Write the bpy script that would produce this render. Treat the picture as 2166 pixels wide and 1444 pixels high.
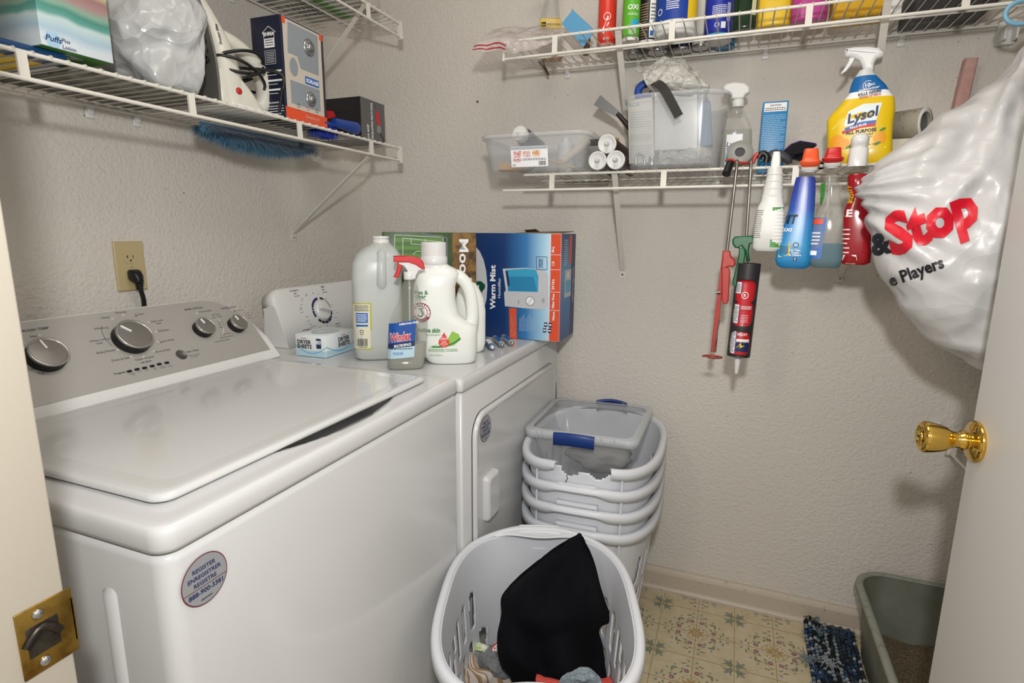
import bpy, bmesh, math, random
from mathutils import Vector, Matrix, noise
from mathutils.bvhtree import BVHTree
R = math.radians; PI = math.pi
random.seed(7)
for o in list(bpy.data.objects): bpy.data.objects.remove(o)
S = bpy.context.scene; COL = S.collection

# ------------------------------------------------------------ camera
CP = Vector((1.32953, -1.82761, 1.20933)); FPX = 1187.54
CD = Vector((-.35840, .91401, -.19011)); CR = Vector((.93036, .36657, .00840)); CU = Vector((-.07737, .17386, .98173))
cam = bpy.data.objects.new('camera', bpy.data.cameras.new('camera')); COL.objects.link(cam)
m3 = Matrix((CR, CU, -CD)).transposed(); cam.matrix_world = Matrix.Translation(CP) @ m3.to_4x4()
cam.data.sensor_width = 36; cam.data.lens = FPX / 2166 * 36; cam.data.clip_start = .02; S.camera = cam
# ------------------------------------------------------------ light: the hallway behind the camera, the photographer's flash, an added soft fill standing in for ceiling bounce
W = bpy.data.worlds.new('world'); S.world = W; W.use_nodes = True
W.node_tree.nodes['Background'].inputs[0].default_value = (1, .97, .93, 1); W.node_tree.nodes['Background'].inputs[1].default_value = .60
def area(name, loc, target, size, power, color=(1, 1, 1)):
    l = bpy.data.lights.new(name, 'AREA'); l.shape = 'DISK'; l.size = size; l.energy = power; l.color = color
    o = bpy.data.objects.new(name, l); COL.objects.link(o); o.location = loc
    o.rotation_euler = (Vector(target) - Vector(loc)).to_track_quat('-Z', 'Y').to_euler(); return o
area('camera_flash', (1.362, -1.885, 1.49), (.9, -.3, 1.15), .07, 12.8, (1, .995, .985))
area('hall_lamp', (.55, -2.75, 1.95), (1.5, -.8, .9), .45, 8, (1, .88, .74))
area('ceiling_bounce', (1.15, -1.0, 2.40), (1.15, -.9, 0), .7, 7, (1, .95, .88))
S.view_settings.view_transform = 'Standard'; S.view_settings.look = 'None'; S.view_settings.gamma = 1
S.view_settings.exposure = -0.06; S.view_settings.use_curve_mapping = False

# ------------------------------------------------------------ measuring: where a sight line meets a plane of the room
def ray(u, v): return CD + CR * ((u - 1083) / FPX) - CU * ((v - 722) / FPX)
def PX(u, v, x): w = ray(u, v); return CP + w * ((x - CP.x) / w.x)
def PY(u, v, y): w = ray(u, v); return CP + w * ((y - CP.y) / w.y)
def PZ(u, v, z): w = ray(u, v); return CP + w * ((z - CP.z) / w.z)
def PN(u, v, p, n): w = ray(u, v); return CP + w * ((Vector(p) - CP).dot(n) / w.dot(n))
def mpp(p): return (Vector(p) - CP).dot(CD) / FPX
def ZH(x, y, v):
    lo, hi = -1., 3.
    for _ in range(50):
        m = (lo + hi) / 2; q = Vector((x, y, m)) - CP
        if 722 - FPX * q.dot(CU) / q.dot(CD) > v: lo = m
        else: hi = m
    return lo

# ------------------------------------------------------------ materials
def lin(h):
    if isinstance(h, str):
        h = h.lstrip('#'); c = [int(h[i:i + 2], 16) / 255 for i in (0, 2, 4)]
        return tuple(x / 12.92 if x <= .04045 else ((x + .055) / 1.055) ** 2.4 for x in c) + (1,)
    return tuple(h) + (1,)
MATS = {}
def mat(name, col='#ffffff', rough=.5, metal=0, alpha=1, bump=None, spec=None, coat=0, var=None, trans=0, ior=None, sub=0, sheen=0):
    if name in MATS: return MATS[name]
    m = bpy.data.materials.new(name); m.use_nodes = True; nt = m.node_tree; b = nt.nodes['Principled BSDF']
    b.inputs['Base Color'].default_value = lin(col); b.inputs['Roughness'].default_value = rough; b.inputs['Metallic'].default_value = metal
    b.inputs['Alpha'].default_value = alpha; b.inputs['Coat Weight'].default_value = coat; b.inputs['Transmission Weight'].default_value = trans
    b.inputs['Sheen Weight'].default_value = sheen
    if ior: b.inputs['IOR'].default_value = ior
    if spec is not None: b.inputs['Specular IOR Level'].default_value = spec
    tc = nt.nodes.new('ShaderNodeTexCoord')
    if bump:
        n = nt.nodes.new('ShaderNodeTexNoise'); n.inputs['Scale'].default_value = bump[0]; n.inputs['Detail'].default_value = 3
        bp = nt.nodes.new('ShaderNodeBump'); bp.inputs['Strength'].default_value = bump[1]; bp.inputs['Distance'].default_value = bump[2]
        nt.links.new(tc.outputs['Object'], n.inputs['Vector']); nt.links.new(n.outputs['Fac'], bp.inputs['Height']); nt.links.new(bp.outputs['Normal'], b.inputs['Normal'])
    if var:
        # var = (scale, other colour, lo, hi)
        n = nt.nodes.new('ShaderNodeTexNoise'); n.inputs['Scale'].default_value = var[0]; n.inputs['Detail'].default_value = 4
        r = nt.nodes.new('ShaderNodeValToRGB'); r.color_ramp.elements[0].position = var[2]; r.color_ramp.elements[1].position = var[3]
        r.color_ramp.elements[0].color = lin(col); r.color_ramp.elements[1].color = lin(var[1])
        nt.links.new(tc.outputs['Object'], n.inputs['Vector']); nt.links.new(n.outputs['Fac'], r.inputs['Fac']); nt.links.new(r.outputs['Color'], b.inputs['Base Color'])
    MATS[name] = m; return m
def stripes(name, axis, stops, rough=.5, wob=.0, wscale=8, bump=None):
    """colour bands along an object axis; stops = [(pos in metres, colour)]; constant or soft by neighbouring stops"""
    m = mat(name, '#ffffff', rough, bump=bump); nt = m.node_tree; b = nt.nodes['Principled BSDF']
    tc = nt.nodes.new('ShaderNodeTexCoord'); sp = nt.nodes.new('ShaderNodeSeparateXYZ'); nt.links.new(tc.outputs['Object'], sp.inputs[0])
    lo, hi = stops[0][0], stops[-1][0]
    src = sp.outputs['XYZ'.index(axis)]
    if wob:
        n = nt.nodes.new('ShaderNodeTexNoise'); n.inputs['Scale'].default_value = wscale; nt.links.new(tc.outputs['Object'], n.inputs['Vector'])
        mm = nt.nodes.new('ShaderNodeMath'); mm.operation = 'MULTIPLY_ADD'; mm.inputs[1].default_value = wob; nt.links.new(n.outputs['Fac'], mm.inputs[0]); nt.links.new(src, mm.inputs[2]); src = mm.outputs[0]
    mr = nt.nodes.new('ShaderNodeMapRange'); mr.inputs['From Min'].default_value = lo; mr.inputs['From Max'].default_value = hi; nt.links.new(src, mr.inputs[0])
    r = nt.nodes.new('ShaderNodeValToRGB'); el = r.color_ramp.elements
    while len(el) < len(stops): el.new(.5)
    for e, (p, c) in zip(el, stops): e.position = (p - lo) / (hi - lo); e.color = lin(c)
    for e, (p, c) in zip(el, stops): e.position = (p - lo) / (hi - lo); e.color = lin(c)
    nt.links.new(mr.outputs[0], r.inputs[0]); nt.links.new(r.outputs[0], b.inputs['Base Color']); return m

def film(name, col, alpha, scale=16, dist=.012, rough=.28):
    m = mat(name, col, rough, alpha=alpha); nt = m.node_tree; b = nt.nodes['Principled BSDF']; tc = nt.nodes['Texture Coordinate']; N = nt.nodes.new; L = nt.links.new
    n0 = N('ShaderNodeTexNoise'); n0.inputs['Scale'].default_value = scale * .5; L(tc.outputs['Object'], n0.inputs['Vector'])
    mx = N('ShaderNodeMixRGB'); mx.inputs[0].default_value = .12; L(tc.outputs['Object'], mx.inputs[1]); L(n0.outputs['Color'], mx.inputs[2])
    v = N('ShaderNodeTexVoronoi'); v.inputs['Scale'].default_value = scale; L(mx.outputs[0], v.inputs['Vector'])
    v2 = N('ShaderNodeTexVoronoi'); v2.inputs['Scale'].default_value = scale * 2.7; L(mx.outputs[0], v2.inputs['Vector'])
    a = N('ShaderNodeMath'); a.operation = 'MULTIPLY_ADD'; a.inputs[1].default_value = .4; L(v2.outputs['Distance'], a.inputs[0]); L(v.outputs['Distance'], a.inputs[2])
    bp = N('ShaderNodeBump'); bp.inputs['Strength'].default_value = .8; bp.inputs['Distance'].default_value = dist; L(a.outputs[0], bp.inputs['Height']); L(bp.outputs['Normal'], b.inputs['Normal']); return m
def wallmat():
    m = mat('wall_paint', '#d6d0c7', .75); nt = m.node_tree; b = nt.nodes['Principled BSDF']; tc = nt.nodes['Texture Coordinate']
    N = nt.nodes.new; L = nt.links.new
    n1 = N('ShaderNodeTexNoise'); n1.inputs['Scale'].default_value = 170; n1.inputs['Detail'].default_value = 2; n1.inputs['Roughness'].default_value = .55
    n2 = N('ShaderNodeTexVoronoi'); n2.inputs['Scale'].default_value = 110; n2.feature = 'SMOOTH_F1'
    mx = N('ShaderNodeMath'); mx.operation = 'ADD'; L(n1.outputs['Fac'], mx.inputs[0]); L(n2.outputs['Distance'], mx.inputs[1])
    bp = N('ShaderNodeBump'); bp.inputs['Strength'].default_value = .6; bp.inputs['Distance'].default_value = .003
    L(mx.outputs[0], bp.inputs['Height']); L(bp.outputs['Normal'], b.inputs['Normal'])
    for t in (n1, n2): L(tc.outputs['Object'], t.inputs['Vector'])
    # stray specks and scuffs of dirt
    n3 = N('ShaderNodeTexNoise'); n3.inputs['Scale'].default_value = 95; n3.inputs['Detail'].default_value = 1; L(tc.outputs['Object'], n3.inputs['Vector'])
    n4 = N('ShaderNodeTexNoise'); n4.inputs['Scale'].default_value = 3.2; L(tc.outputs['Object'], n4.inputs['Vector'])
    r3 = N('ShaderNodeValToRGB'); r3.color_ramp.elements[0].position = .74; r3.color_ramp.elements[1].position = .77
    r4 = N('ShaderNodeValToRGB'); r4.color_ramp.elements[0].position = .52; r4.color_ramp.elements[1].position = .62
    L(n3.outputs['Fac'], r3.inputs[0]); L(n4.outputs['Fac'], r4.inputs[0])
    ml = N('ShaderNodeMath'); ml.operation = 'MULTIPLY'; L(r3.outputs[0], ml.inputs[0]); L(r4.outputs[0], ml.inputs[1])
    mc = N('ShaderNodeMixRGB'); mc.inputs[1].default_value = lin('#d6d0c7'); mc.inputs[2].default_value = lin('#7d7263'); L(ml.outputs[0], mc.inputs[0]); L(mc.outputs[0], b.inputs['Base Color'])
    return m
WALL = wallmat()
WHITE = mat('white_enamel', '#cfcfce', .22, coat=.2)
WIRE = mat('white_vinyl_wire', '#dedad0', .35)
WPL = mat('white_plastic', '#dededb', .4)
WGL = mat('white_gloss_plastic', '#dfdfdd', .22)
BLK = mat('black_print', '#15151a', .5)
INK = mat('grey_print', '#4a4c50', .5)
NAVY = mat('navy_print', '#1b2a5c', .45)
WPR = mat('white_print', '#f4f4f4', .5)
RED = mat('red_print', '#c8232c', .45)
ORG = mat('orange_print', '#e0512a', .45)
GRN = mat('green_print', '#3f8f3a', .45)
LBL = mat('light_blue_print', '#a9d3e6', .45)
BLU = mat('blue_print', '#1f64b4', .45)
YEL = mat('yellow_print', '#f0c81a', .45)
TEAL = mat('cyan_print', '#2aa6cf', .45)
CHR = mat('steel', '#b8b8b8', .28, 1)
DRK = mat('dark_gap', '#101010', .9)
PAPER = mat('white_paper', '#e9e9e6', .7)

# ------------------------------------------------------------ mesh builder
TXT = {}
def text_mesh(s, bold=0.0):
    k = (s, bold)
    if k not in TXT:
        cu = bpy.data.curves.new('t', 'FONT'); cu.body = s; cu.size = 1; cu.offset = bold; cu.resolution_u = 2
        ob = bpy.data.objects.new('t', cu); me = bpy.data.meshes.new_from_object(ob)
        vs = [(v.co.x, v.co.y) for v in me.vertices]; fs = [tuple(p.vertices) for p in me.polygons]
        bpy.data.objects.remove(ob); bpy.data.curves.remove(cu); bpy.data.meshes.remove(me)
        xs = [v[0] for v in vs] or [0]; TXT[k] = ([(x - min(xs), y) for x, y in vs], fs, max(xs) - min(xs))
    return TXT[k]
def rrect(w, d, r, n=5, cx=0, cy=0):
    r = min(r, w / 2 - 1e-5, d / 2 - 1e-5); p = []
    for sx, sy, a0 in ((1, 1, 0), (-1, 1, 90), (-1, -1, 180), (1, -1, 270)):
        for i in range(n + 1):
            a = R(a0 + 90 * i / n); p.append((cx + sx * (w / 2 - r) + r * math.cos(a), cy + sy * (d / 2 - r) + r * math.sin(a)))
    return p
def sup(a, b, n=2, k=40, cx=0, cy=0):
    p = []
    for i in range(k):
        t = 2 * PI * i / k; c, s = math.cos(t), math.sin(t)
        p.append((cx + a * math.copysign(abs(c) ** (2 / n), c), cy + b * math.copysign(abs(s) ** (2 / n), s)))
    return p
def flat(o, r, u):
    o, r, u = Vector(o), Vector(r).normalized(), Vector(u).normalized(); n = r.cross(u)
    return lambda s, t, h=0: o + r * s + u * t + n * h
class MB:
    def __init__(self, M=None): self.v = []; self.f = []; self.m = []; self.s = []; self.mats = []; self.M = M
    def mi(self, m):
        if m not in self.mats: self.mats.append(m)
        return self.mats.index(m)
    def add(self, vs, fs, m, smooth=False, M=None):
        b = len(self.v); k = self.mi(m)
        if M is not None: vs = [M @ Vector(v) for v in vs]
        if self.M is not None: vs = [self.M @ Vector(v) for v in vs]
        self.v += [tuple(v) for v in vs]
        for f in fs: self.f.append(tuple(i + b for i in f)); self.m.append(k); self.s.append(smooth)
        return self
    def box(self, c, s, m, bev=0, M=None, seg=2, smooth=None):
        bm = bmesh.new(); bmesh.ops.create_cube(bm, size=1)
        for v in bm.verts: v.co = Vector((v.co.x * s[0], v.co.y * s[1], v.co.z * s[2]))
        if bev: bmesh.ops.bevel(bm, geom=list(bm.edges), offset=min(bev, min(s) * .49), segments=seg, profile=.5, affect='EDGES')
        for v in bm.verts: v.co += Vector(c)
        bm.verts.index_update(); self.add([v.co.copy() for v in bm.verts], [[v.index for v in f.verts] for f in bm.faces], m, bool(bev) if smooth is None else smooth, M); bm.free(); return self
    def bb(self, a, b, m, bev=0, M=None): a, b = Vector(a), Vector(b); return self.box((a + b) / 2, [abs(x) for x in (b - a)], m, bev, M)
    def loft(self, rings, m, cap=(True, True), closed=True, smooth=True, M=None):
        n = len(rings[0]); vs = [p for r in rings for p in r]; fs = []
        for i in range(len(rings) - 1):
            for j in range(n if closed else n - 1):
                k = (j + 1) % n; fs.append((i * n + j, i * n + k, (i + 1) * n + k, (i + 1) * n + j))
        self.add(vs, fs, m, smooth, M)
        if closed:
            if cap[0]: self.add(rings[0], [tuple(reversed(range(n)))], m, False, M)
            if cap[1]: self.add(rings[-1], [tuple(range(n))], m, False, M)
        return self
    def lathe(self, prof, m, n=28, M=None, cap=(True, True), smooth=True):
        return self.loft([[(r * math.cos(2 * PI * i / n), r * math.sin(2 * PI * i / n), z) for i in range(n)] for r, z in prof], m, cap, True, smooth, M)
    def prism(self, pts, z0, z1, m, M=None, bev=0, smooth=False):
        if bev:
            cx = sum(p[0] for p in pts) / len(pts); cy = sum(p[1] for p in pts) / len(pts)
            def sh(d):
                out = []; n = len(pts)
                for i, p in enumerate(pts):
                    a = Vector(pts[i - 1]); b = Vector(p); c = Vector(pts[(i + 1) % n]); e = (c - a)
                    nn = Vector((e.y, -e.x)); nn = nn.normalized() if nn.length > 1e-9 else nn; out.append((b.x - nn.x * d, b.y - nn.y * d))
                return out
            area2 = sum(pts[i - 1][0] * pts[i][1] - pts[i][0] * pts[i - 1][1] for i in range(len(pts))); sg = 1 if area2 > 0 else -1
            rs = [(sh(sg * bev), z0), (sh(sg * bev * .3), z0 + bev * .3), (pts, z0 + bev), (pts, z1 - bev), (sh(sg * bev * .3), z1 - bev * .3), (sh(sg * bev), z1)]
        else: rs = [(pts, z0), (pts, z1)]
        return self.loft([[(x, y, z) for x, y in p] for p, z in rs], m, smooth=bool(bev) or smooth, M=M)
    def tube(self, pts, r, m, n=8, M=None, closed=False, cap=True, flatten=None):
        pts = [Vector(p) for p in pts]; N = len(pts); rings = []
        rr = r if isinstance(r, (list, tuple)) else [r] * N
        t0 = (pts[1] - pts[0]).normalized(); up = Vector((0, 0, 1)) if abs(t0.z) < .9 else Vector((1, 0, 0)); a = t0.cross(up).normalized()
        for i in range(N):
            t = (pts[(i + 1) % N] - pts[i - 1]) if closed else (pts[min(i + 1, N - 1)] - pts[max(i - 1, 0)]); t.normalize()
            a = (a - t * a.dot(t)); a = a.normalized() if a.length > 1e-6 else t.orthogonal().normalized(); b = t.cross(a); fl = flatten or 1
            rings.append([pts[i] + (a * math.cos(2 * PI * k / n) + b * math.sin(2 * PI * k / n) * fl) * rr[i] for k in range(n)])
        if closed: rings.append(rings[0])
        return self.loft(rings, m, (cap and not closed, cap and not closed), M=M)
    def strap(self, pts, w, t, m, side, M=None):
        """flat bar along pts; side = width direction"""
        side = Vector(side).normalized(); rings = []; pts = [Vector(p) for p in pts]; N = len(pts)
        for i in range(N):
            d = (pts[min(i + 1, N - 1)] - pts[max(i - 1, 0)]).normalized(); nn = d.cross(side).normalized()
            rings.append([pts[i] + side * sx * w / 2 + nn * sy * t / 2 for sx, sy in ((-1, -1), (1, -1), (1, 1), (-1, 1))])
        return self.loft(rings, m, smooth=False, M=M)
    def grid(self, fn, nu, nv, m, smooth=True, M=None, skip=None):
        vs = [fn(i / nu, j / nv) for j in range(nv + 1) for i in range(nu + 1)]
        fs = [(j * (nu + 1) + i, j * (nu + 1) + i + 1, (j + 1) * (nu + 1) + i + 1, (j + 1) * (nu + 1) + i) for j in range(nv) for i in range(nu) if not (skip and skip((i + .5) / nu, (j + .5) / nv))]
        return self.add(vs, fs, m, smooth, M)
    # decals drawn with a surface map fn(s, t, h)
    def rect(self, fn, s0, t0, s1, t1, m, h=.0004, n=1, nt=1):
        return self.grid(lambda a, b: fn(s0 + (s1 - s0) * a, t0 + (t1 - t0) * b, h), n, nt, m, smooth=n > 1)
    def poly(self, fn, pts, m, h=.0006): return self.add([fn(x, y, h) for x, y in pts], [tuple(range(len(pts)))], m)
    def strip(self, fn, pts, w, m, h=.0007):
        for (x0, y0), (x1, y1) in zip(pts[:-1], pts[1:]):
            dx, dy = x1 - x0, y1 - y0; L = math.hypot(dx, dy) or 1; nx, ny = -dy / L * w / 2, dx / L * w / 2
            self.poly(fn, [(x0 - nx, y0 - ny), (x1 - nx, y1 - ny), (x1 + nx, y1 + ny), (x0 + nx, y0 + ny)], m, h)
        return self
    def disc(self, fn, s, t, r, m, h=.0006, ry=None, n=24, rot=0):
        ry = ry or r; c, q = math.cos(rot), math.sin(rot); P = []
        vs = [fn(s, t, h)]; fs = []; K = 4
        for k in range(1, K + 1):
            for i in range(n): x, y = r * k / K * math.cos(2 * PI * i / n), ry * k / K * math.sin(2 * PI * i / n); vs.append(fn(s + x * c - y * q, t + x * q + y * c, h))
        for i in range(n):
            j = (i + 1) % n; fs.append((0, 1 + i, 1 + j))
            for k in range(K - 1): fs.append((1 + k * n + i, 1 + (k + 1) * n + i, 1 + (k + 1) * n + j, 1 + k * n + j))
        return self.add(vs, fs, m)
    def ringd(self, fn, s, t, r, w, m, h=.0007, a0=0, a1=360, n=28, ry=None):
        ry = ry or r; a = [R(a0 + (a1 - a0) * i / n) for i in range(n + 1)]; vs = []
        for x in a: vs += [fn(s + r * math.cos(x), t + ry * math.sin(x), h), fn(s + (r - w) * math.cos(x), t + (ry - w) * math.sin(x), h)]
        return self.add(vs, [(2 * i, 2 * i + 2, 2 * i + 3, 2 * i + 1) for i in range(n)], m)
    def text(self, s, fn, x, y, h, m, w=None, rot=0, al='C', bold=0.0, off=.0010, shear=0, arc=None, maxw=None):
        """h cap height in metres, (x, y) anchor on the baseline"""
        vs, fs, tw = text_mesh(s, bold); k = h / .73; kx = k if w is None else w / max(tw, 1e-6)
        if maxw and tw * kx > maxw: kx = maxw / tw
        ox = {'C': -tw * kx / 2, 'L': 0, 'R': -tw * kx}[al]; c, q = math.cos(rot), math.sin(rot); out = []
        for a, b in vs:
            X, Y = a * kx + ox + b * k * shear, b * k
            if arc: an = PI / 2 - X / arc; X, Y = (arc + Y) * math.cos(an), (arc + Y) * math.sin(an) - (0 if arc else 0)
            out.append(fn(x + X * c - Y * q, y + X * q + Y * c, off))
        return self.add(out, fs, m)
    def lines(self, fn, s0, t0, s1, t1, n, m, seed=1, fill=.45, h=.0007):
        """a block of unreadably small print"""
        rnd = random.Random(seed); dt = (t1 - t0) / n
        for i in range(n):
            y = t1 - (i + .5) * dt; x = s0; e = s1 - (rnd.random() * .3 * (s1 - s0) if i % 4 == 3 else 0)
            while x < e:
                w = (s1 - s0) * rnd.uniform(.04, .13); x2 = min(x + w, e); self.poly(fn, [(x, y - dt * fill / 2), (x2, y - dt * fill / 2), (x2, y + dt * fill / 2), (x, y + dt * fill / 2)], m, h); x = x2 + (s1 - s0) * .025
        return self
    def bars(self, fn, s0, t0, s1, t1, m=None, h=.0008, seed=3):
        rnd = random.Random(seed); x = s0; u = (s1 - s0) / 60
        while x < s1 - u:
            w = u * rnd.choice((1, 1, 2, 3)); self.poly(fn, [(x, t0), (x + w, t0), (x + w, t1), (x, t1)], m or BLK, h); x += w + u * rnd.choice((1, 1, 2))
        return self
    def bvh(self): return BVHTree.FromPolygons([Vector(v) for v in self.v], self.f)
    def build(self, name, parent=None, world=False, sol=0):
        me = bpy.data.meshes.new(name); vs = self.v
        if world and parent is not None: Mi = MW(parent).inverted(); vs = [Mi @ Vector(v) for v in vs]
        me.from_pydata([tuple(v) for v in vs], [], self.f)
        for m in self.mats: me.materials.append(m)
        me.polygons.foreach_set('material_index', self.m); me.polygons.foreach_set('use_smooth', self.s); me.update()
        o = bpy.data.objects.new(name, me); COL.objects.link(o)
        if parent is not None: o.parent = parent
        if sol: d = o.modifiers.new('thick', 'SOLIDIFY'); d.thickness = sol; d.offset = 0
        return o
def MW(o):
    while o.parent is not None: o = o.parent
    return Matrix.LocRotScale(o.location, o.rotation_euler, o.scale)
def tag(o, label, cat, group=None):
    o['label'] = label; o['category'] = cat
    if group: o['group'] = group
    return o
def thing(name, label, cat, loc=(0, 0, 0), rot=(0, 0, 0), group=None):
    o = bpy.data.objects.new(name, None); o.empty_display_size = .05; COL.objects.link(o); o.location = loc
    o.rotation_euler = rot if isinstance(rot, tuple) else (0, 0, rot); return tag(o, label, cat, group)
def struct(o, label=None):
    o['kind'] = 'structure'
    if label: o['label'] = label
    return o
def copy_thing(root, loc, rot, label):
    def cp(o, par):
        c = o.copy(); COL.objects.link(c)
        c.parent = par
        for ch in [x for x in bpy.data.objects if x.parent == o]: cp(ch, c)
        return c
    r = cp(root, None); r.location = loc; r.rotation_euler = rot; r['label'] = label; return r
def cr(P, t):
    """Catmull-Rom through a list of vectors/tuples, t in 0..1"""
    n = len(P) - 1; x = min(max(t, 0), 1) * n; i = min(int(x), n - 1); f = x - i
    g = lambda k: Vector(P[min(max(k, 0), n)]); a, b, c, d = g(i - 1), g(i), g(i + 1), g(i + 2)
    return .5 * ((2 * b) + (c - a) * f + (2 * a - 5 * b + 4 * c - d) * f * f + (3 * b - a - 3 * c + d) * f ** 3)
def curve(P, n): return [cr(P, i / n) for i in range(n + 1)]
def fbm(p, o=3): return noise.fractal(Vector(p), 1.0, 2.0, o)
def patch(rows, nu, nv, disp=0, dsc=12, seed=0):
    cache = {}
    def fn(a, b):
        col = [cr(r, a) for r in rows]; p = cr(col, b)
        if disp: p = p + Vector((fbm((p.x * dsc + seed, p.y * dsc, p.z * dsc)), fbm((p.x * dsc, p.y * dsc + 7 + seed, p.z * dsc)), fbm((p.x * dsc, p.y * dsc, p.z * dsc + 13 + seed)))) * disp
        return p
    return fn
# ============================================================ the closet itself
XR, YF, ZC = 2.22, -1.575, 2.44
def slab(name, a, b, m=None, sub=None): o = MB().bb(a, b, m or WALL).build(name); struct(o); return o
slab('wall_left', (-.12, YF - .11, 0), (0, .12, ZC)); slab('wall_back', (0, 0, 0), (XR + .12, .12, ZC)); slab('wall_right', (XR, YF - .11, 0), (XR + .12, 0, ZC))
CEIL = mat('ceiling_paint', '#d9d5cd', .9, bump=(140, .3, .002)); slab('ceiling', (-.12, YF - .11, ZC), (XR + .12, .12, ZC + .08), CEIL)
XJ, XH = .815, 1.79           # rough opening
b = MB(); b.bb((0, YF - .11, 0), (XJ, YF, ZC), WALL); b.bb((XH, YF - .11, 0), (XR, YF, ZC), WALL); b.bb((XJ, YF - .11, 2.07), (XH, YF, ZC), WALL); struct(b.build('wall_front'))
TRIM = mat('cream_trim_paint', '#b3ab9d', .38)
# floor: sheet vinyl printed with medallions
VINYL = mat('floor_vinyl', '#cec1a3', .42, var=(30, '#c2b18b', .35, .75)); GROUT = mat('vinyl_joint', '#9c8660', .5)
F_G = mat('vinyl_leaf_green', '#7b846b', .45); F_B = mat('vinyl_petal_tan', '#b0935f', .45); F_R = mat('vinyl_flower_mauve', '#93606a', .45); F_U = mat('vinyl_bell_blue', '#8b9096', .45); F_L = mat('vinyl_cream', '#ddd2b4', .45)
b = MB(); b.bb((-.12, -2.6, -.08), (XR + .12, .12, 0), VINYL)
TP, TX, TY = .1112, 1.1947, -.0783
for i in range(-6, 10):
    x = TX + i * TP
    if .6 < x < XR: b.poly(lambda s, t, h: Vector((s, t, h)), [(x - .0009, -1.5), (x + .0009, -1.5), (x + .0009, 0), (x - .0009, 0)], GROUT, .0003)
for j in range(0, 14):
    y = TY - j * TP; b.poly(lambda s, t, h: Vector((s, t, h)), [(.6, y - .0009), (XR, y - .0009), (XR, y + .0009), (.6, y + .0009)], GROUT, .0003)
LFN = [0]
def leaf(cx, cy, L, wd, an, m, n=8, bend=0, h=.0006):
    LFN[0] += 1; h += (LFN[0] % 50) * 8e-6
    P = []
    for k in range(n + 1): u = k / n; P.append((u * L, wd * math.sin(PI * u ** .8) + bend * math.sin(PI * u)))
    for k in range(n - 1, 0, -1): u = k / n; P.append((u * L, -wd * math.sin(PI * u ** .8) + bend * math.sin(PI * u)))
    c, s = math.cos(an), math.sin(an); b.add([(cx + x * c - y * s, cy + x * s + y * c, h) for x, y in P], [tuple(range(len(P)))], m)
fl = lambda s, t, h: Vector((s, t, h))
def medallion(cx, cy):
    for k in range(8):
        a = R(22.5 + 45 * k); leaf(cx + .006 * math.cos(a), cy + .006 * math.sin(a), .021, .0043, a, F_B)
        leaf(cx + .026 * math.cos(a + .39), cy + .026 * math.sin(a + .39), .008, .002, a + .39, F_B)
    for k in range(24):
        a = R(15 * k); rr = .034 + .002 * math.cos(4 * a); leaf(cx + rr * math.cos(a), cy + rr * math.sin(a), .0042, .0015, a + 1.2, F_G)
    for k in range(4):
        for d in (-.27, .27):
            a = R(90 * k) + d; fx, fy = cx + .053 * math.cos(a), cy + .053 * math.sin(a)
            for q in range(6): an = R(60 * q); b.disc(fl, fx + .0048 * math.cos(an), fy + .0048 * math.sin(an), .0029, F_R, .0005, n=7)
    for k in range(4):
        base = R(90 * k)
        for sgn in (-1, 1):
            for u in range(9):
                a = base + sgn * (.12 + u * .085); rr = .071 + .016 * math.sin(u * 1.1) - .012 * (u / 8)
                leaf(cx + rr * math.cos(a), cy + rr * math.sin(a), .0085, .0026, a + sgn * (1.1 + .9 * (u % 2)), F_G, 6)
            a = base + sgn * .1; leaf(cx + .088 * math.cos(a), cy + .088 * math.sin(a), .011, .0035, a + sgn * .5, F_U, 6)
            a = base + sgn * .62; leaf(cx + .078 * math.cos(a), cy + .078 * math.sin(a), .009, .003, a, F_U, 6)
            b.strip(fl, [(cx + (.066 + .01 * math.sin(q * .9)) * math.cos(base + sgn * q * .085), cy + (.066 + .01 * math.sin(q * .9)) * math.sin(base + sgn * q * .085)) for q in range(10)], .0008, F_G, .0004)
def palmette(cx, cy):
    for k in range(4):
        a = R(90 * k)
        for s in (-1, 1):
            leaf(cx + .006 * math.cos(a), cy + .006 * math.sin(a), .031, .0030, a + s * .16, F_G, 8, bend=s * .008); leaf(cx + .006 * math.cos(a + s * .4), cy + .006 * math.sin(a + s * .4), .026, .0030, a + s * .50, F_G, 8, bend=s * .010)
        
        a += PI / 4; leaf(cx + .026 * math.cos(a), cy + .026 * math.sin(a), .014, .0042, a, F_U, 6)
for i in range(-4, 10):
    for j in range(-1, 10):
        x, y = TX + i * TP, TY - j * TP
        if not (.82 < x < 2.15 and -1.0 < y < .05): continue
        if i % 2 == 0 and j % 2 == 0: palmette(x, y)
        elif i % 2 and j % 2: medallion(x, y)
struct(b.build('floor'))
# baseboard with a shoe moulding
def base_run(name, p0, p1, nrm):
    p0, p1, nrm = Vector(p0), Vector(p1), Vector(nrm); prof = [(0, 0), (.021, 0), (.021, .010), (.017, .016), (.012, .019), (.012, .064), (.009, .072), (.005, .080), (.004, .084), (0, .084)]
    bb_ = MB(); bb_.loft([[p + nrm * a + Vector((0, 0, z)) for a, z in prof] for p in (p0, p1)], TRIMB, smooth=False); struct(bb_.build(name))
TRIMB = mat('scuffed_baseboard_paint', '#c3b6a5', .45, var=(60, '#a08a72', .62, .78))
base_run('baseboard_back', (0, 0, 0), (XR, 0, 0), (0, -1, 0)); base_run('baseboard_right', (XR, 0, 0), (XR, YF, 0), (-1, 0, 0)); base_run('baseboard_left', (0, YF, 0), (0, 0, 0), (1, 0, 0))
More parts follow.
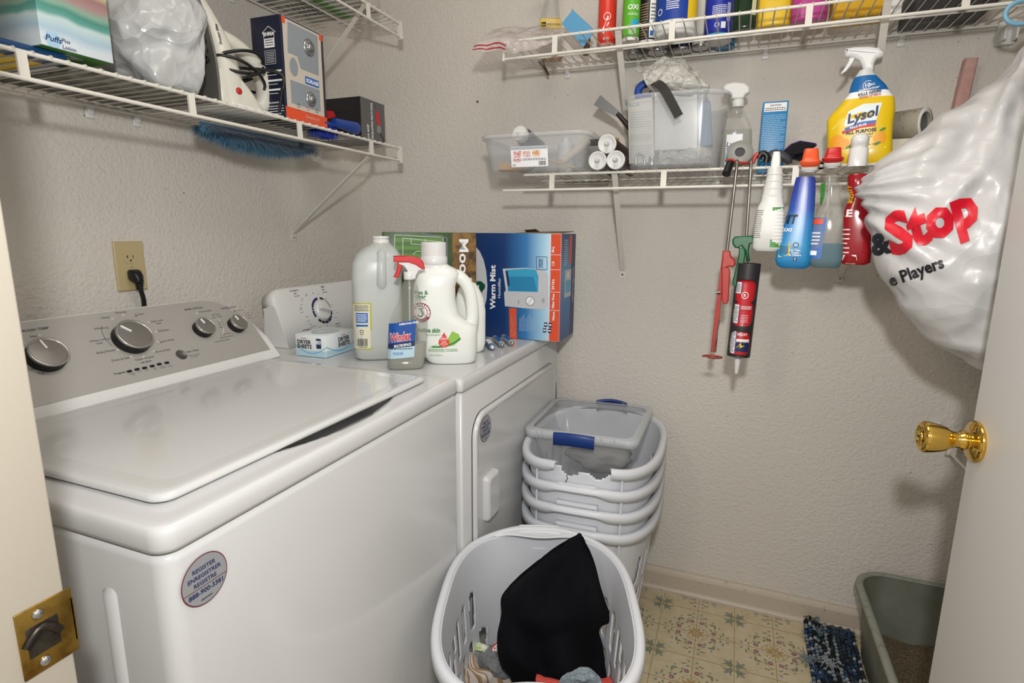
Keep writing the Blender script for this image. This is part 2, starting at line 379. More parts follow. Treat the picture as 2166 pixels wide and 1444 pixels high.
# jambs and casing of the doorway
b = MB(); b.bb((XJ, YF - .112, 0), (XJ + .020, YF + .0, 2.05), TRIM, .002);
b.bb((XJ - .06, YF - .124, 0), (XJ + .004, YF - .112, 2.1), TRIM, .003); b.bb((XJ - .07, YF, 0), (XJ - .008, YF + .012, 2.1), TRIM, .003)
jamb = struct(b.build('trim_1'))
BRS = mat('worn_brass', '#a98a45', .35, 1, var=(45, '#6b4c26', .45, .7)); LATCH = mat('dark_worn_steel', '#55504a', .4, .9, var=(60, '#2c2824', .4, .7))
xj = XJ + .020; p = PX(88, 1345, xj)
fs = lambda s, t, h: Vector((xj + h, p.y + s, p.z + t)) if False else Vector((xj + h, p.y + s, p.z + t))
b = MB(); b.bb((xj, p.y - .016, p.z - .029), (xj + .0016, YF + .004, p.z + .029), BRS, .0006)
b.bb((xj - .012, YF + .002, p.z - .020), (xj + .0016, YF + .0045, p.z + .020), BRS, .0005)
sp_ = b.build('strike_plate', jamb)
b = MB(); b.bb((xj + .0012, p.y - .0105, p.z - .013), (xj + .0022, p.y + .012, p.z + .013), LATCH, .0004)
b.tube([(xj + .002, p.y - .012 + .024 * k / 8, p.z - .002 + .011 * math.sin(PI * k / 8)) for k in range(9)], .0035, LATCH)
b.build('latch_hole', sp_)
for dz in (-.021, .021):
    b = MB(); b.lathe([(.0001, .0028), (.0028, .0026), (.0042, .0012), (.0042, 0)], CHR, 14, Matrix.Translation((xj + .0014, p.y - .001, p.z + dz)) @ Matrix.Rotation(PI / 2, 4, 'Y')); b.build('screw', sp_)
b = MB(); b.bb((XH - .02, YF - .112, 0), (XH, YF, 2.05), TRIM, .002); b.bb((XH - .005, YF, 0), (XH + .06, YF + .012, 2.1), TRIM, .003); b.bb((XH - .005, YF - .13, 0), (XH + .06, YF - .112, 2.1), TRIM, .003); struct(b.build('trim_2'))
b = MB(); b.bb((XJ, YF - .112, 2.05), (XH, YF, 2.07), TRIM, .002); struct(b.build('trim_3'))

# the open door, with its knob
DOOR = mat('white_door_paint', '#dcdbd8', .5, bump=(60, .1, .001))
e0 = PY(2064, 860, -.74); e0.z = 0; hinge = Vector((XH - .022, YF + .004, 0)); dv = (hinge - e0); dl = dv.length; dv.normalize(); dn = Vector((0, 0, 1)).cross(dv)
if dn.x > 0: dn = -dn
dm = Matrix((dv, -dn, Vector((0, 0, 1)))).transposed().to_4x4(); dm.translation = e0      # local x along the door, y away from the camera side
d = bpy.data.objects.new('door_1', None); COL.objects.link(d); d.matrix_world = dm; struct(d, 'white interior door standing open against the right side')
b = MB(); b.box((dl / 2, .0175, 1.02), (dl, .035, 2.03), DOOR, .0015); b.build('door_slab', d)
BR = mat('polished_brass', '#e2b95a', .09, 1)
kp = PN(2066, 934, e0, dn); kl = dm.inverted() @ kp
KM = Matrix.Translation(kl) @ Matrix.Rotation(PI / 2, 4, 'X')   # local z -> -y (towards the camera side)
b = MB(KM)
b.lathe([(.0325, 0), (.0335, .002), (.0335, .004), (.031, .007), (.024, .0095), (.014, .011), (.0125, .014)], BR, 40); rose = b.build('knob_rose', d)
b = MB(KM); b.lathe([(.0125, .012), (.0125, .016), (.016, .018), (.0165, .021), (.0135, .024), (.0125, .030), (.015, .037), (.0195, .043), (.0225, .052), (.0245, .062), (.0255, .070), (.0255, .073), (.0235, .0765), (.020, .078), (.0165, .0775), (.0155, .0755), (.0001, .0755)], BR, 40)
knob = b.build('door_knob', rose)
b = MB(KM); b.lathe([(.0085, .0755), (.0085, .0785), (.0070, .0795), (.0001, .0795)], BR, 24); b.bb((-.0045, -.001, .0795), (.0045, .001, .0805), DRK); b.build('lock_button', knob)

# ============================================================ wall outlet and plug
op = [PX(u, v, 0) for u, v in ((231, 509), (302, 509), (314, 612), (244, 619))]; oy = sum(q.y for q in op) / 4; oz = sum(q.z for q in op) / 4
IV = mat('ivory_plastic', '#bfae82', .4); IVD = mat('ivory_outlet_slot', '#3a3024', .7)
t = thing('wall_outlet', 'ivory wall outlet plate above the washing machine', 'outlet', (0, oy, oz))
b = MB(); b.prism(rrect(.071, .115, .003), 0, .0055, IV, Matrix(((0, 0, 1, 0), (1, 0, 0, 0), (0, 1, 0, 0), (0, 0, 0, 1))), bev=.0025); b.build('cover_plate', t)
for dz in (.0195, -.0195):
    b = MB(); P = [(x, z) for x, z in sup(.0165, .0145, 2.0, 32)]; P = [(max(-.0165, min(.0165, x * 1.05)), max(-.0125, min(.0125, z))) for x, z in P]
    b.loft([[(h, x, z + dz) for x, z in P] for h in (.004, .0068)], IV, smooth=False)
    f = lambda s, q, h: Vector((.0068 + h, s, dz + q))
    b.rect(f, -.0075, -.001, -.0055, .0065, IVD); b.rect(f, -.0095, .002, -.0055, .0035, IVD); b.rect(f, .0055, -.001, .0075, .0055, IVD); b.disc(f, 0, -.006, .0024, IVD, n=12)
    b.build('receptacle', t)
b = MB(); b.lathe([(.0032, 0), (.0032, .001), (.0001, .0018)], IV, 14, Matrix.Translation((.0055, 0, 0)) @ Matrix.Rotation(PI / 2, 4, 'Y')); b.build('screw', t)
BP = mat('black_rubber', '#121212', .38)
t = thing('power_plug', 'black three-prong plug and cord hanging from the ivory outlet', 'plug', (0, oy, oz - .0195))
b = MB(); b.loft([[(x, y, z) for y, z in rrect(w, h, .005, cy=cz)] for x, w, h, cz in ((.0075, .024, .022, 0), (.013, .027, .026, -.001), (.022, .024, .028, -.004), (.031, .018, .024, -.010), (.034, .010, .014, -.014))], BP)
b.tube([(.024, 0, -.010), (.024, .002, -.022), (.023, .003, -.034)], [.0085, .008, .006], BP, 12)
for k in range(4): b.tube([(.0235, .002, -.018 - k * .005), (.0235, .002, -.0195 - k * .005)], .0093 - k * .0006, BP, 12)
b.build('plug_body', t)
b = MB(); b.tube(curve([(.023, .003, -.032), (.022, .009, -.060), (.018, .010, -.10), (.020, .006, -.20), (.035, .0, -.33)], 20), .0045, BP, 8, flatten=1.5); b.build('cord', t)

# ============================================================ wire shelves
SHS = {}
def wire_shelf(name, label, o, ax, out, L, D=.305, pitch=.0254, lip=.042, mids=(.5,), posts=(), ends=(True, True), low0=0, low1=0, brs=(), clips=(), grp=None):
    """o: wall end of the shelf at the height of its deck, ax along the wall, out away from the wall"""
    o, ax, out = Vector(o), Vector(ax), Vector(out); t = thing(name, label, 'shelf', o, group=grp)
    P = lambda s, d, z: ax * s + out * d + Vector((0, 0, z))
    def part(nm, b): return b.build(nm, t)
    b = MB(); b.tube([P(0, .012, 0), P(L, .012, 0)], .0032, WIRE); part('back_rail', b)
    b = MB(); b.tube([P(0, D, 0), P(L, D, 0)], .0036, WIRE); part('front_rail', b)
    b = MB(); b.tube([P(low0, D + .002, -lip), P(L + low1, D + .002, -lip)], .0036, WIRE, n=10); part('lower_rail', b)
    for m in mids: b = MB(); b.tube([P(0, .012 + (D - .012) * m, -.005), P(L, .012 + (D - .012) * m, -.005)], .0026, WIRE); part('middle_rail', b)
    b = MB(); n = int(L / pitch)
    for k in range(n + 1): s = .006 + k * pitch; b.tube([P(s, .008, .0036), P(s, D + .0025, .0036), P(s, D + .0045, .001)], .0017, WIRE, n=6)
    part('deck_wires', b)
    for s in posts: b = MB(); b.strap([P(s, D + .001, .002), P(s, D + .003, -lip - .002)], .014, .0045, WIRE, ax); part('rail_spacer', b)
    for k, e in enumerate(ends):
        if e: s = 0 if k == 0 else L; b = MB(); b.strap([P(s, D, .006), P(s, D + .002, -lip - .007)], .006, .016, WIRE, ax); part('end_cap', b)
    for s, s2, d, dz, zt in brs:
        b = MB(); a = P(s, D - .012, zt); w_ = P(s2, .002, dz)
        b.strap([a, P(s + (s2 - s) * .5, (D - .012) / 2, (zt + dz) / 2), w_ + out * .004], .0155, .0022, WIRE, ax); b.strap([a + Vector((0, 0, -.002)), a + out * .006 + Vector((0, 0, .040 if zt < -.01 else .004))], .0155, .003, WIRE, ax)
        b.strap([w_ + Vector((0, 0, .006)), w_ + Vector((0, 0, -.022))], .017, .003, WIRE, ax); br = part('support_bracket', b)
        b = MB(); q = w_ + Vector((0, 0, -.012)) + out * .002; Mr = Matrix.Translation(q) @ out.to_track_quat('Z', 'Y').to_matrix().to_4x4(); b.lathe([(.0036, 0), (.0036, .0014), (.0001, .0022)], CHR, 12, Mr); b.build('screw', br)
    for s in clips:
        b = MB(); b.box(tuple(P(s, .006, -.006)), tuple(abs(c) for c in (ax * .013 + out * .012 + Vector((0, 0, .022)))), WPL, .002); b.box(tuple(P(s, .004, -.018)), tuple(abs(c) for c in (ax * .018 + out * .005 + Vector((0, 0, .016)))), WPL, .0015); part('wall_clip', b)
    return t
X305 = .305
def ly(u, v): return PX(u, v, X305).y
e1 = PX(845, 313, X305).y; o1 = -1.46
brA = PX(655, 490, 0).y; brB = PX(790, 330, X305).y
wire_shelf('wire_shelf', 'white wire shelf over the washing machine, lower of the two on the left wall', (0, e1, 1.471), (0, -1, 0), (1, 0, 0), e1 - o1, lip=.0385,
           posts=[e1 - ly(u, v) for u, v in ((45, 130), (405, 230), (633, 280), (785, 318))], ends=(True, False), brs=[(e1 - brB, e1 - brB + .02, .29, -.27, -.040)], clips=[e1 - PX(186, 235, 0).y, e1 - PX(285, 245, 0).y, e1 - PX(672, 322, 0).y])
e2 = PX(845, 50, X305).y
wire_shelf('wire_shelf', 'white wire shelf at the top of the left wall, ending above the lock box', (0, e2, 1.842), (0, -1, 0), (1, 0, 0), e2 + 1.46, lip=.0385,
           posts=[e2 - PX(778, 25, X305).y], ends=(True, False), brs=[(e2 - PX(778, 50, X305).y, e2 - PX(778, 50, X305).y - .02, .29, -.27, -.006)], clips=[.16, .36])
zs2 = 1.3672; x0 = .735; wire_shelf('wire_shelf', 'white wire shelf on the back wall with spray bottles hanging from its front rail', (x0 + .03, 0, zs2), (1, 0, 0), (0, -1, 0), 1.125, lip=.041, low0=PY(1065, 408, -.305).x - x0 - .03,
           posts=[PY(u, v, -.305).x - x0 - .03 for u, v in ((1168, 388), (1404, 376), (1683, 362))], ends=(False, False), brs=[(PY(1298, 372, -.305).x - x0 - .03, PY(1318, 560, 0).x - x0 - .03, 0, -.275, -.004), (.84, .844, 0, -.265, -.004)], clips=[.18, .5, .8])
zs3 = 1.7148; x3 = PY(1068, 88, -.305).x; wire_shelf('wire_shelf', 'white wire shelf high on the back wall loaded with bottles and cans', (x3, 0, zs3), (1, 0, 0), (0, -1, 0), 1.19, lip=.043,
           posts=[PY(u, v, -.305).x - x3 for u, v in ((1174, 98), (1422, 60), (1712, 22), (2043, 0))], ends=(True, False), brs=[(PY(1305, 75, -.305).x - x3, PY(1318, 200, -.17).x - x3, 0, -.29, -.004), (PY(1880, 8, -.305).x - x3, PY(1850, 160, 0).x - x3 - .0, 0, -.30, -.004)], clips=[.09, .31, .66, .98])
wire_shelf('wire_shelf', 'white wire shelf high on the right wall, its end just showing at the frame edge', (XR, -.03, 1.69), (0, -1, 0), (-1, 0, 0), 1.2, lip=.038, posts=[.2, .6, 1.0], ends=(False, False))
wire_shelf('wire_shelf', 'low white wire shelf on the right wall glimpsed below the brass door knob', (XR, -.05, .672), (0, -1, 0), (-1, 0, 0), .62, lip=.038, posts=[.03, .3, .6], ends=(True, True))
# end brackets screwed to the back wall, a nail
b = MB(); q = PY(2122, 80, 0); b.bb((q.x - .018, -.018, q.z - .02), (q.x + .018, 0, q.z + .036), WPL, .002); b.bb((q.x - .014, -.05, q.z - .016), (q.x - .009, -.01, q.z + .016), WPL, .001); b.bb((q.x + .009, -.05, q.z - .016), (q.x + .014, -.01, q.z + .016), WPL, .001)
tag(b.build('shelf_end_bracket'), 'white plastic shelf bracket on the back wall at the top right', 'bracket').location = (0, 0, 0)
q = PY(1981, 900, 0); b = MB(); b.bb((q.x - .009, -.008, q.z - .014), (q.x + .009, 0, q.z + .014), WPL, .0015); b.lathe([(.003, 0), (.003, .0015), (.0001, .002)], CHR, 10, Matrix.Translation((q.x, -.008, q.z)) @ Matrix.Rotation(PI / 2, 4, 'X'))
tag(b.build('shelf_clip'), 'small white screw clip on the back wall just above the brass knob', 'clip')
q = PY(1010, 215, 0); b = MB(); b.lathe([(.0035, .003), (.0045, .001), (.0045, 0)], mat('dull_nail', '#6d6660', .6), 10, Matrix.Translation(q) @ Matrix.Rotation(PI / 2, 4, 'X')); tag(b.build('nail_head'), 'dark nail head in the bare back wall beside the corner', 'nail')
HB = mat('sky_blue_plastic', '#7fb3cf', .35)
q = PY(2160, 45, -.31); b = MB(); b.tube([(q.x + .028 * math.cos(R(a)), q.y, q.z + .017 + .022 * math.sin(R(a))) for a in range(60, 400, 18)], .0045, HB, 10); tag(b.build('plastic_hook'), 'light blue plastic hook on the upper rail at the right edge', 'hook')
# ============================================================ washing machine
ZS, ZW = .864, .897; YW0, YW1 = -1.460, -.7605; XF, XB = .7896, .11
LID = mat('white_enamel_lid', '#cfcfcd', .14, coat=.3)
SIL = mat('silver_grey_panel', '#a9a6a1', .42, .15); KNS = mat('brushed_knob_face', '#8f8c88', .33, .7); KNR = mat('bright_knob_ring', '#c9c6c0', .18, .9)
washer = thing('washing_machine', 'white top-loading washing machine with a silver control panel', 'washing machine', (XF / 2, (YW0 + YW1) / 2, 0))
cx, cy = (XB + XF) / 2, (YW0 + YW1) / 2; wx, wy = XF - XB, YW1 - YW0
b = MB(); rr = lambda i, z, r=.022: [(x, y, z) for x, y in rrect(wx - i, wy - i, r, 6, cx, cy)]
b.loft([rr(.004, .02), rr(.004, ZS - .012), rr(.006, ZS - .005), rr(.016, ZS - .001), rr(.03, ZS)], WHITE)
for xr, w_ in ((.692, .013), (.3, .03)):
    b.loft([[(xr + a, YW0 + .002 - d, z) for a, d in ((-w_, -.004), (-w_ * .85, .001), (-w_ * .5, .0045), (0, .005), (w_ * .5, .0045), (w_ * .85, .001), (w_, -.004))] for z in (.08, .800)] + [[(xr + a * .6, YW0 + .006, .812) for a in (-w_, -w_ * .85, -w_ * .5, 0, w_ * .5, w_ * .85, w_)]], WHITE, closed=False)
b.build('body', washer, world=True)
b = MB(); b.loft([rr(.012, ZS + .0005), rr(.003, ZS + .003), rr(0, ZS + .008), rr(0, ZW - .011), rr(.003, ZW - .004), rr(.008, ZW - .0012), rr(.014, ZW), rr(.034, ZW - .0001)], WHITE, cap=(True, False))
# top deck with the finger scoop under the lid's front edge
ry0, ry1 = YW0 + .016, YW1 - .016; rx0, rx1 = XB + .016, XF - .016
def deck(a, c):
    x, y = rx0 + (rx1 - rx0) * a, ry0 + (ry1 - ry0) * c; u = (y + 1.09) / .165; dpt = 0
    if abs(u) < 1: e = max(0, 1 - u * u); xo = .728 + .036 * e; dpt = .034 * min(1, 2.5 * e) * max(0, min(1, (xo - x) / .010)) * (1 if x > .62 else 0)
    return Vector((x, y, ZW - .00005 - dpt))
b.grid(deck, 150, 90, WHITE); b.build('top_cover', washer, world=True)
# lid
lx0, lx1, ly0, ly1 = .305, .741, YW0 + .038, YW1 - .055
b = MB(); lr = lambda i, z: [(x, y, z) for x, y in rrect(lx1 - lx0 - i, ly1 - ly0 - i, .022, 7, (lx0 + lx1) / 2, (ly0 + ly1) / 2)]
b.loft([lr(.02, ZW + .0012), lr(.006, ZW + .0015), lr(0, ZW + .004), lr(.0, ZW + .007), lr(.003, ZW + .0105), lr(.010, ZW + .0125), lr(.03, ZW + .0120), lr(.07, ZW + .0108)], LID)
b.build('lid', washer, world=True)
# console
PO = Vector((.280, YW0, ZW + .004)); PU = Vector((-.128, 0, .150)); PL = PU.length; PU.normalize(); PNm = Vector((0, 1, 0)).cross(PU)
LH = PL
def ctop(y):
    y1 = YW1 + .014; a = .150
    if y < y1 - a: return 1 - .06 * ((y1 - a - y) / .55) ** 2 * 0
    u = (y - (y1 - a)) / a; return max(.10, math.sqrt(max(0, 1 - u ** 2.7)))
b = MB(); rings = []
ys = [YW0 + .003 + (YW1 - YW0 + .004) * k / 70 for k in range(71)]
for y in ys:
    h = ctop(y) * LH; p = lambda t, n: PO + PU * t + PNm * n + Vector((0, y - YW0, 0))
    q = [Vector((PO.x, y, ZW + .0006)), p(0, .000), p(h * .5, 0), p(h - .010, 0), p(h - .003, -.003), p(h, -.010), p(h, -.03)]; q += [Vector((.13 - .0, y, q[-1].z * .6 + ZW * .4)), Vector((.118, y, ZW + .0006))]
    rings.append(q)
b.loft(rings, WGL); con = b.build('console', washer, world=True)
fw = lambda s, t, h=0: PO + Vector((0, s, 0)) + PU * t + PNm * h
def pw(u, v, h=0): q = PN(u, v, PO + PNm * h, PNm); d_ = q - (PO + PNm * h); return d_.y, d_.dot(PU)
b = MB()
def pan(a, c):
    s = .0 + (YW1 - YW0 - .010) * a; h = max(.02, ctop(YW0 + s) * LH - .008); return fw(s, .022 + (h - .022) * c, .0012)
b.grid(pan, 70, 3, SIL); 
def wt(s, u, v, hp, m=INK, al='C', bold=0, maxw=None, w=None): x, y = pw(u, v); b.text(s, fw, x, y, hp, m, al=al, bold=bold, off=.0018, maxw=maxw, w=w)
for s, u, v, hp, bo in (('WASH TEMP', 76, 700, .0056, .01), ('Hot', 72, 714, .005, 0), ('Warm', 38, 731, .005, 0), ('Cool', 36, 757, .005, 0), ('Cold', 67, 784, .005, 0), ('Tap Cold', 98, 790, .005, 0), ('Heavy', 224, 674, .005, 0), ('Normal', 256, 663, .005, 0), ('Colors', 296, 667, .005, 0), ('Colors with', 331, 681, .0045, 0), ('Soak', 336, 686, .0045, 0),
                        ('Whites', 211, 697, .005, 0), ('Whites with', 208, 722, .0045, 0), ('Soak', 211, 728, .0045, 0), ('Bulky/Sheets', 225, 746, .005, 0), ('Drain & Spin', 256, 762, .005, 0), ('Clean Washer', 307, 760, .005, 0), ('with affresh', 309, 767, .0035, .02), ('Rinse & Spin', 345, 744, .005, 0), ('Quick Wash', 353, 723, .005, 0), ('Delicates', 346, 701, .005, 0),
                        ('RINSE OPTION', 410, 655, .0052, .012), ('Auto Sensing', 434, 660, .0045, 0), ('Auto with', 456, 667, .004, 0), ('Extra Rinse*', 460, 672, .004, 0), ('Deep', 466, 683, .004, 0), ('Water', 468, 688, .004, 0), ('Rinse*', 470, 693, .004, 0), ('Deep Water', 478, 708, .004, 0), ('with Extra Rinse*', 480, 714, .004, 0), ('*Use with Fabric Softener', 470, 722, .003, .01),
                        ('WATER LEVEL', 484, 653, .0052, .012), ('Auto Sensing', 504, 658, .0042, 0), ('Deep', 522, 664, .004, 0), ('Water', 525, 669, .004, 0), ('Wash', 528, 675, .004, 0), ('Start / Pause', 408, 744, .0042, .02), ('Hold 3 Seconds', 411, 752, .003, 0), ('to Cancel', 411, 756, .003, 0), ('Progress', 254, 791, .0045, .02)): wt(s, u, v, hp, bold=bo)
for u, v in ((237, 675), (260, 667), (287, 669), (314, 682), (330, 702), (334, 724), (325, 744), (303, 755), (276, 755), (248, 741), (229, 718), (226, 694), (84, 710), (50, 726), (53, 755), (80, 779), (118, 783), (416, 663), (490, 656)):
    x, y = pw(u, v); b.ringd(fw, x, y, .0022, .0007, WPR if (u, v) not in ((226, 694), (229, 718), (287, 669)) else INK, .0018)
for k, (u, v) in enumerate(((273, 786), (289, 782), (305, 779), (321, 775), (336, 771), (352, 768))):
    x, y = pw(u, v); b.poly(fw, [(x + c[0], y + c[1]) for c in rrect(.0105, .0055, .0026)], DRK, .002)
    b.text(('Sensing', 'Wash', 'Rinse', 'Final', 'Cycle', 'Lid')[k], fw, x + .002, y - .0068, .0026, INK, off=.0018); 
    if k in (0, 3, 4, 5): b.text({0: 'Fill', 3: 'Spin', 4: 'Complete', 5: 'Locked'}[k], fw, x + .003, y - .0105, .0026, INK, off=.0018)
x, y = pw(283, 706); b.ringd(fw, x, y, .058, .0008, INK, .0018, 150, 200); x2, y2 = pw(435, 687); b.ringd(fw, x2, y2, .041, .0008, WPR, .0018, -60, 25)
b.build('control_panel', con, world=True)
def wknob(u, v, r, ang, hgt=.020):
    s, t = pw(u, v, hgt); M = Matrix((Vector((0, 1, 0)), PU, PNm)).transposed().to_4x4(); M.translation = fw(s, t, .001)
    b = MB(M); b.lathe([(r * 1.03, 0), (r * 1.03, .003), (r * .985, .006), (r * .97, hgt - .006)], BP, 40, cap=(False, False)); b.lathe([(r * .97, hgt - .006), (r, hgt - .004), (r, hgt - .001), (r * .975, hgt), (r * .90, hgt - .0003), (r * .885, hgt - .0015)], KNR, 40, cap=(False, False)); b.lathe([(r * .885, hgt - .0015), (r * .5, hgt - .0008), (.0001, hgt - .0005)], KNS, 40, cap=(False, False))
    k = b.build('control_knob', con, world=True)
    b = MB(M @ Matrix.Rotation(R(ang), 4, 'Z')); P = rrect(.0032, r * .62, .0015, 3, 0, r * .52); b.loft([[(x, y, z) for x, y in P] for z in (hgt - .001, hgt + .0012)], WPR, smooth=False); b.build('pointer', k, world=True)
wknob(104, 743, .0300, 8); wknob(286, 705, .0345, 40, .022); wknob(436, 687, .0215, 12); wknob(507, 679, .0205, 12)
s, t_ = pw(383, 751); M = Matrix((Vector((0, 1, 0)), PU, PNm)).transposed().to_4x4(); M.translation = fw(s, t_, .001); b = MB(M); b.lathe([(.0118, 0), (.0118, .0012), (.0105, .002), (.0100, .0012), (.0001, .0016)], mat('dark_grey_button', '#6a6966', .35, .6), 30); b.build('start_button', con, world=True)
# round registration sticker
def reg_sticker(name_par, u, v, r, M0=None):
    q = PX(u, v, XF); f = lambda s, t, h=0: Vector((XF + .0002 + h + DXs, q.y + s, q.z + t)); b = MB()
    b.disc(f, 0, 0, r, mat('maroon_print', '#6b1f35', .4), .0003, n=40); b.disc(f, 0, 0, r * .96, mat('foil_sticker', '#a3a5a8', .35, .25), .0005, n=40)
    b.text('REGISTER', f, 0, r * .42, r * .17, NAVY, off=.0009, bold=.02, maxw=r * 1.25); b.text('ENREGISTRER', f, 0, r * .14, r * .17, NAVY, off=.0009, bold=.02, maxw=r * 1.55); b.text('REGISTRE', f, 0, -r * .14, r * .17, NAVY, off=.0009, bold=.02, maxw=r * 1.25)
    b.strip(f, [(-r * .93, -r * .24), (r * .93, -r * .24)], r * .025, mat('maroon_print'), .0008); b.text('888-900-3381', f, 0, -r * .52, r * .20, NAVY, off=.0009, bold=.02, maxw=r * 1.5); b.lines(f, -r * .25, -r * .82, r * .25, -r * .7, 1, NAVY)
    return b.build('registration_sticker', name_par, world=True)
DXs = 0; reg_sticker(washer, 433, 1223, .0305)

# ============================================================ dryer
ZDS, ZD = .857, .890; YD1, YD0 = -.016, -.7525
dryer = thing('clothes_dryer', 'white clothes dryer in the corner beside the washing machine', 'dryer', (XF / 2, (YD0 + YD1) / 2, 0))
cx, cy = (XB + XF) / 2, (YD0 + YD1) / 2; wx, wy = XF - XB, YD1 - YD0
b = MB(); b.loft([rr(.004, .02, .006), rr(.004, ZDS - .004, .006), rr(.012, ZDS, .006)], WHITE); b.build('body', dryer, world=True)
b = MB(); b.loft([rr(.010, ZDS + .001, .01), rr(.002, ZDS + .003, .01), rr(0, ZDS + .007, .01), rr(0, ZD - .012, .01), rr(.004, ZD - .005, .012), rr(.012, ZD - .001, .014), rr(.022, ZD, .016)], WHITE); b.build('top_panel', dryer, world=True)
# door: large rounded upper corners, rolled edge
dy0, dy1, dz0, dz1 = PX(1000, 1000, XF).y, PX(1171, 800, XF).y, .20, PX(1100, 812, XF).z
P = rrect(dy1 - dy0, dz1 - dz0, .055, 8, (dy0 + dy1) / 2, (dz0 + dz1) / 2)
def dring(ins, x):
    cyy, czz = (dy0 + dy1) / 2, (dz0 + dz1) / 2; return [(x, yy, zz) for yy, zz in rrect(dy1 - dy0 - 2 * ins, dz1 - dz0 - 2 * ins, .055 - ins, 8, cyy, czz)]
b = MB(); b.loft([dring(-.003, XF - .0015), dring(-.003, XF + .0002)], DRK, cap=(False, False)); b.loft([dring(0, XF), dring(0, XF + .006), dring(.003, XF + .009), dring(.008, XF + .010), dring(.012, XF + .0085), dring(.017, XF + .0075)], WHITE)
door = b.build('door', dryer, world=True)
hy0, hz0 = PX(1016, 1103, XF).y, PX(1016, 1103, XF).z; hy1, hz1 = PX(1041, 1000, XF).y, PX(1030, 996, XF).z; hyc, hzc = (hy0 + hy1) / 2, (hz0 + hz1) / 2; hw, hh = hy1 - hy0, hz1 - hz0
b = MB(); hr = lambda i, x: [(x, y, z) for y, z in rrect(hw - i, hh - i, .010, 5, hyc, hzc)]
b.loft([hr(0, XF + .006), hr(0, XF + .016), hr(.006, XF + .022), hr(.016, XF + .024)], WHITE)
b.loft([[(x, y, z) for y, z in [(hyc + hw * .5 + (.020 + g) * math.sin(PI * k / 14), hzc + hh * .42 * math.cos(PI * k / 14) * (1 + g * 8)) for k in range(15)]] for x, g in ((XF + .0078, .002), (XF + .0095, 0), (XF + .0078, -.002))], WHITE, closed=False); b.build('handle', door, world=True)
q = PX(1174, 828, XF); b = MB(); b.bb((XF + .0005, q.y - .002, q.z - .05), (XF + .006, q.y + .0015, q.z + .034), CHR, .001); b.build('hinge', door, world=True)
DXs = .0076; reg_sticker(door, 1021, 905, .033)
# dryer console
qx0 = .205; DO = Vector((qx0, YD0 + .0, ZD + .001)); DU = Vector((-.06, 0, .165)); DL = DU.length; DU.normalize(); DN = Vector((0, 1, 0)).cross(DU)
cl = PN(617, 752, DO, DN); DO.y = max(cl.y, YD0 + .004); LD = YD1 - DO.y
fd = lambda s, t, h=0: DO + Vector((0, s, 0)) + DU * t + DN * h
def pd(u, v, h=0): q = PN(u, v, DO + DN * h, DN); d_ = q - DO; return d_.y, d_.dot(DU)
b = MB(); rings = []
th = pd(660, 600)[1]; lean = pd(588, 625)[0] 
for k in range(41):
    s = LD * (k / 40) ** 1.5; e = .045; hh_ = th - (e * (1 - math.sqrt(max(0, 1 - (1 - min(1, s / e)) ** 2)))) ; nose = -.004 if s < .004 else 0
    q = [fd(s, 0, 0), fd(s, hh_ * .5, 0), fd(s, hh_ - .012, 0), fd(s, hh_ - .004, -.003), fd(s, hh_, -.012), fd(s, hh_ * .995, -.045), Vector((.125, DO.y + s, DO.z + .10)), Vector((.118, DO.y + s, DO.z))]
    rings.append(q)
b.loft(rings, WGL); dc = b.build('console', dryer, world=True)
b = MB(); ks, kt = pd(681, 656); DKR = .0315
def dt_(s, u, v, hp, m=BLK, bold=.01): x, y = pd(u, v); b.text(s, fd, x, y, hp, m, off=.0014, bold=bold)
for s, u, v, hp in (('AUTOMATIC', 622, 616, .0044), ('DRY', 625, 622, .0044), ('HIGH HEAT', 628, 627, .0032), ('TIMED', 682, 608, .0044), ('DRY', 684, 614, .0044), ('HIGH HEAT', 687, 619, .0032), ('OFF', 662, 621, .003), ('wrinkle', 647, 623, .0024), ('prevent', 648, 626, .0024), ('cool', 638, 632, .0024), ('down', 639, 636, .0024), ('less dry', 637, 645, .0024), ('energy', 636, 651, .0024), ('preferred', 636, 655, .0024), ('more dry', 638, 661, .0024), ('OFF', 649, 671, .003), ('cool down', 651, 680, .0024), ('less dry', 657, 686, .0024), ('energy preferred', 662, 691, .0024), ('more dry', 676, 694, .0024), ('AUTOMATIC', 649, 699, .0044), ('DRY', 652, 706, .0044), ('AIR DRY', 714, 686, .0044), ('NO HEAT', 716, 691, .003), ('OFF', 692, 690, .003), ('OFF', 710, 672, .003), ('50', 673, 623, .003), ('40', 690, 631, .003), ('30', 702, 645, .003), ('cool down', 714, 661, .0024)): dt_(s, u, v, hp)
NB = mat('dial_navy', '#17245c', .4)
for a0, a1, m in ((95, 160, NB), (163, 172, NB), (175, 205, NB), (222, 240, BLK), (243, 262, BLK), (265, 285, BLK), (288, 312, NB), (315, 325, NB), (330, 350, BLK)): b.ringd(fd, ks, kt, DKR * 1.32, DKR * .24, m, .0010, a0, a1, 14)
b.ringd(fd, ks, kt, DKR * 1.32, .0018, BLK, .0010, -5, 80, 14); b.ringd(fd, ks, kt, DKR * 1.32, .006, BLK, .0010, 60, 80, 6)
b.build('control_print', dc, world=True)
M = Matrix((Vector((0, 1, 0)), DU, DN)).transposed().to_4x4(); M.translation = fd(ks, kt, .001)
b = MB(M); b.lathe([(DKR, 0), (DKR, .003), (DKR * .93, .006), (DKR * .88, .009), (DKR * .8, .010), (.0001, .010)], WGL, 40)
b.loft([[(x, y, z) for x, y in P_] for P_, z in ((rrect(DKR * 1.62, .011, .005), .009), (rrect(DKR * 1.55, .008, .004), .020), (rrect(DKR * 1.45, .005, .0025), .022))], WGL, M=Matrix.Rotation(R(-18), 4, 'Z'), smooth=False); b.build('control_knob', dc, world=True)
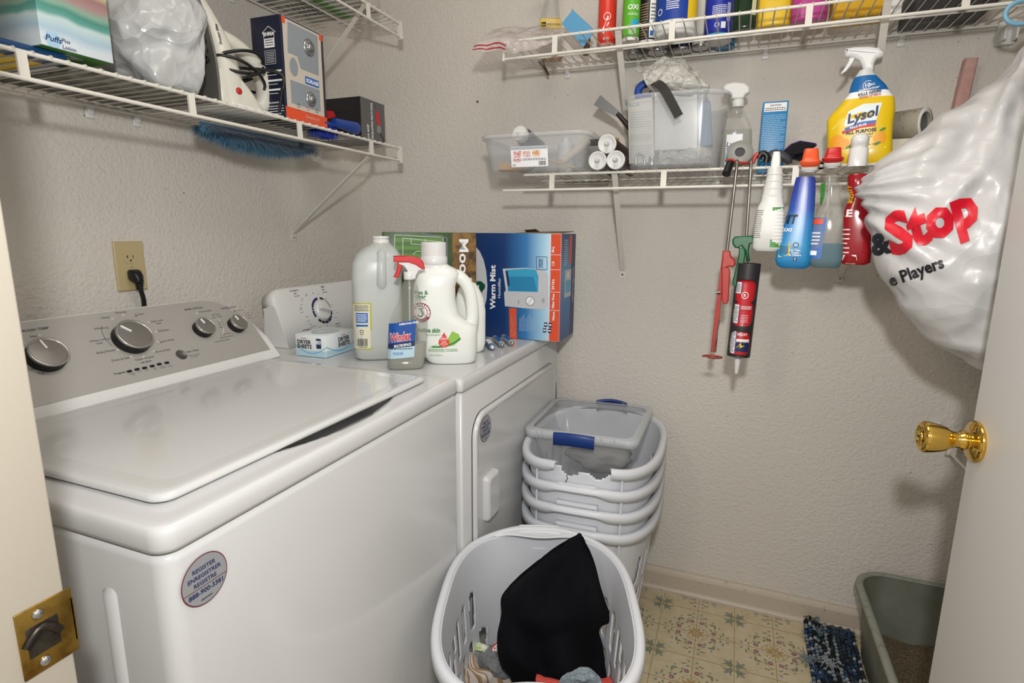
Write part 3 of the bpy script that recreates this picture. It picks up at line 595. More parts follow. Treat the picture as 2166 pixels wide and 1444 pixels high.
# ============================================================ helpers for goods: plane frames, bottles, cartons
class Fr:
    """a plane frame in world space; callable surface map; px() gives the frame coordinates a sight line hits"""
    def __init__(s, o, r, u): s.o = Vector(o); s.r = Vector(r).normalized(); s.u = Vector(u).normalized(); s.n = s.r.cross(s.u)
    def __call__(s, a, b, h=0): return s.o + s.r * a + s.u * b + s.n * h
    def px(s, u, v): q = PN(u, v, s.o, s.n) - s.o; return q.dot(s.r), q.dot(s.u)
def upright(c, yaw=0):
    """vertical plane through c turned to the viewer (plus yaw)"""
    v = Vector((c.x - CP.x, c.y - CP.y, 0)).normalized(); r = Vector((v.y, -v.x, 0)); r.rotate(Matrix.Rotation(yaw, 3, 'Z')); return Fr(c, r, (0, 0, 1))
def carton(name, label, cat, p0, p1, depth, H, m, group=None, bev=.0008, tilt=0):
    p0, p1 = Vector(p0), Vector(p1); p1.z = p0.z; r = (p1 - p0); w = r.length; r.normalize(); bk = Vector((0, 0, 1)).cross(r)
    c = (p0 + p1) / 2 + bk * depth / 2; t = thing(name, label, cat, c, math.atan2(r.y, r.x), group)
    b = MB(); b.bb((-w / 2, -depth / 2, 0), (w / 2, depth / 2, H), m, bev)
    fr = dict(front=Fr(p0, r, (0, 0, 1)), right=Fr(p1, bk, (0, 0, 1)), left=Fr(p0 + bk * depth, -bk, (0, 0, 1)), bottom=Fr(p0 + bk * depth, r, -bk), top=Fr(p0 + Vector((0, 0, H)), r, bk))
    return t, b, fr, w
def onto(t, b, f=None):
    """MB whose decals are in world space, brought into the thing's space"""
    Mi = MW(t).inverted(); return lambda s, q, h=0: Mi @ f(s, q, h)
class Bottle:
    """upright body of super-elliptic sections measured on the upright plane: rows (v, uL, uR, depth/width, exponent)"""
    def __init__(s, c, rows, yaw=0, k=36):
        s.F = upright(c, yaw); s.k = k; s.c = c; s.rows = []
        for v, ul, ur, dr, n in rows:
            a0, z = s.F.px((ul + ur) / 2, v); hw = (ur - ul) / 2 * mpp(s.F(a0, z)); s.rows.append((z, a0, hw, hw * dr, n))
        s.rows.sort(key=lambda r: r[0]); z0 = s.rows[0][0]; s.rows = [(z - z0,) + tuple(r) for z, *r in s.rows]; s.z0 = z0
    def at(s, z):
        R_ = s.rows
        if z <= R_[0][0]: return R_[0]
        for a, b in zip(R_[:-1], R_[1:]):
            if z <= b[0]: f = (z - a[0]) / max(1e-9, b[0] - a[0]); return tuple(x + (y - x) * f for x, y in zip(a, b))
        return R_[-1]
    def ring(s, z, g=0): _, x, a, b, n = s.at(z); return [(p, q, z) for p, q in sup(max(a + g, .0003), max(b + g, .0003), n, s.k, x, 0)]
    def body(s, mb, m, z0=None, z1=None, g=0, cap=(True, True)):
        lo = s.rows[0][0] if z0 is None else z0; hi = s.rows[-1][0] if z1 is None else z1
        zs = [lo] + [r[0] for r in s.rows if lo < r[0] < hi] + [hi]; Z = []
        for a, b in zip(zs[:-1], zs[1:]): n = max(1, int((b - a) / .02)); Z += [a + (b - a) * i / n for i in range(n)]
        Z.append(hi); return mb.loft([s.ring(z, g) for z in Z], m, cap)
    def front(s, ang=0):
        def f(x, z, h=0):
            _, cx, a, b, n = s.at(z)
            if ang == 0:
                q = min(.985, abs((x - cx) / a)); return Vector((x, -b * (1 - q ** n) ** (1 / n) - h, z))
            r0 = (a + b) / 2; t = -PI / 2 + ang + x / r0; c_, s_ = math.cos(t), math.sin(t); rr = (abs(c_ / a) ** n + abs(s_ / b) ** n) ** (-1 / n) + h
            return Vector((cx + rr * c_, rr * s_, z))
        return f
    def lp(s, u, v): a, z = s.F.px(u, v); return a, z - s.z0
    def yaw(s): return math.atan2(s.F.r.y, s.F.r.x)
    def loc(s): return (s.c.x, s.c.y, s.c.z + s.z0)
def bottle(name, label, cat, u, v, plane, rows, half, yaw=0, group=None, z=None):
    """plane 'z'/'y' with its value: where the front of the base rests"""
    c = PZ(u, v, z) if plane is None else PY(u, v, plane); vd = Vector((c.x - CP.x, c.y - CP.y, 0)).normalized(); c = c + vd * half if plane is None else c
    if plane is not None and z is not None: c.z = z
    B = Bottle(c, rows, yaw); L_ = list(B.loc()); L_[2] = z if z is not None else L_[2]; t = thing(name, label, cat, L_, B.yaw(), group); return B, t
def silh(mb, B, pts, th, m, y=0, bev=.002, smooth=True):
    """solid with a given side outline and real thickness, in the bottle's upright plane"""
    P = [B.lp(u, v) for u, v in pts]; M = Matrix(((1, 0, 0, 0), (0, 0, -1, y + th / 2), (0, 1, 0, 0), (0, 0, 0, 1)))
    return mb.prism(P, 0, th, m, M, bev=min(bev, th * .45), smooth=smooth)

# ============================================================ goods on the dryer
JUG = mat('milky_jug_plastic', '#dfe4e2', .3, alpha=.62); LIQ = mat('cloudy_vinegar', '#c9cdbb', .15, alpha=.72)
HD = .8912
B, t = bottle('vinegar_jug', 'gallon jug of clear vinegar with a yellow-edged label, left on the dryer', 'jug', 799, 766, None,
    [(767, 762, 838, 1, 4), (762, 754, 846, 1, 4), (735, 751, 849, 1, 4.5), (660, 749, 850, 1, 4.5), (600, 746, 849, 1, 4), (570, 747, 849, 1, 3.4), (553, 755, 846, 1, 3), (541, 768, 838, 1, 2.5), (533, 783, 828, 1, 2), (528, 790, 823, 1, 2)], .075, z=HD)
b = MB(); B.body(b, JUG); b.build('body', t)
_, zl = B.lp(799, 612); b = MB(); B.body(b, LIQ, .003, zl, g=-.0025); b.build('liquid', t)
b = MB(); hb = B.at(.12)[3]; pts = [B.lp(807, v) for v in (545, 552, 575, 600, 614, 620)]; b.tube([(pts[0][0], -hb * .45, pts[0][1]), (pts[1][0], -hb * .80, pts[1][1]), (pts[2][0], -hb * .93, pts[2][1]), (pts[3][0], -hb * .95, pts[3][1]), (pts[4][0], -hb * .95, pts[4][1]), (pts[5][0], -hb * .9, pts[5][1])], [.010, .0125, .0125, .0125, .0125, .008], mat('jug_handle_plastic', '#d3d9d8', .3, alpha=.5), 16); b.build('handle', t)
a, z = B.lp(806, 529); b = MB(Matrix.Translation((a, 0, z))); rr_ = mpp(B.c) * 17; b.lathe([(rr_, 0), (rr_, .007), (rr_ * .93, .008), (rr_ * .93, .0095), (rr_, .010), (rr_, .0155), (rr_ * .96, .0165), (.0001, .0165)], WGL, 30); b.build('cap', t)
f = B.front(R(-42)); b = MB(); YG = mat('yellow_green_print', '#b9b63a', .5); IVP = mat('cream_label', '#e4dfc6', .6)
z0, z1 = B.lp(760, 745)[1], B.lp(760, 650)[1]; b.rect(f, -.034, z0, .030, z1, YG, n=8); b.rect(f, -.034, z0 + .003, .0265, z1 - .003, IVP, .0008, 8)
zz = lambda k: z0 + (z1 - z0) * k
b.lines(f, -.006, zz(.82), .024, zz(.96), 6, BLK, h=.0012); b.rect(f, -.003, zz(.58), .022, zz(.79), BLU, .0011, 4); b.lines(f, -.001, zz(.60), .020, zz(.77), 4, WPR, h=.0014); b.rect(f, -.003, zz(.50), .022, zz(.54), BLU, .0011, 4); b.ringd(f, .009, zz(.40), .004, .0012, BLK, .0012); b.lines(f, .005, zz(.32), .013, zz(.35), 1, BLK)
b.bars(f, .0, zz(.08), .021, zz(.24), h=.0012); b.lines(f, .002, zz(.04), .020, zz(.07), 1, BLK, h=.0012); b.build('label', t)

# Windex
CLR = mat('clear_plastic', '#b9b9b0', .08, alpha=.24); SOL = mat('faint_cleaner_liquid', '#b4b5a8', .05, alpha=.55); TRG = mat('red_trigger_plastic', '#c81f22', .3)
def gl(x, y): return 720 + x / 4.165, 460 + y / 4.165       # reading marks off an enlargement
B, t = bottle('spray_bottle', 'clear spray bottle with a red and white trigger head in front of the jugs', 'spray bottle', 857, 784, None,
    [(781, 824, 891, .5, 4), (777, 820, 896, .52, 4), (750, 820, 901, .52, 4), (710, 821, 904, .52, 4), (680, 825, 904, .54, 3.5), (660, 834, 898, .6, 3), (640, 844, 891, .75, 2.6), (617, 848, 886, .9, 2.3), (604, 850, 883, .95, 2.1), (597, 855, 878, 1, 2), (590, 855, 877, 1, 2)], .03, z=HD)
b = MB(); B.body(b, CLR); b.build('body', t); b = MB(); B.body(b, SOL, .002, B.lp(857, 728)[1], g=-.0018); b.build('liquid', t)
a, z = B.lp(866, 594); b = MB(Matrix.Translation((a, 0, z))); b.lathe([(.0125, 0), (.013, .001), (.013, .0155), (.0115, .017), (.009, .018)], WGL, 24); b.build('collar', t); b = MB(); silh(b, B, [gl(*p) for p in ((585, 545), (660, 552), (668, 520), (690, 480), (740, 465), (690, 430), (600, 405), (520, 405), (512, 420), (560, 440), (590, 480))], .021, WGL, 0); b.build('spray_head', t)
b = MB(); silh(b, B, [gl(*p) for p in ((468, 352), (600, 350), (690, 368), (728, 400), (746, 466), (716, 466), (660, 428), (600, 408), (512, 406), (468, 404))], .025, TRG, 0); b.build('head_cover', t)
b = MB(); silh(b, B, [gl(*p) for p in ((500, 410), (545, 418), (546, 450), (528, 500), (512, 545), (468, 538), (490, 490), (503, 450))], .014, TRG, 0); b.build('trigger', t)
b = MB(); a, z = B.lp(866, 594); b.tube([(a, .003, z), (a - .002, .003, z * .5), (a - .006, .002, .006)], .0022, mat('dip_tube', '#d9d9d2', .4, alpha=.5), 8); b.build('dip_tube', t)
f = B.front(); b = MB(); WX = mat('window_cleaner_blue', '#174f9e', .35); WX2 = mat('window_cleaner_pale', '#b9d7e6', .4)
L4 = lambda x, y: B.lp(*gl(x, y))
P = [L4(*p) for p in ((428, 940), (665, 900), (648, 1222), (418, 1245))]
bl = lambda a, c: Vector(P[3]) * (1 - a) * (1 - c) + Vector(P[2]) * a * (1 - c) + Vector(P[1]) * a * c + Vector(P[0]) * (1 - a) * c
def band(c0, c1, m, h): b.grid(lambda a, c: f(*bl(a, c0 + (c1 - c0) * c), h), 8, 2, m)
band(0, 1, WX2, .0006); band(.42, 1, WX, .0009); band(.30, .44, NAVY, .0011)
def T(s, x, y, hp, m, **k): q = L4(x, y); b.text(s, f, q[0], q[1], hp / 4.165 * mpp(B.c) * 1.0, m, off=k.pop('off', .0020), rot=k.pop('rot', R(7)), **k)
T('AMMONIA-FREE', 602, 938, 17, WPR, bold=.02); T('Windex', 530, 1082, 72, WPR, bold=.07, shear=.2, w=.049, off=.0014); T('Windex', 530, 1082, 72, RED, bold=.03, shear=.2, w=.047, off=.0020)
T('MULTISURFACE', 550, 1130, 22, WPR, bold=.03, w=.039); T('VINEGAR', 510, 1205, 26, BLU, w=.024, rot=R(3)); b.lines(f, *L4(425, 1165), *L4(640, 1140), 1, INK, h=.0012); b.build('label', t)

# detergent jug
DW = mat('detergent_white_plastic', '#e9ebe6', .28)
def det(u0, v0, off, nm, label, yaw=0, plain=False, dv=0, half=.045):
    q = lambda x, y: (720 + x / 4.165 + off, 460 + y / 4.165 + dv)
    rows = [(1318, 800, 1170, .62, 3), (1300, 770, 1192, .62, 3.2), (1200, 700, 1203, .60, 3.4), (1000, 680, 1203, .58, 3.4), (960, 665, 1110, .70, 3), (900, 642, 1040, .78, 3), (780, 645, 1014, .8, 3), (660, 650, 1012, .8, 3), (600, 655, 1030, .75, 2.8), (550, 662, 1050, .66, 2.6), (510, 680, 1020, .62, 2.4), (480, 702, 960, .7, 2.2), (462, 712, 935, .9, 2)]
    B, t = bottle(nm, label, 'detergent jug', *q(975, 1300), None, [(q(l, y)[1], q(l, y)[0], q(r_, y)[0], d, n) for y, l, r_, d, n in rows], half, yaw, z=HD)
    b = MB(); B.body(b, DW); hp = [B.lp(*q(*p)) for p in ((960, 560), (1040, 575), (1105, 635), (1142, 720), (1160, 820), (1166, 920), (1155, 1010))]; b.tube(curve([(x, 0, z) for x, z in hp], 22), .0125, DW, 14, flatten=1.25); b.build('body', t)
    a, z = B.lp(*q(825, 462)); k = mpp(B.c) / 4.165; b = MB(Matrix.Translation((a, 0, z))); b.lathe([(112 * k, 0), (114 * k, 10 * k), (114 * k, 50 * k), (104 * k, 62 * k)], WGL, 40)
    P = []
    n = 72
    b.loft([[((r_ + (0 if i % 2 else -.0006)) * math.cos(2 * PI * i / n), (r_ + (0 if i % 2 else -.0006)) * math.sin(2 * PI * i / n), z_) for i in range(n)] for r_, z_ in ((104 * k, 60 * k), (104 * k, 170 * k), (101 * k, 178 * k))], WGL, smooth=False); b.build('cap', t)
    return B, t, q
B, t, q = det(0, 0, 0, 'detergent_jug', 'white laundry detergent jug with a round red emblem and green writing')
f = B.front(); b = MB(); L4 = lambda x, y: B.lp(*q(x, y)); k = mpp(B.c) / 4.165; MAR = mat('emblem_maroon', '#8c1d38', .4); LG = mat('leaf_green', '#8fbf4a', .4); DG = mat('deep_green', '#2f7d3c', .4); DRP = mat('drop_red', '#d8432f', .4)
def T(s, x, y, hp, m, **kw): c = L4(x, y); b.text(s, f, c[0], c[1], hp * k, m, off=.0016, **kw)
T('free &', 718, 718, 34, DG, bold=.02); T('clear', 715, 752, 34, DG, bold=.02); b.lines(f, *L4(665, 770), *L4(765, 762), 1, INK)
c = L4(715, 875); b.disc(f, c[0], c[1], 85 * k, MAR, .0006); b.disc(f, c[0], c[1], 52 * k, WPR, .0010); 
cc = c; b.text('ARM & HAMMER', lambda s, t_, h: f(cc[0] + s, cc[1] + t_, h), 0, 0, 20 * k, WPR, arc=58 * k, off=.0014, bold=.03, w=250 * k)
b.strip(f, [(cc[0] - 26 * k, cc[1] - 22 * k), (cc[0] + 4 * k, cc[1] - 34 * k), (cc[0] + 22 * k, cc[1] - 8 * k), (cc[0] + 2 * k, cc[1] + 26 * k)], 13 * k, INK, .0015); b.strip(f, [(cc[0] - 18 * k, cc[1] + 30 * k), (cc[0] + 22 * k, cc[1] + 36 * k)], 10 * k, INK, .0016)
T('sensitive skin', 765, 1042, 40, DG, bold=.03, w=.057 * 1.15); T('hypoallergenic', 820, 1068, 16, GRN)
sw = [L4(*p) for p in ((735, 1150), (860, 1145), (940, 1110), (985, 1030), (1040, 1055), (1060, 1100), (1000, 1150), (900, 1172), (800, 1172))]; b.poly(f, sw, LG, .0006); b.strip(f, [L4(*p) for p in ((735, 1150), (830, 1166), (930, 1160), (1010, 1125), (1055, 1090))], 14 * k, DG, .0009)
dp = [L4(915 + x, 1110 + y) for x, y in ((0, -70), (18, -40), (42, -5), (48, 22), (34, 48), (0, 58), (-34, 48), (-48, 22), (-42, -5), (-18, -40))]; b.poly(f, dp, DRP, .0012); T('Skin', 915, 1105, 32, WPR, maxw=.018); T('SAFE', 915, 1128, 14, WPR); T('CERTIFIED', 915, 1144, 11, WPR); T('100', 915, 1158, 9, WPR)
b.lines(f, *L4(780, 1212), *L4(920, 1178), 3, GRN); b.lines(f, *L4(930, 1205), *L4(1030, 1178), 3, GRN, 4); T('105 FL OZ (3.28 QT) 3.1 L', 850, 1245, 18, GRN, maxw=.032); b.build('label', t)
q = lambda x, y: (720 + x / 4.165, 460 + y / 4.165)
B, t = bottle('detergent_jug', 'white jug mostly hidden behind the emblem jug, only its right edge showing', 'detergent jug', *q(1130, 1205), None,
    [(q(0, y)[1], q(l, 0)[0], q(r_, 0)[0], d, n) for y, l, r_, d, n in ((1207, 1040, 1235, .62, 3), (1190, 1020, 1262, .62, 3.2), (1130, 1010, 1277, .6, 3.4), (850, 1010, 1279, .6, 3.4), (740, 1015, 1262, .6, 3), (660, 1040, 1225, .62, 2.6), (610, 1075, 1190, .7, 2.2), (600, 1095, 1165, .9, 2))], .042, z=HD)
b = MB(); B.body(b, DW); b.build('body', t); a, z = B.lp(*q(1130, 600)); b = MB(Matrix.Translation((a, 0, z - .001))); b.lathe([(.009, 0), (.009, .012), (.0001, .012)], WGL, 24); b.build('cap', t)

# box with the sports picture, on its side
GF = mat('photo_grass_dark', '#35501f', .35, var=(40, '#2b421b', .4, .7)); FO = mat('photo_autumn_leaves', '#8a6426', .35, var=(55, '#3f2a10', .38, .66)); GL = mat('photo_pitch_light', '#5b8a35', .4); GDK = mat('photo_pitch_dark', '#436f2b', .4)
p0 = PZ(819, 733, HD); p1 = PZ(1008, 724, HD); HM = ZH(p1.x, p1.y, 492) - HD
t, b, fr, w = carton('cereal_box', 'tall printed box with a green playing field and large white letters reading downwards', 'box', p0, p1, .055, HM, GF)
F = onto(t, b, fr['front']); px = fr['front'].px; q = lambda x, y: px(*gl(x, y)); k = mpp(p0) / 4.165
A, C = q(985, 140), q(1205, 960); b.rect(F, A[0], .001, w - .0005, HM - .001, FO, .0004)
A, C = q(478, 350), q(905, 150)
for i in range(6): b.rect(F, A[0], A[1] + (C[1] - A[1]) * i / 6, C[0], A[1] + (C[1] - A[1]) * (i + 1) / 6, (GL, GDK)[i % 2], .0004)
for pts in (((478, 350), (478, 152), (905, 175), (905, 350)), ((550, 350), (550, 180), (895, 215), (895, 350)), ((622, 182), (622, 232), (748, 240), (748, 190)), ((820, 350), (815, 205))): b.strip(F, [q(*p) for p in pts], .0011, WPR, .0007)
b.strip(F, [q(*p) for p in ((710, 140), (938, 178), (942, 420))], .0028, mat('photo_grey_post', '#6f7580', .4), .0009); c = q(690, 345); b.ringd(F, c[0], c[1], .016, .0011, WPR, .0007, 20, 160)
c = q(1048, 190); b.text('Moon Mu', lambda s, t_, h: F(c[0] + t_, c[1] - s, h), 0, 0, .027, WPR, al='L', bold=.02, w=.205)
c = q(1075, 880); b.text('soft', lambda s, t_, h: F(c[0] + t_, c[1] - s, h), -.02, -.004, .012, BLK, al='L', bold=.02); b.build('carton', t)

# humidifier carton
HB1 = stripes('humidifier_blue', 'X', [(-.16, '#0e2a5e'), (-.02, '#12376f'), (.05, '#2f77b4'), (.10, '#9cc9e4'), (.14, '#d8eaf2')], .4)
p1 = PZ(1182, 723, HD); p0 = PZ(1026, 711, HD); dr = (p1 - p0).normalized(); p1.y = min(p1.y, -.10); p0 = p1 - dr * .31; HH = ZH(p1.x, p1.y, 494) - HD
bk = Vector((0, 0, 1)).cross(dr); dep = min(.17, (-.006 - p1.y) / max(.2, bk.y)); 
if p0.x + bk.x * dep < .215: p0 = p1 - dr * .30
t, b, fr, w = carton('humidifier_box', 'dark blue carton picturing a warm mist humidifier, in the corner of the dryer', 'box', p0, p1, dep, HH, HB1)
F = onto(t, b, fr['front']); px = fr['front'].px; q = lambda x, y: px(*gl(x, y)); k = mpp(p1) / 4.165; LBW = mat('appliance_grey', '#c6c8cb', .4); TK = mat('tank_cyan', '#3aa3cc', .3); LT = mat('pale_cyan', '#8cc8e0', .35)
ra = q(1848, 600)[0]; b.rect(F, ra, .001, w - .0005, HH - .001, ORG, .0004)
U90 = lambda x, y: (lambda c: (lambda s, t_, h=0: F(c[0] - t_, c[1] + s, h)))(q(x, y))
for s, x, y, hp, m, bo in (('M-L', 1885, 280, 24, WPR, .03), ('1.0', 1885, 405, 24, WPR, .03), ('24 Hrs', 1885, 590, 24, WPR, .03), ('Filter Free', 1885, 735, 22, WPR, .03), ('Warm', 1888, 870, 22, WPR, .03)): b.text(s, U90(x, y), 0, 0, hp * k, m, bold=bo)
for y in (327, 458, 655, 815): c = q(1850, y); b.rect(F, ra, c[1] - .0006, w, c[1] + .0006, WPR, .0006)
b.text('Warm Mist', U90(1365, 615), 0, 0, 52 * k, WPR, bold=.03, w=400 * k); b.text('Humidifier', U90(1412, 620), 0, 0, 28 * k, WPR, w=180 * k)
# the pictured appliance
P = [q(*p) for p in ((1430, 450), (1640, 442), (1800, 465), (1828, 500), (1830, 780), (1800, 808), (1640, 800), (1450, 780), (1442, 660), (1458, 640))]; b.poly(F, P, LBW, .0006)
P = [q(*p) for p in ((1455, 462), (1640, 450), (1725, 460), (1745, 520), (1742, 655), (1478, 648), (1470, 560))]; b.poly(F, P, TK, .0009); P = [q(*p) for p in ((1480, 520), (1700, 520), (1735, 650), (1480, 646))]; b.poly(F, P, mat('tank_cyan_deep', '#2b86b4', .3), .0011)
P = [q(*p) for p in ((1455, 470), (1475, 470), (1495, 600), (1475, 604))]; b.poly(F, P, NAVY, .0012); c = q(1672, 735); b.ringd(F, c[0], c[1], 42 * k, 3 * k, INK, .0010); b.disc(F, c[0], c[1], 34 * k, WPR, .0010); b.strip(F, [q(1652, 762), q(1690, 712)], 9 * k, LBW, .0013)
for x in (1780, 1788, 1796): b.strip(F, [q(x, 710), q(x, 750)], 2.5 * k, INK, .0012)
c = q(1575, 745); b.text('VICKS', lambda s, t_, h=0: F(c[0] - t_, c[1] + s, h), 0, 0, 11 * k, INK)
P = [q(*p) for p in ((1726, 345), (1822, 345), (1822, 458), (1730, 458))]; b.strip(F, P + [P[0]], 4 * k, NAVY, .0014); b.text('VAPORS', U90(1765, 403), 0, 0, 15 * k, NAVY, bold=.03, off=.0018); b.text('2 WAYS', U90(1785, 403), 0, 0, 15 * k, NAVY, bold=.03, off=.0018)
P = [q(*p) for p in ((1488, 795), (1552, 800), (1556, 1068), (1492, 1060))]; b.poly(F, P, ORG, .0010); b.text('Comforting Relief from', U90(1518, 945), 0, 0, 16 * k, WPR, maxw=210 * k, bold=.02); b.text('Cough and Congestion', U90(1540, 945), 0, 0, 16 * k, WPR, maxw=210 * k, bold=.02)
for x in range(1580, 1720, 17): c, d = q(x, 1000), q(x + 7, 850); b.rect(F, c[0], c[1], d[0], d[1] - (x % 3) * .006, mat('pale_caption', '#9fb9d6', .5), .0007)
P = [q(*p) for p in ((1195, 258), (1230, 300), (1262, 370), (1285, 470), (1296, 600), (1288, 720), (1262, 820), (1195, 860))]; b.poly(F, P, LBW, .0006); P = [q(*p) for p in ((1200, 560), (1240, 560), (1275, 590), (1275, 620), (1240, 665), (1200, 672))]; b.poly(F, P, mat('logo_green', '#0f4a35', .4), .0009); c = q(1213, 605); b.text('ks', lambda s, t_, h=0: F(c[0] - t_, c[1] + s, h), 0, -.004, 22 * k, WPR, bold=.03, off=.0015)
for x, y in ((1795, 960), (1785, 1010), (1835, 965), (1830, 1015)): c = q(x, y); b.rect(F, c[0], c[1], c[0] + 30 * k, c[1] + 38 * k, NAVY, .0012); b.rect(F, c[0] + 4 * k, c[1] + 14 * k, c[0] + 26 * k, c[1] + 26 * k, WPR, .0015)
G = onto(t, b, fr['right']); D_ = dep; HS2 = stripes('humidifier_side_blue', 'Z', [(0, '#1a4a86'), (.1, '#2f6fae'), (.2, '#5b95c6'), (.31, '#1c3f78')], .4); b.rect(G, .0005, .0005, D_ * .7, HH - .0005, HS2, .0004); b.rect(G, D_ * .7, .0005, D_ - .0005, HH - .0005, NAVY, .0004); b.rect(G, .0005, .001, .006, HH - .001, ORG, .0006)
b.rect(G, D_ * .28, HH * .40, D_ * .72, HH * .66, LBW, .0006); b.rect(G, D_ * .34, HH * .44, D_ * .70, HH * .56, TK, .0009); b.disc(G, D_ * .5, HH * .61, .010, WPR, .0010)
b.text('Warm Mist Humidifier', lambda s, t_, h=0: G(D_ * .84 + t_, HH * .5 - s, h), 0, 0, .009, WPR, bold=.02); b.rect(G, D_ * .55, HH * .72, D_ * .72, HH * .98, ORG, .0006); b.lines(G, D_ * .2, HH * .7, D_ * .45, HH * .95, 12, WPR, 5, .25)
b.build('carton', t)
b = MB(); CB = mat('brown_cardboard', '#8d7355', .8); b.M = MW(t).inverted(); u0 = fr['top']; b.add([u0(w * .50, D_ * .9, .0005), u0(w * .66, D_ * .9, .0005), u0(w * .64, D_ * .60, .013), u0(w * .52, D_ * .60, .010)], [(0, 1, 2, 3)], CB); b.add([u0(w * .55, .001, .0008), u0(w, .001, .0008), u0(w + .002, D_ * .8, .007), u0(w * .55, D_ * .8, .004)], [(0, 1, 2, 3)], CB); b.build('top_flap', t, sol=.0015)

# dryer sheet box
SB = mat('sheet_box_blue', '#b7d6e4', .4); SBW = mat('sheet_box_white', '#e8eef0', .4)
pc = PZ(690, 757, HD); pl = PZ(627, 751, HD); pr_ = PZ(752, 738, HD); d1 = (pc - pl).normalized(); wl = (pc - pl).length; wr = (pr_ - pc).length; Hs = ZH(pc.x, pc.y, 711) - HD
if pl.x < .212: pass
t, b, fr, w = carton('dryer_sheet_box', 'small pale blue box of dryer sheets on the dryer below its dial', 'box', pl, pc, wr, Hs, SBW)
F = onto(t, b, fr['front']); G = onto(t, b, fr['right'])
for Q, W_ in ((F, wl), (G, wr)):
    b.rect(Q, .0005, .0005, W_ - .0005, Hs * .28, SB, .0004); b.strip(Q, [(W_ * i / 12, Hs * (.50 - .35 * math.sin(PI * i / 12 * .95))) for i in range(13)], .0016, TEAL, .0009)
b.text('DRYER', F, w * .30, Hs * .58, Hs * .18, BLK, bold=.03); b.text('SHEETS', F, w * .30, Hs * .37, Hs * .18, BLK, bold=.03); b.rect(F, w * .70, Hs * .40, w * .86, Hs * .86, NAVY, .0008); b.text('80', F, w * .78, Hs * .60, Hs * .18, WPR, bold=.03, off=.0013)
b.text('DRYER', G, wr * .62, Hs * .58, Hs * .2, BLK, bold=.03); b.text('SHEETS', G, wr * .62, Hs * .34, Hs * .2, BLK, bold=.03); b.text('meijer', F, w * .3, Hs * .8, Hs * .09, RED); b.text('meijer', G, wr * .62, Hs * .82, Hs * .09, RED); 
Tt = onto(t, b, fr['top']); b.poly(Tt, [(w / 2 + x, wr / 2 + y) for x, y in sup(w * .32, wr * .30, 2.6, 24)], mat('film_grey', '#c2cdd2', .25), .0005); b.ringd(Tt, w / 2, wr / 2, w * .34, .0015, TEAL, .0006, ry=wr * .32)
b.build('carton', t)

# three small tubes
for k_, (u, v, du, dv, lab, m, capm) in enumerate(((1042, 742, -22, -26, 'small blue and white ointment tube with a white cap', mat('tube_blue', '#5a6f9a', .35), WGL), (1063, 736, -24, -22, 'small clear plastic tube lying between two others by the humidifier carton', mat('tube_clear', '#a9afb4', .2, alpha=.7), CHR), (1084, 733, -26, -20, 'small clear plastic tube nearest the carton front, rightmost of three', mat('tube_clear'), CHR))):
    p = PZ(u, v, HD); q = PZ(u + du, v + dv, HD); d = (q - p).normalized(); Lg = .105; t = thing('small_tube', lab, 'tube', p + Vector((0, 0, .0095)), math.atan2(d.y, d.x)); M = Matrix.Rotation(PI / 2, 4, 'Y')
    b = MB(M); b.lathe([(.0075, .008), (.009, .011), (.009, .085), (.0085, Lg)], m, 20); b.rect(lambda s, t_, h=0: Vector((-(.0091 + h) * math.cos(s / .009), (.0091 + h) * math.sin(s / .009), t_)), -.008, .018, .008, .08, (WPR, BLU, BLU)[k_], n=6); b.build('tube_body', t)
    b = MB(M); b.lathe([(.0001, -.001), (.004, -.001), (.0048, .001), (.0048, .008), (.007, .009)], capm, 14); b.build('cap', t)
# ============================================================ goods on the left shelf
ZL = 1.471; DK = ZL + .0055
def shelf_pt(u, x): return PX(u, 200, x).y
# flattened paper sheets on the wires, under the bag, iron and lock box
b = MB(); CBD = mat('grey_card', '#8f8c84', .8, var=(30, '#6c6961', .4, .6))
b.bb((.03, -1.14, DK), (.27, -.86, DK + .004), CBD, .001); tag(b.build('flattened_carton'), 'grey flattened carton lying on the wires beneath the white plastic bag', 'cardboard')
b = MB(); b.bb((.04, -.845, DK), (.285, -.665, DK + .006), PAPER, .001); tag(b.build('paper_stack'), 'thin stack of white papers under the steam iron', 'papers')
# blue and yellow pack under the tissue box
b = MB(); b.bb((.03, -1.41, DK), (.275, -1.165, DK + .016), mat('pack_blue', '#15406e', .35), .004); b.bb((.10, -1.30, DK - .0006), (.24, -1.18, DK + .002), YEL, .0006); tag(b.build('soft_pack'), 'flat blue and yellow pack lying under the tissue box', 'pack')
# tissue box
TB = stripes('tissue_box_print', 'Z', [(0, '#4c9a3a'), (.006, '#d5dfe4'), (.03, '#d3dde3'), (.044, '#a9c4d4'), (.060, '#c2d6d6'), (.066, '#5f9f96'), (.074, '#4b8d80'), (.081, '#86ab97'), (.092, '#a88686'), (.104, '#9c7573'), (.114, '#beb290'), (.124, '#86ad8d'), (.135, '#b3bf86')], .4, wob=.03, wscale=9)
zb = DK + .017; XT = .292; cA = PX(88, 95, XT); cB = PX(240, 130, XT); p0 = Vector((XT, cA.y, zb)); p1 = Vector((XT, cB.y, zb))
t, b, fr, w = carton('tissue_box', 'cube tissue box striped in pastel green, pink and blue at the left of the shelf', 'tissue box', p0, p1, .115, .128, TB)
F = onto(t, b, fr['front']); q = fr['front'].px; c = q(112, 84); kk = mpp(p1)
P = [(c[0] + (15 + 2 * math.cos(6 * R(a))) * kk * math.cos(R(a)), c[1] + (13 + 2 * math.cos(6 * R(a))) * kk * math.sin(R(a))) for a in range(0, 360, 8)]; b.poly(F, P, mat('cloud_blue', '#a5cbe4', .4), .0006)
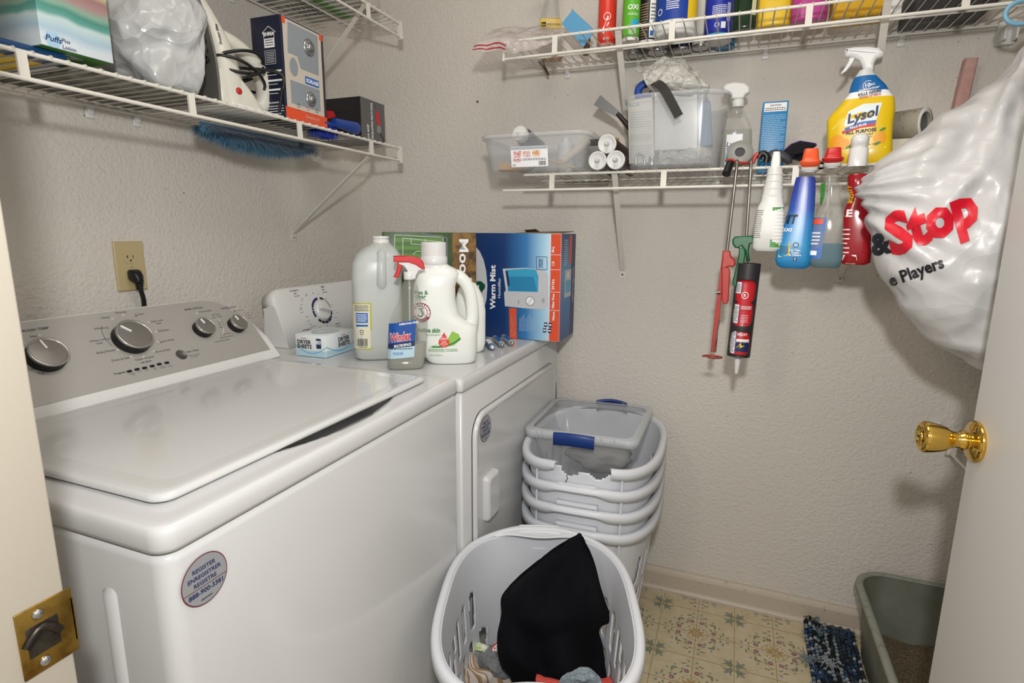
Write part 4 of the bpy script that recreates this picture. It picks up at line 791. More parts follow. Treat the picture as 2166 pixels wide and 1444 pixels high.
b.text('Puffs', F, c[0], c[1] - .003, .0092, NAVY, bold=.01, shear=.25, off=.0012); c = q(131, 90); b.text('Plus', F, c[0], c[1] + .001, .0058, NAVY, al='L', bold=.01); b.text('Lotion', F, c[0], c[1] - .009, .0058, NAVY, al='L', bold=.01)
G = onto(t, b, fr['bottom']); b.rect(G, .001, .001, w - .001, .114, mat('green_box_base', '#4c9436', .45), .0005); b.poly(G, [(w * .45 + x, .085 + y) for x, y in sup(.030, .012, 2, 20)], mat('cloud_grey', '#aab4ad', .4), .0009); b.text('Puffs', G, w * .45, .081, .009, BLK, off=.0012); b.build('carton', t)
# carrier bags bundled
BAGW = film('white_bag_film', '#c3c4c4', .95, 14, .02)
def crumple(name, label, cat, c, rad, m, seed, amp=.22, sub=5, flatz=None, lim=None, group=None, ridge=3.2):
    bm = bmesh.new(); bmesh.ops.create_icosphere(bm, subdivisions=sub, radius=1)
    for v in bm.verts:
        p = v.co.copy(); q = p * 1.15 + Vector((seed, seed * .7, -seed))
        n1 = fbm(q, 2); n2 = 1 - abs(noise.noise(q * ridge)) * 2; n3 = 1 - abs(noise.noise(q * ridge * 2.3)) * 2; k = 1 + amp * n1 + amp * .30 * n2 + amp * .05 * n3
        p = Vector((p.x * rad[0] * k, p.y * rad[1] * k, p.z * rad[2] * k))
        if flatz is not None and p.z < flatz: p.z = flatz + (p.z - flatz) * .04
        if lim: p = Vector((max(lim[0], min(lim[1], p.x)), max(lim[2], min(lim[3], p.y)), p.z))
        v.co = p
    bm.verts.index_update(); b = MB(); b.add([v.co.copy() for v in bm.verts], [[v.index for v in f.verts] for f in bm.faces], m, True); bm.free()
    o = b.build(name); o.location = c; tag(o, label, cat, group); return o
pc = PX(332, 95, .17); crumple('plastic_bag', 'crumpled white plastic bag between the tissue box and the iron', 'plastic bag', (.165, pc.y - .012, DK + .108), (.115, .088, .135), BAGW, 3.1, .30, 5, -.098, (-.155, .118, -.098, .074), ridge=1.7)
# iron standing on its heel
IW = mat('iron_ivory_plastic', '#d3d0c4', .32); SO = mat('soleplate_metal', '#807f79', .3, .45)
ic = Vector((.205, PX(474, 200, .205).y, DK + .0065)); t = thing('steam_iron', 'ivory steam iron standing on its heel with a black cord wound round it', 'iron', ic, R(-12))
def IS(u, v): q = Fr(ic, (math.sin(R(-22)), math.cos(R(22)), 0), (0, 0, 1)).px(u, v); return q
Ht = ZH(ic.x, ic.y, 4) - ic.z
def hwf(z): u = z / Ht; return .055 * (1 - max(0, (u - .25) / .75) ** 1.7) + .0008
b = MB(); N = 18
# local: x = width, y = towards the handle side (+y), sole at y = -.045
b.loft([[(x, y, Ht * i / N) for x, y in [(-hwf(Ht * i / N), -.045), (hwf(Ht * i / N), -.045), (hwf(Ht * i / N), -.040), (-hwf(Ht * i / N), -.040)]] for i in range(N + 1)], SO, smooth=False)
for i in range(5):
    for s in (-1, 1): z = Ht * (.40 + i * .085); b.disc(lambda a, c, h=0: Vector((-a, -.045 - h, c)), s * hwf(z) * .55, z, .0022, DRK, .0003, ry=.006, n=10)
b.build('soleplate', t)
b = MB(); dp = lambda z: .050 * (1 - (z / Ht) ** 2.2) + .014 * (1 - z / Ht)
b.loft([[(x, -.040 + (y + 1) * .5 * (dp(Ht * i / N) + .012), Ht * i / N) for x, y in sup(max(.0006, hwf(Ht * i / N) * .97), 1, 2.8, 24)] for i in range(N + 1)], IW)
b.loft([[(x, y, z) for x, y in rrect(w_, d_, .012, 5, 0, -.040 + d_ / 2)] for z, w_, d_ in ((0, .100, .100), (.004, .106, .108), (.040, .104, .082), (.075, .098, .05))], IW); b.build('body', t)
b = MB(); hp = [(0, -.018, Ht * .70), (0, .015, Ht * .68), (0, .055, Ht * .60), (0, .090, Ht * .46), (0, .104, Ht * .28), (0, .094, Ht * .11), (0, .066, .018), (0, .02, .016)]; b.tube(curve(hp, 30), [.014 + .006 * math.sin(PI * i / 30) for i in range(31)], IW, 16); b.build('handle', t)
b = MB(Matrix.Translation((.0535, .004, .035)) @ Matrix.Rotation(PI / 2, 4, 'Y')); b.lathe([(.0075, -.004), (.0075, .001), (.005, .003), (.0001, .0035)], mat('red_lamp_lens', '#b3201c', .3), 20); b.build('indicator_lens', t)
f = lambda s, q, h=0: Vector((-s * 0 + hwf(.16) * .93 + h, -.022 + s, q)); b = MB(); b.text('Proctor Silex', lambda s, q, h=0: Vector((hwf(Ht * .66 + s) * .985 + .001, -.020 - q, Ht * .66 + s)), 0, 0, .006, BLK, bold=.03, rot=0); b.build('brand_mark', t)
b = MB(); cp = []
for k in range(170):
    a = k / 170 * 2 * PI * 3.6; zz = Ht * (.30 + .22 * (k / 170) + .05 * math.sin(a * .5)); cp.append((.062 * math.cos(a) * (1 - .15 * k / 170), .024 + .072 * math.sin(a) - .0, zz + .02 * math.sin(a + k * .05)))
cp += curve([cp[-1], (.06, .100, Ht * .42), (.062, .112, Ht * .26), (.062, .110, .06), (.06, .10, .008)], 24)[1:]; b.tube(cp, .0036, BP, 8); b.build('cord', t)
# lock set box
LN = mat('lock_box_navy', '#131c33', .35); XB_ = .292; p0 = Vector((XB_, PX(605, 243, XB_).y, DK)); p1 = Vector((XB_ - .004, PX(695, 268, XB_).y, DK)); p0.z = p1.z = DK
HL = ZH(p0.x, p0.y, 29) - DK; t, b, fr, w = carton('lock_set_box', 'navy lock set box with orange bands and a clear front window', 'box', p0, p1, .088, HL, LN)
F = onto(t, b, fr['front']); G = onto(t, b, fr['left']); q = fr['front'].px; BG = mat('lock_box_beige', '#c9bfb2', .45); WN = mat('lock_window', '#8d959b', .18); MTL = mat('satin_nickel', '#9fa2a3', .3, .8)
def c2(x, y): return 400 + x / 3.8, y / 3.8
b.rect(F, .006, .001, w - .010, HL * .985, BG, .0004); b.rect(F, .0005, .0005, w - .0005, HL * .125, ORG, .0007); b.rect(F, .004, HL * .93, .016, HL * .995, ORG, .0007); b.rect(F, w - .016, HL * .93, w - .004, HL * .995, ORG, .0007)
P = [(w * .12, HL * .66), (w * .34, HL * .66), (w * .40, HL * .55), (w * .84, HL * .55), (w * .86, HL * .965), (w * .16, HL * .965)]; b.poly(F, P, WN, .0007); b.rect(F, w * .14, HL * .17, w * .84, HL * .40, WN, .0007); c = (w * .24, HL * .54); b.disc(F, c[0], c[1], .019, BG, .0009); b.disc(F, c[0], c[1], .0145, WN, .0012, ry=.021)
c = (w * .66, HL * .455); b.poly(F, [(c[0] + x, c[1] + y) for x, y in rrect(.052, .018, .002)], BLU, .0010); b.text('SCHLAGE', F, c[0], c[1] - .0045, .009, WPR, bold=.04, w=.046, off=.0016)
b.text('Security set', F, w * .62, HL * .062, .008, BG, off=.0014); b.lines(F, w * .45, HL * .03, w * .8, HL * .05, 1, BG)
for k, s in enumerate(('', '', 'EZ')): c = (w * (.30 + .22 * k), HL * .165); b.ringd(F, c[0], c[1] - .006 + .006, .0045, .001, BLK if k != 1 else ORG, .0010); b.lines(F, c[0] - .008, c[1] - .012, c[0] + .008, c[1] - .009, 1, INK)
D_ = .088; cx_ = D_ * .60
b.strip(G, [(cx_ - .020, HL * .84), (cx_, HL * .90), (cx_ + .020, HL * .84), (cx_ + .015, HL * .835), (cx_ + .015, HL * .70), (cx_ - .015, HL * .70), (cx_ - .015, HL * .835), (cx_ - .020, HL * .84)], .0012, WPR); b.text('BHMA', G, cx_, HL * .81, .0085, WPR, bold=.04); b.rect(G, cx_ - .014, HL * .70, cx_ + .014, HL * .785, WPR, .0005)
b.lines(G, cx_ - .012, HL * .71, cx_ + .012, HL * .78, 3, BLK); b.strip(G, [(cx_ - .015, HL * .54), (cx_ - .015, HL * .67), (cx_ + .016, HL * .67), (cx_ + .016, HL * .54), (cx_ - .015, HL * .54)], .0007, WPR); b.lines(G, cx_ - .012, HL * .55, cx_ + .013, HL * .66, 7, WPR, 2, .3)
for hh in (.46, .37, .28): b.rect(G, D_ * .35, HL * hh, D_ * .95, HL * (hh + .018), WPR, .0006); b.lines(G, D_ * .4, HL * (hh - .035), D_ * .8, HL * (hh - .02), 1, WPR)
b.text('LIFETIME GUARANTEE*', G, D_ * .60, HL * .155, .0035, WPR, bold=.03); b.lines(G, D_ * .35, HL * .04, D_ * .95, HL * .14, 4, WPR, 6, .3); b.ringd(G, D_ * .22, HL * .15, .005, .0008, WPR); b.strip(G, [(D_ * .19, HL * .152), (D_ * .215, HL * .145), (D_ * .25, HL * .165)], .0012, WPR); b.build('carton', t)
b = MB(); b.M = MW(t).inverted(); f = fr['front']
for (a, c, r1) in ((w * .62, HL * .80, .020), (w * .60, HL * .27, .018)): M = Matrix((f.r, f.u, f.n)).transposed().to_4x4(); M.translation = f(a, c, .0008); b = MB(); b.M = MW(t).inverted(); b.lathe([(r1, 0), (r1, .002), (r1 * .7, .004), (r1 * .45, .004), (r1 * .6, .008), (.0001, .009)], MTL, 24, M); b.build('lock_cylinder', t)
# multi-tool box
TG = mat('tool_box_grey', '#5a5959', .4); TBK = mat('tool_box_black', '#221f20', .4); XQ = .285; p0 = Vector((XQ, PX(765, 290, XQ).y, DK)); p1 = Vector((XQ, PX(815, 296, XQ).y, DK)); HT = ZH(p0.x, p0.y, 203) - DK
t, b, fr, w = carton('power_tool_box', 'grey and black oscillating multi-tool box at the right end of the left shelf', 'box', p0, p1, .20, HT, TBK)
F = onto(t, b, fr['front']); G = onto(t, b, fr['left']); b.rect(F, .0005, .0005, w - .0005, HT - .0005, TG, .0004)
for s, k, hp in (('2.0 AMP', .30, .0085), ('OSCILLATING MULTI-TOOL', .47, .0085)): b.text(s, lambda a, c, h=0, k=k: F(w * k - c, a, h), HT * .04, 0, hp, WPR, bold=.03, al='L', maxw=HT * .9)
b.poly(F, [(w * x, HT * y) for x, y in ((.60, .66), (.66, .80), (.74, .78), (.78, .60), (.80, .42), (.66, .46))], RED, .0008); b.poly(F, [(w * x, HT * y) for x, y in ((.62, .30), (.66, .44), (.80, .42), (.82, .32), (.76, .24), (.66, .24))], MTL, .0009); b.strip(F, [(w * .78, HT * .24), (w * .90, HT * .14), (w * .92, HT * .04)], .004, BLK, .0010); b.strip(F, [(w * .62, HT * .80), (w * .60, HT * .95)], .0016, BLK)
D_ = .20; b.poly(G, [(D_ * x, HT * y) for x, y in ((.1, .64), (.35, .74), (.52, .70), (.56, .56), (.3, .50), (.1, .54))], RED, .0006); b.strip(G, [(D_ * .55, HT * .64), (D_ * .8, HT * .66)], .002, BLK)
b.build('carton', t)
# blue brush between the boxes
BB = mat('blue_brush_plastic', '#1d3f8f', .35); yb0, yb1 = PX(702, 240, .27).y, PX(760, 255, .298).y
t = thing('scrub_brush', 'blue-handled scrub brush lying in front of the multi-tool box', 'brush', (.292, (yb0 + yb1) / 2, DK + .022), (0, 0, 0))
b = MB(); Lb = (yb1 - yb0); b.loft([[(x * k_, y, z * k_) for x, z in [(.011 * math.cos(a), .014 * math.sin(a)) for a in [2 * PI * i / 16 for i in range(16)]]] for y, k_ in ((-Lb / 2 - .02, .8), (-Lb / 2, .9), (0, 1.1), (Lb / 2 - .012, 1.25), (Lb / 2 - .003, 1.15), (Lb / 2, .8))], BB); b.build('handle', t)
b = MB(); rnd = random.Random(5)
for i in range(260): y = rnd.uniform(-Lb / 2 - .075, -Lb / 2 + .004); x = -.02 + rnd.uniform(-.02, .012); b.tube([(x, y, -.010), (x + rnd.uniform(-.006, .006), y + rnd.uniform(-.006, .006), -.044 + rnd.uniform(0, .008))], .0007, mat('blue_bristle', '#15319c', .5), 4, cap=False)
b.box((-.024, -Lb / 2 - .035, -.006), (.042, .08, .010), BB, .003)
b.build('bristles', t)
# duster
DU1 = mat('duster_blue', '#5a8fb0', .7, sheen=.4); DU2 = mat('duster_deep_blue', '#2f6080', .7, sheen=.4)
t = thing('duster', 'fluffy blue duster sagging through the wires below the iron and the lock box', 'duster', (.17, -.69, 1.448)); b = MB(); rnd = random.Random(11)
yA, yB = PX(425, 258, .17).y + .69, PX(655, 300, .17).y + .69
for i in range(6500):
    y = rnd.uniform(yA, yB); e = math.sin(PI * min(1, max(0, (y - yA) / (yB - yA)))) ** .5; a = rnd.uniform(-PI * .98, PI * -.02); L = rnd.uniform(.024, .050) * (.45 + .65 * e); dx, dz = math.cos(a) * 1.4, math.sin(a); sy = rnd.uniform(-.5, .6)
    p = Vector((dx * .012, y, dz * .003 - .002)); q = p + Vector((dx * L, sy * L, dz * L * (.7 + .35 * e))); m_ = (p + q) / 2 + Vector((rnd.uniform(-.004, .004), rnd.uniform(-.004, .004), 0)); wd = Vector((0, .0008, .0)); b.add([p - wd, p + wd, m_ + wd, m_ - wd, q], [(0, 1, 2, 3), (3, 2, 4)], (DU1, DU2)[rnd.random() < .35])
b.build('fluff', t); b = MB(); b.tube([(0, yA, 0), (0, yB, 0)], .006, DU2); b.build('core', t)
# upper left shelf: cartons seen through the wires
Z2_ = 1.842 + .0062
for nm, lab, x0_, x1_, ya, yb_, h, m, strip in (('cardboard_box', 'grey printed carton on the top left shelf seen through the wires', .02, .25, -.80, -.45, .16, mat('carton_grey', '#9a9da3', .6), None), ('cardboard_box', 'white carton with a green band at the end of the top left shelf', .04, .285, -.445, -.27, .10, mat('carton_white', '#b9b6ac', .6), GRN)):
    b = MB(); b.bb((x0_, ya, Z2_), (x1_, yb_, Z2_ + h), m, .001); g = lambda s, q, h=0, x0_=x0_, ya=ya: Vector((x0_ + q, ya + s, Z2_ - .0003 - h))
    if strip: b.rect(g, .0, .12, yb_ - ya, .15, mat('bright_green_band', '#4f9a2c', .45), .0003); b.lines(g, .02, .02, .12, .10, 5, INK)
    else: b.lines(g, .02, .03, .30, .20, 7, BLK, 3, .35)
    tag(b.build(nm), lab, 'box')
b = MB(); q = PX(365, 2, .06); b.box((.14, min(q.y, -.86), Z2_ + .03), (.15, .10, .06), WPL, .01); tag(b.build('plastic_tub'), 'white plastic tub on the top left shelf, barely showing at the top edge', 'tub')
# ============================================================ lower shelf on the back wall
ZB = zs2 + .0058
BINP = mat('clear_bin_plastic', '#c3c6c9', .14, alpha=.26); BINR = mat('clear_bin_rim', '#c9ccce', .18, alpha=.42)
def bin_(name, label, x0, x1, y0, y1, z, h, flare=.02, r=.03, thick=.0025):
    t = thing(name, label, 'plastic bin', ((x0 + x1) / 2, (y0 + y1) / 2, z)); w, d = x1 - x0, y1 - y0
    ring = lambda g, zz, rr_=None: [(a, c, zz) for a, c in rrect(w + 2 * g, d + 2 * g, (rr_ or r) + g, 7)]
    b = MB(); b.loft([ring(-.006, 0), ring(-.001, .003), ring(0, .008), ring(flare, h - .008)], BINP, cap=(True, False)); b.loft([ring(-.002, .008), ring(flare - .002, h - .008)], BINP, cap=(False, False)); b.build('tub', t)
    b = MB(); b.loft([ring(flare, h - .012), ring(flare + .007, h - .012), ring(flare + .009, h - .003), ring(flare + .005, h), ring(flare - .001, h)], BINR, cap=(False, False)); b.build('rim', t); return t
b1 = bin_('storage_bin', 'shallow clear bin with a white label at the left end of the back shelf', .668, .936, -.335, -.055, ZB, .098, .016, .022)
f = lambda s, q, h=0: Vector((s, -.140 - .0165 * (q / .09) - .001 - h, q))
a0 = PY(1082, 310, -.34).x - .802; a1 = PY(1160, 310, -.34).x - .802; zq0, zq1 = .012, .064; b = MB()
SG = mat('label_grey', '#aeb7bd', .5); b.poly(f, [(a0 + (a1 - a0) / 2 + x, (zq0 + zq1) / 2 + y) for x, y in rrect(a1 - a0, zq1 - zq0, .003)], WPR, .0003); b.rect(f, a0 + .001, zq1 - .008, a1 - .001, zq1 - .001, SG, .0006)
for k, c in enumerate(('#d87f80', '#d7a9a4', '#e0a05c')): m = mat('label_photo_%s' % 'abc'[k], c, .5, var=(120, '#efe0dc', .4, .6)); x = a0 + .008 + k * .027; b.rect(f, x, zq1 - .027, min(x + .022, a1 - .001), zq1 - .011, m, .0006)
SR = mat('label_red', '#b8202e', .4); c = (a0 + .018, zq0 + .019); b.disc(f, c[0], c[1], .0125, SR, .0007, ry=.0058); b.disc(f, c[0], c[1], .0115, WPR, .0009, ry=.0048); b.text('Sterilite', f, c[0], c[1] - .0022, .0045, SR, bold=.03, maxw=.019, off=.0014)
b.bars(f, a1 - .026, zq0 + .003, a1 - .007, zq0 + .014); b.lines(f, a0 + .034, zq0 + .016, a1 - .005, zq0 + .022, 2, INK); b.lines(f, a0 + .004, zq0 + .002, a0 + .013, zq0 + .008, 2, BLK); b.build('label', b1)
# what the shallow bin holds
DKB = mat('dark_bottle', '#2c3038', .3)
q = PY(1103, 274, -.30); t = thing('glue_bottle', 'dark bottle with a round white cap lying in the shallow clear bin', 'bottle', (q.x, -.32, q.z - .012)); Mt = Matrix.Rotation(R(-104), 4, 'X') @ Matrix.Rotation(R(10), 4, 'Y')
b = MB(Mt); b.lathe([(.020, 0), (.021, .002), (.021, .020), (.019, .022)], WPL, 28); b.lathe([(.004, -.008), (.004, 0)], WPL, 10); b.build('cap', t); b = MB(Mt); b.lathe([(.018, .022), (.024, .030), (.024, .115), (.020, .120), (.0001, .120)], DKB, 28); b.build('body', t)
b = MB(); b.prism([(-.030, 0), (.030, 0), (.034, .012), (-.026, .022)], 0, .05, mat('yellow_foam', '#d9a23a', .8, var=(40, '#c4892a', .4, .7)), Matrix(((1, 0, 0, 0), (0, 0, -1, 0), (0, 1, 0, 0), (0, 0, 0, 1))), bev=.003); o = b.build('foam_wedge'); o.location = (.715, -.255, ZB + .009); tag(o, 'yellow foam wedge at the left corner of the shallow clear bin', 'sponge')
b = MB(); b.tube([(.032 * math.cos(a * .35) * (1 - .0 * a), .010 * math.sin(a * .35) + .0015 * a, .034 + .028 * math.sin(a * .35)) for a in range(50)], .0035, mat('hose_grey', '#9ba19a', .4, alpha=.8), 8); o = b.build('tube_coil'); o.location = (.725, -.235, ZB + .008); tag(o, 'coil of pale tubing standing behind the yellow foam wedge', 'tubing')
b = MB(); p, q = Vector((.865, -.29, ZB + .024)), Vector((.905, -.16, ZB + .095)); b.tube([p, q], .0115, mat('cream_roll', '#d2c6b8', .6), 20); tag(b.build('paper_roll'), 'pinkish white roll leaning upright inside the shallow clear bin', 'roll')
b = MB(); b.tube([(.825, -.315, ZB + .035), (.90, -.27, ZB + .012)], .003, mat('wood_stick', '#c2a377', .7), 8); tag(b.build('wooden_stick'), 'short wooden stick in the shallow clear bin, beside the label', 'stick')
b = MB(); b.lathe([(.024, 0), (.024, .085), (.012, .095), (.012, .105)], mat('white_tub_plastic', '#d4d6d6', .35), 26, Matrix.Translation((.835, -.14, ZB + .009))); tag(b.build('white_bottle'), 'white bottle standing at the back of the shallow clear bin', 'bottle')
b = MB(); b.box((.915, -.018, ZB + .127), (.10, .026, .018), mat('black_gold_box', '#1c1a16', .35), .001, ); b.box((.964, -.018, ZB + .127), (.004, .028, .020), mat('gold_edge', '#c49b2e', .35), .0005)
o = b.build('spark_plug_box'); o.location = (-.0, 0, -.012 + .0); tag(o, 'small black and gold box lying behind the rim of the shallow clear bin', 'box')
# support for it: a plank-like carton standing behind the bin
b = MB(); b.bb((.80, -.026, ZB), (.955, -.008, ZB + .105), mat('plain_card', '#bdb6a8', .7), .001); tag(b.build('plain_carton'), 'plain carton standing on edge between the shallow bin and the wall', 'box')
# three sealant tubes lying end on
CT = mat('sealant_tube_brown', '#40201c', .45)
proto = None
for k, (x, z, lab) in enumerate(((.975, ZB + .0232, 'white-ended sealant tube lying end on, lower left of the three'), (1.0225, ZB + .0232, 'white-ended sealant tube lying end on, lower right of the three'), (.9985, ZB + .0232 + .0405, 'white-ended sealant tube lying on top of the other two'))):
    if proto is None:
        proto = thing('sealant_tube', lab, 'sealant tube', (x, -.325, z), 0, 'sealant tubes stacked between the two clear bins'); M = Matrix.Rotation(-PI / 2, 4, 'X')
        b = MB(M); b.lathe([(.0225, .010), (.0225, .215), (.021, .218), (.0001, .218)], CT, 30); b.build('tube_body', proto)
        b = MB(M); b.lathe([(.0001, .004), (.019, .004), (.0205, 0), (.0232, 0), (.0232, .012), (.0225, .014)], WPL, 34); b.build('end_cap', proto)
        b = MB(M); b.lathe([(.0035, -.012), (.0055, -.010), (.007, .004)], mat('nozzle_grey', '#c9c9c7', .35), 14); b.build('nozzle_stub', proto)
    else: copy_thing(proto, (x, -.325, z), (0, 0, 0), lab)
# tall clear bin
b2 = bin_('storage_bin', 'tall clear bin stuffed with packets, a black strap hanging over its front', 1.052, 1.270, -.325, -.075, ZB, .176, .012, .045)
XC, YC = 1.169, -.20
def card(name, lab, cat, pts, y, th, m, extra=None):
    P = [PY(u, v, y) for u, v in pts]; b = MB(); b.prism([(p.x, p.z) for p in P], 0, th, m, Matrix(((1, 0, 0, 0), (0, 0, -1, y + th), (0, 1, 0, 0), (0, 0, 0, 1))))
    if extra: extra(b, lambda s, q, h=0: Vector((s, y - h, q)), lambda u, v: (PY(u, v, y).x, PY(u, v, y).z))
    return tag(b.build(name), lab, cat)
def ex(b, f, q):
    a, c = q(1330, 225), q(1352, 218); b.rect(f, a[0], a[1], c[0], c[1], SG, .0004); b.text('Scotch', f, (a[0] + c[0]) / 2, a[1] + .002, .004, WPR, bold=.03, off=.001, maxw=.022)
    for i, (v0, v1, n) in enumerate(((272, 232, 7), (300, 282, 4), (345, 305, 9))): a, c = q(1333, v0), q(1379, v1); b.lines(f, a[0], a[1], c[0], c[1], n, SG, i, .3)
card('blister_card', 'pale printed package card standing at the left inside the tall clear bin', 'package', ((1331, 346), (1328, 212), (1380, 204), (1384, 343)), -.285, .004, mat('card_offwhite', '#dedcd2', .6), ex)
card('paper_packet', 'large blank white packet inside the tall clear bin', 'packet', ((1384, 318), (1385, 190), (1474, 184), (1474, 314)), -.262, .03, mat('packet_white', '#e6e6e4', .45, bump=(25, .5, .01)))
card('blue_packet', 'blue packet showing through the right of the tall clear bin', 'packet', ((1480, 310), (1478, 215), (1502, 212), (1506, 305)), -.20, .05, mat('packet_blue', '#5f86a8', .5))
b = MB(); pts = [PY(u, v, -.292) for u, v in ((1345, 348), (1345, 336), (1348, 328), (1354, 325), (1360, 328), (1363, 336), (1363, 348))]; b.tube(curve(pts, 18), .0032, CHR, 10); tag(b.build('u_bolt'), 'small steel U-bolt at the bottom of the tall clear bin', 'bolt')
b = MB(); q = PY(1378, 347, -.292); b.lathe([(.0001, 0), (.0085, 0), (.009, .002), (.009, .022), (.007, .024), (.0001, .024)], CHR, 24, Matrix.Translation((q.x, -.286, ZB + .0088))); tag(b.build('socket_bit'), 'steel socket standing beside the U-bolt in the tall clear bin', 'socket')
def sheet(name, lab, cat, rows, y, m, disp=.006, dsc=30, th=.0006, nu=40, nv=30, seed=1, deco=None):
    R_ = [[PY(u, v, yy) for u, v, yy in r] for r in rows]; fn = patch(R_, nu, nv, disp, dsc, seed); b = MB(); b.grid(fn, nu, nv, m)
    if deco: deco(b, fn)
    return tag(b.build(name, sol=th), lab, cat)
PLF = film('crinkled_film', '#cfcdc6', .72, 30, .01)
sheet('bubble_wrap_bag', 'crinkled clear bag bulging out of the top of the tall clear bin', 'plastic bag', [[(1348, 150, -.24), (1400, 126, -.22), (1440, 124, -.22), (1474, 150, -.24)], [(1358, 160, -.27), (1400, 150, -.28), (1450, 150, -.28), (1490, 168, -.25)], [(1372, 180, -.28), (1410, 180, -.30), (1450, 182, -.30), (1500, 186, -.27)], [(1380, 205, -.24), (1420, 215, -.23), (1460, 215, -.23), (1500, 210, -.22)]], 0, PLF, .010, 34, seed=4)
sheet('film_bag', 'crumpled clear film at the bottom of the tall clear bin', 'plastic film', [[(1390, 322, -.27), (1440, 318, -.28), (1500, 310, -.24)], [(1390, 335, -.285), (1440, 332, -.30), (1505, 325, -.27)], [(1392, 346, -.27), (1440, 345, -.28), (1500, 340, -.25)]], 0, PLF, .010, 40, seed=9)
b = MB(); q = PY(1366, 190, -.22); b.tube([(q.x + .02 * math.cos(R(a)), -.22 + .003 * math.sin(R(a)), q.z - .004 + .02 * math.sin(R(a))) for a in range(0, 360, 15)], .008, mat('blue_tape', '#1d49a0', .5), 10, closed=True, flatten=1.3); tag(b.build('tape_roll'), 'blue tape roll poking out of the tall clear bin beneath the strap', 'tape')
b = MB(); pts = [PY(u, v, y) for u, v, y in ((1366, 184, -.20), (1376, 176, -.25), (1390, 176, -.31), (1404, 188, -.352), (1418, 212, -.356), (1436, 246, -.358))]; b.strap(curve(pts, 26), .021, .002, mat('black_webbing', '#2b2722', .75), (.88, 0, .47)); tag(b.build('nylon_strap'), 'black flat strap hanging over the front rim of the tall clear bin', 'strap')
t = thing('putty_knife', 'grey metal scraper leaning out of the tall clear bin towards the sealant tubes', 'scraper', (0, 0, 0)); BLD = mat('brushed_blade', '#8c8f90', .35, .8)
P = [PY(u, v, -.19) for u, v in ((1256, 222), (1270, 201), (1310, 235), (1308, 250))]; b = MB(); b.prism([(p.x, p.z) for p in P], 0, .0015, BLD, Matrix(((1, 0, 0, 0), (0, 0, -1, -.19), (0, 1, 0, 0), (0, 0, 0, 1)))); b.build('blade', t)
p, q = PY(1306, 240, -.19), PY(1345, 285, -.19); b = MB(); b.tube([p, q], [.006, .009], mat('dark_handle', '#2a1f1c', .5), 12); b.build('handle', t)
# clear daily cleanser
def c4(x, y): return 1500 + x / 3.252, y / 3.252
def spraytop(t, B, head, collar, mh, mc, th=.020, trig=None, mt=None, neck=None):
    l, r_, y0, y1 = collar; a, z0_ = B.lp((l + r_) / 2, y1); _, z1_ = B.lp((l + r_) / 2, y0); rad = (r_ - l) / 2 * mpp(B.c)
    b = MB(Matrix.Translation((a, 0, 0))); b.lathe([(rad * .97, z0_), (rad, z0_ + .001), (rad, z1_ - .002), (rad * .8, z1_)], mc, 24); b.build('collar', t)
    b = MB(); silh(b, B, head, th, mh, 0, .005); b.build('spray_head', t)
    if trig: b = MB(); silh(b, B, trig, .010, mt or mh, 0, .002); b.build('trigger', t)
B, t = bottle('spray_bottle', 'clear spray bottle of daily cleanser with a white head, behind the tall clear bin', 'spray bottle', 1560, 340, -.17,
    [(346, 1524, 1586, .55, 3.4), (338, 1522, 1590, .55, 3.6), (262, 1528, 1590, .55, 3.6), (248, 1533, 1587, .58, 3.2), (225, 1541, 1578, .7, 2.4), (212, 1548, 1573, .85, 2), (206, 1551, 1573, 1, 2)], 0, z=ZB)
b = MB(); B.body(b, CLR); b.build('body', t); b = MB(); B.body(b, SOL, .002, B.lp(1557, 258)[1], g=-.0018); b.build('liquid', t)
hd = [c4(*p) for p in ((100, 545), (125, 520), (180, 510), (250, 515), (284, 545), (284, 580), (255, 600), (238, 625), (160, 628), (155, 600), (130, 590), (105, 585))]; spraytop(t, B, hd, (1550, 1574, 193, 209), WPL, WPL, .022)
f = B.front(); b = MB(); A, C = B.lp(*c4(110, 1090)), B.lp(*c4(238, 870)); b.rect(f, A[0], A[1], C[0], C[1], LBL, .0006, 8); b.rect(f, A[0], A[1] + (C[1] - A[1]) * .42, C[0] - .002, C[1] - .001, WPR, .0009, 8); c = ((A[0] + C[0]) / 2 - .002, A[1] + (C[1] - A[1]) * .62)
b.text('Lysol', f, c[0], c[1], .0125, NAVY, bold=.02, shear=.25, off=.0014, rot=.1, maxw=.034); b.strip(f, [(A[0] + .002, c[1] - .006), (C[0] - .004, c[1] - .002)], .004, BLU, .0012); b.strip(f, [(A[0] + .002, c[1] - .011), (C[0] - .006, c[1] - .007)], .003, RED, .0012)
b.text('daily', f, c[0] + .004, A[1] + .018, .006, INK); b.text('CLEANSER', f, c[0] + .001, A[1] + .010, .005, INK, bold=.02, maxw=.033); b.build('label', t)
# blue caution box
CB2 = mat('caution_box_blue', '#2382be', .4); p0 = PY(1604, 338, -.13); p1 = PY(1657, 338, -.13); p0.z = p1.z = ZB; Hc = ZH(p0.x, p0.y, 216) - ZB
t, b, fr, w = carton('slim_blue_box', 'slim blue box with a white caution panel, between two spray bottles', 'box', p0, p1, .055, Hc, CB2); F = onto(t, b, fr['front'])
b.rect(F, w * .06, Hc * .86, w * .94, Hc * .98, WPR, .0004); b.text('CAUTION:', F, w * .5, Hc * .935, .0042, BLK, bold=.02); b.lines(F, w * .1, Hc * .87, w * .9, Hc * .92, 2, INK); b.lines(F, w * .06, Hc * .16, w * .94, Hc * .82, 26, LBL, 3, .3); b.build('carton', t)
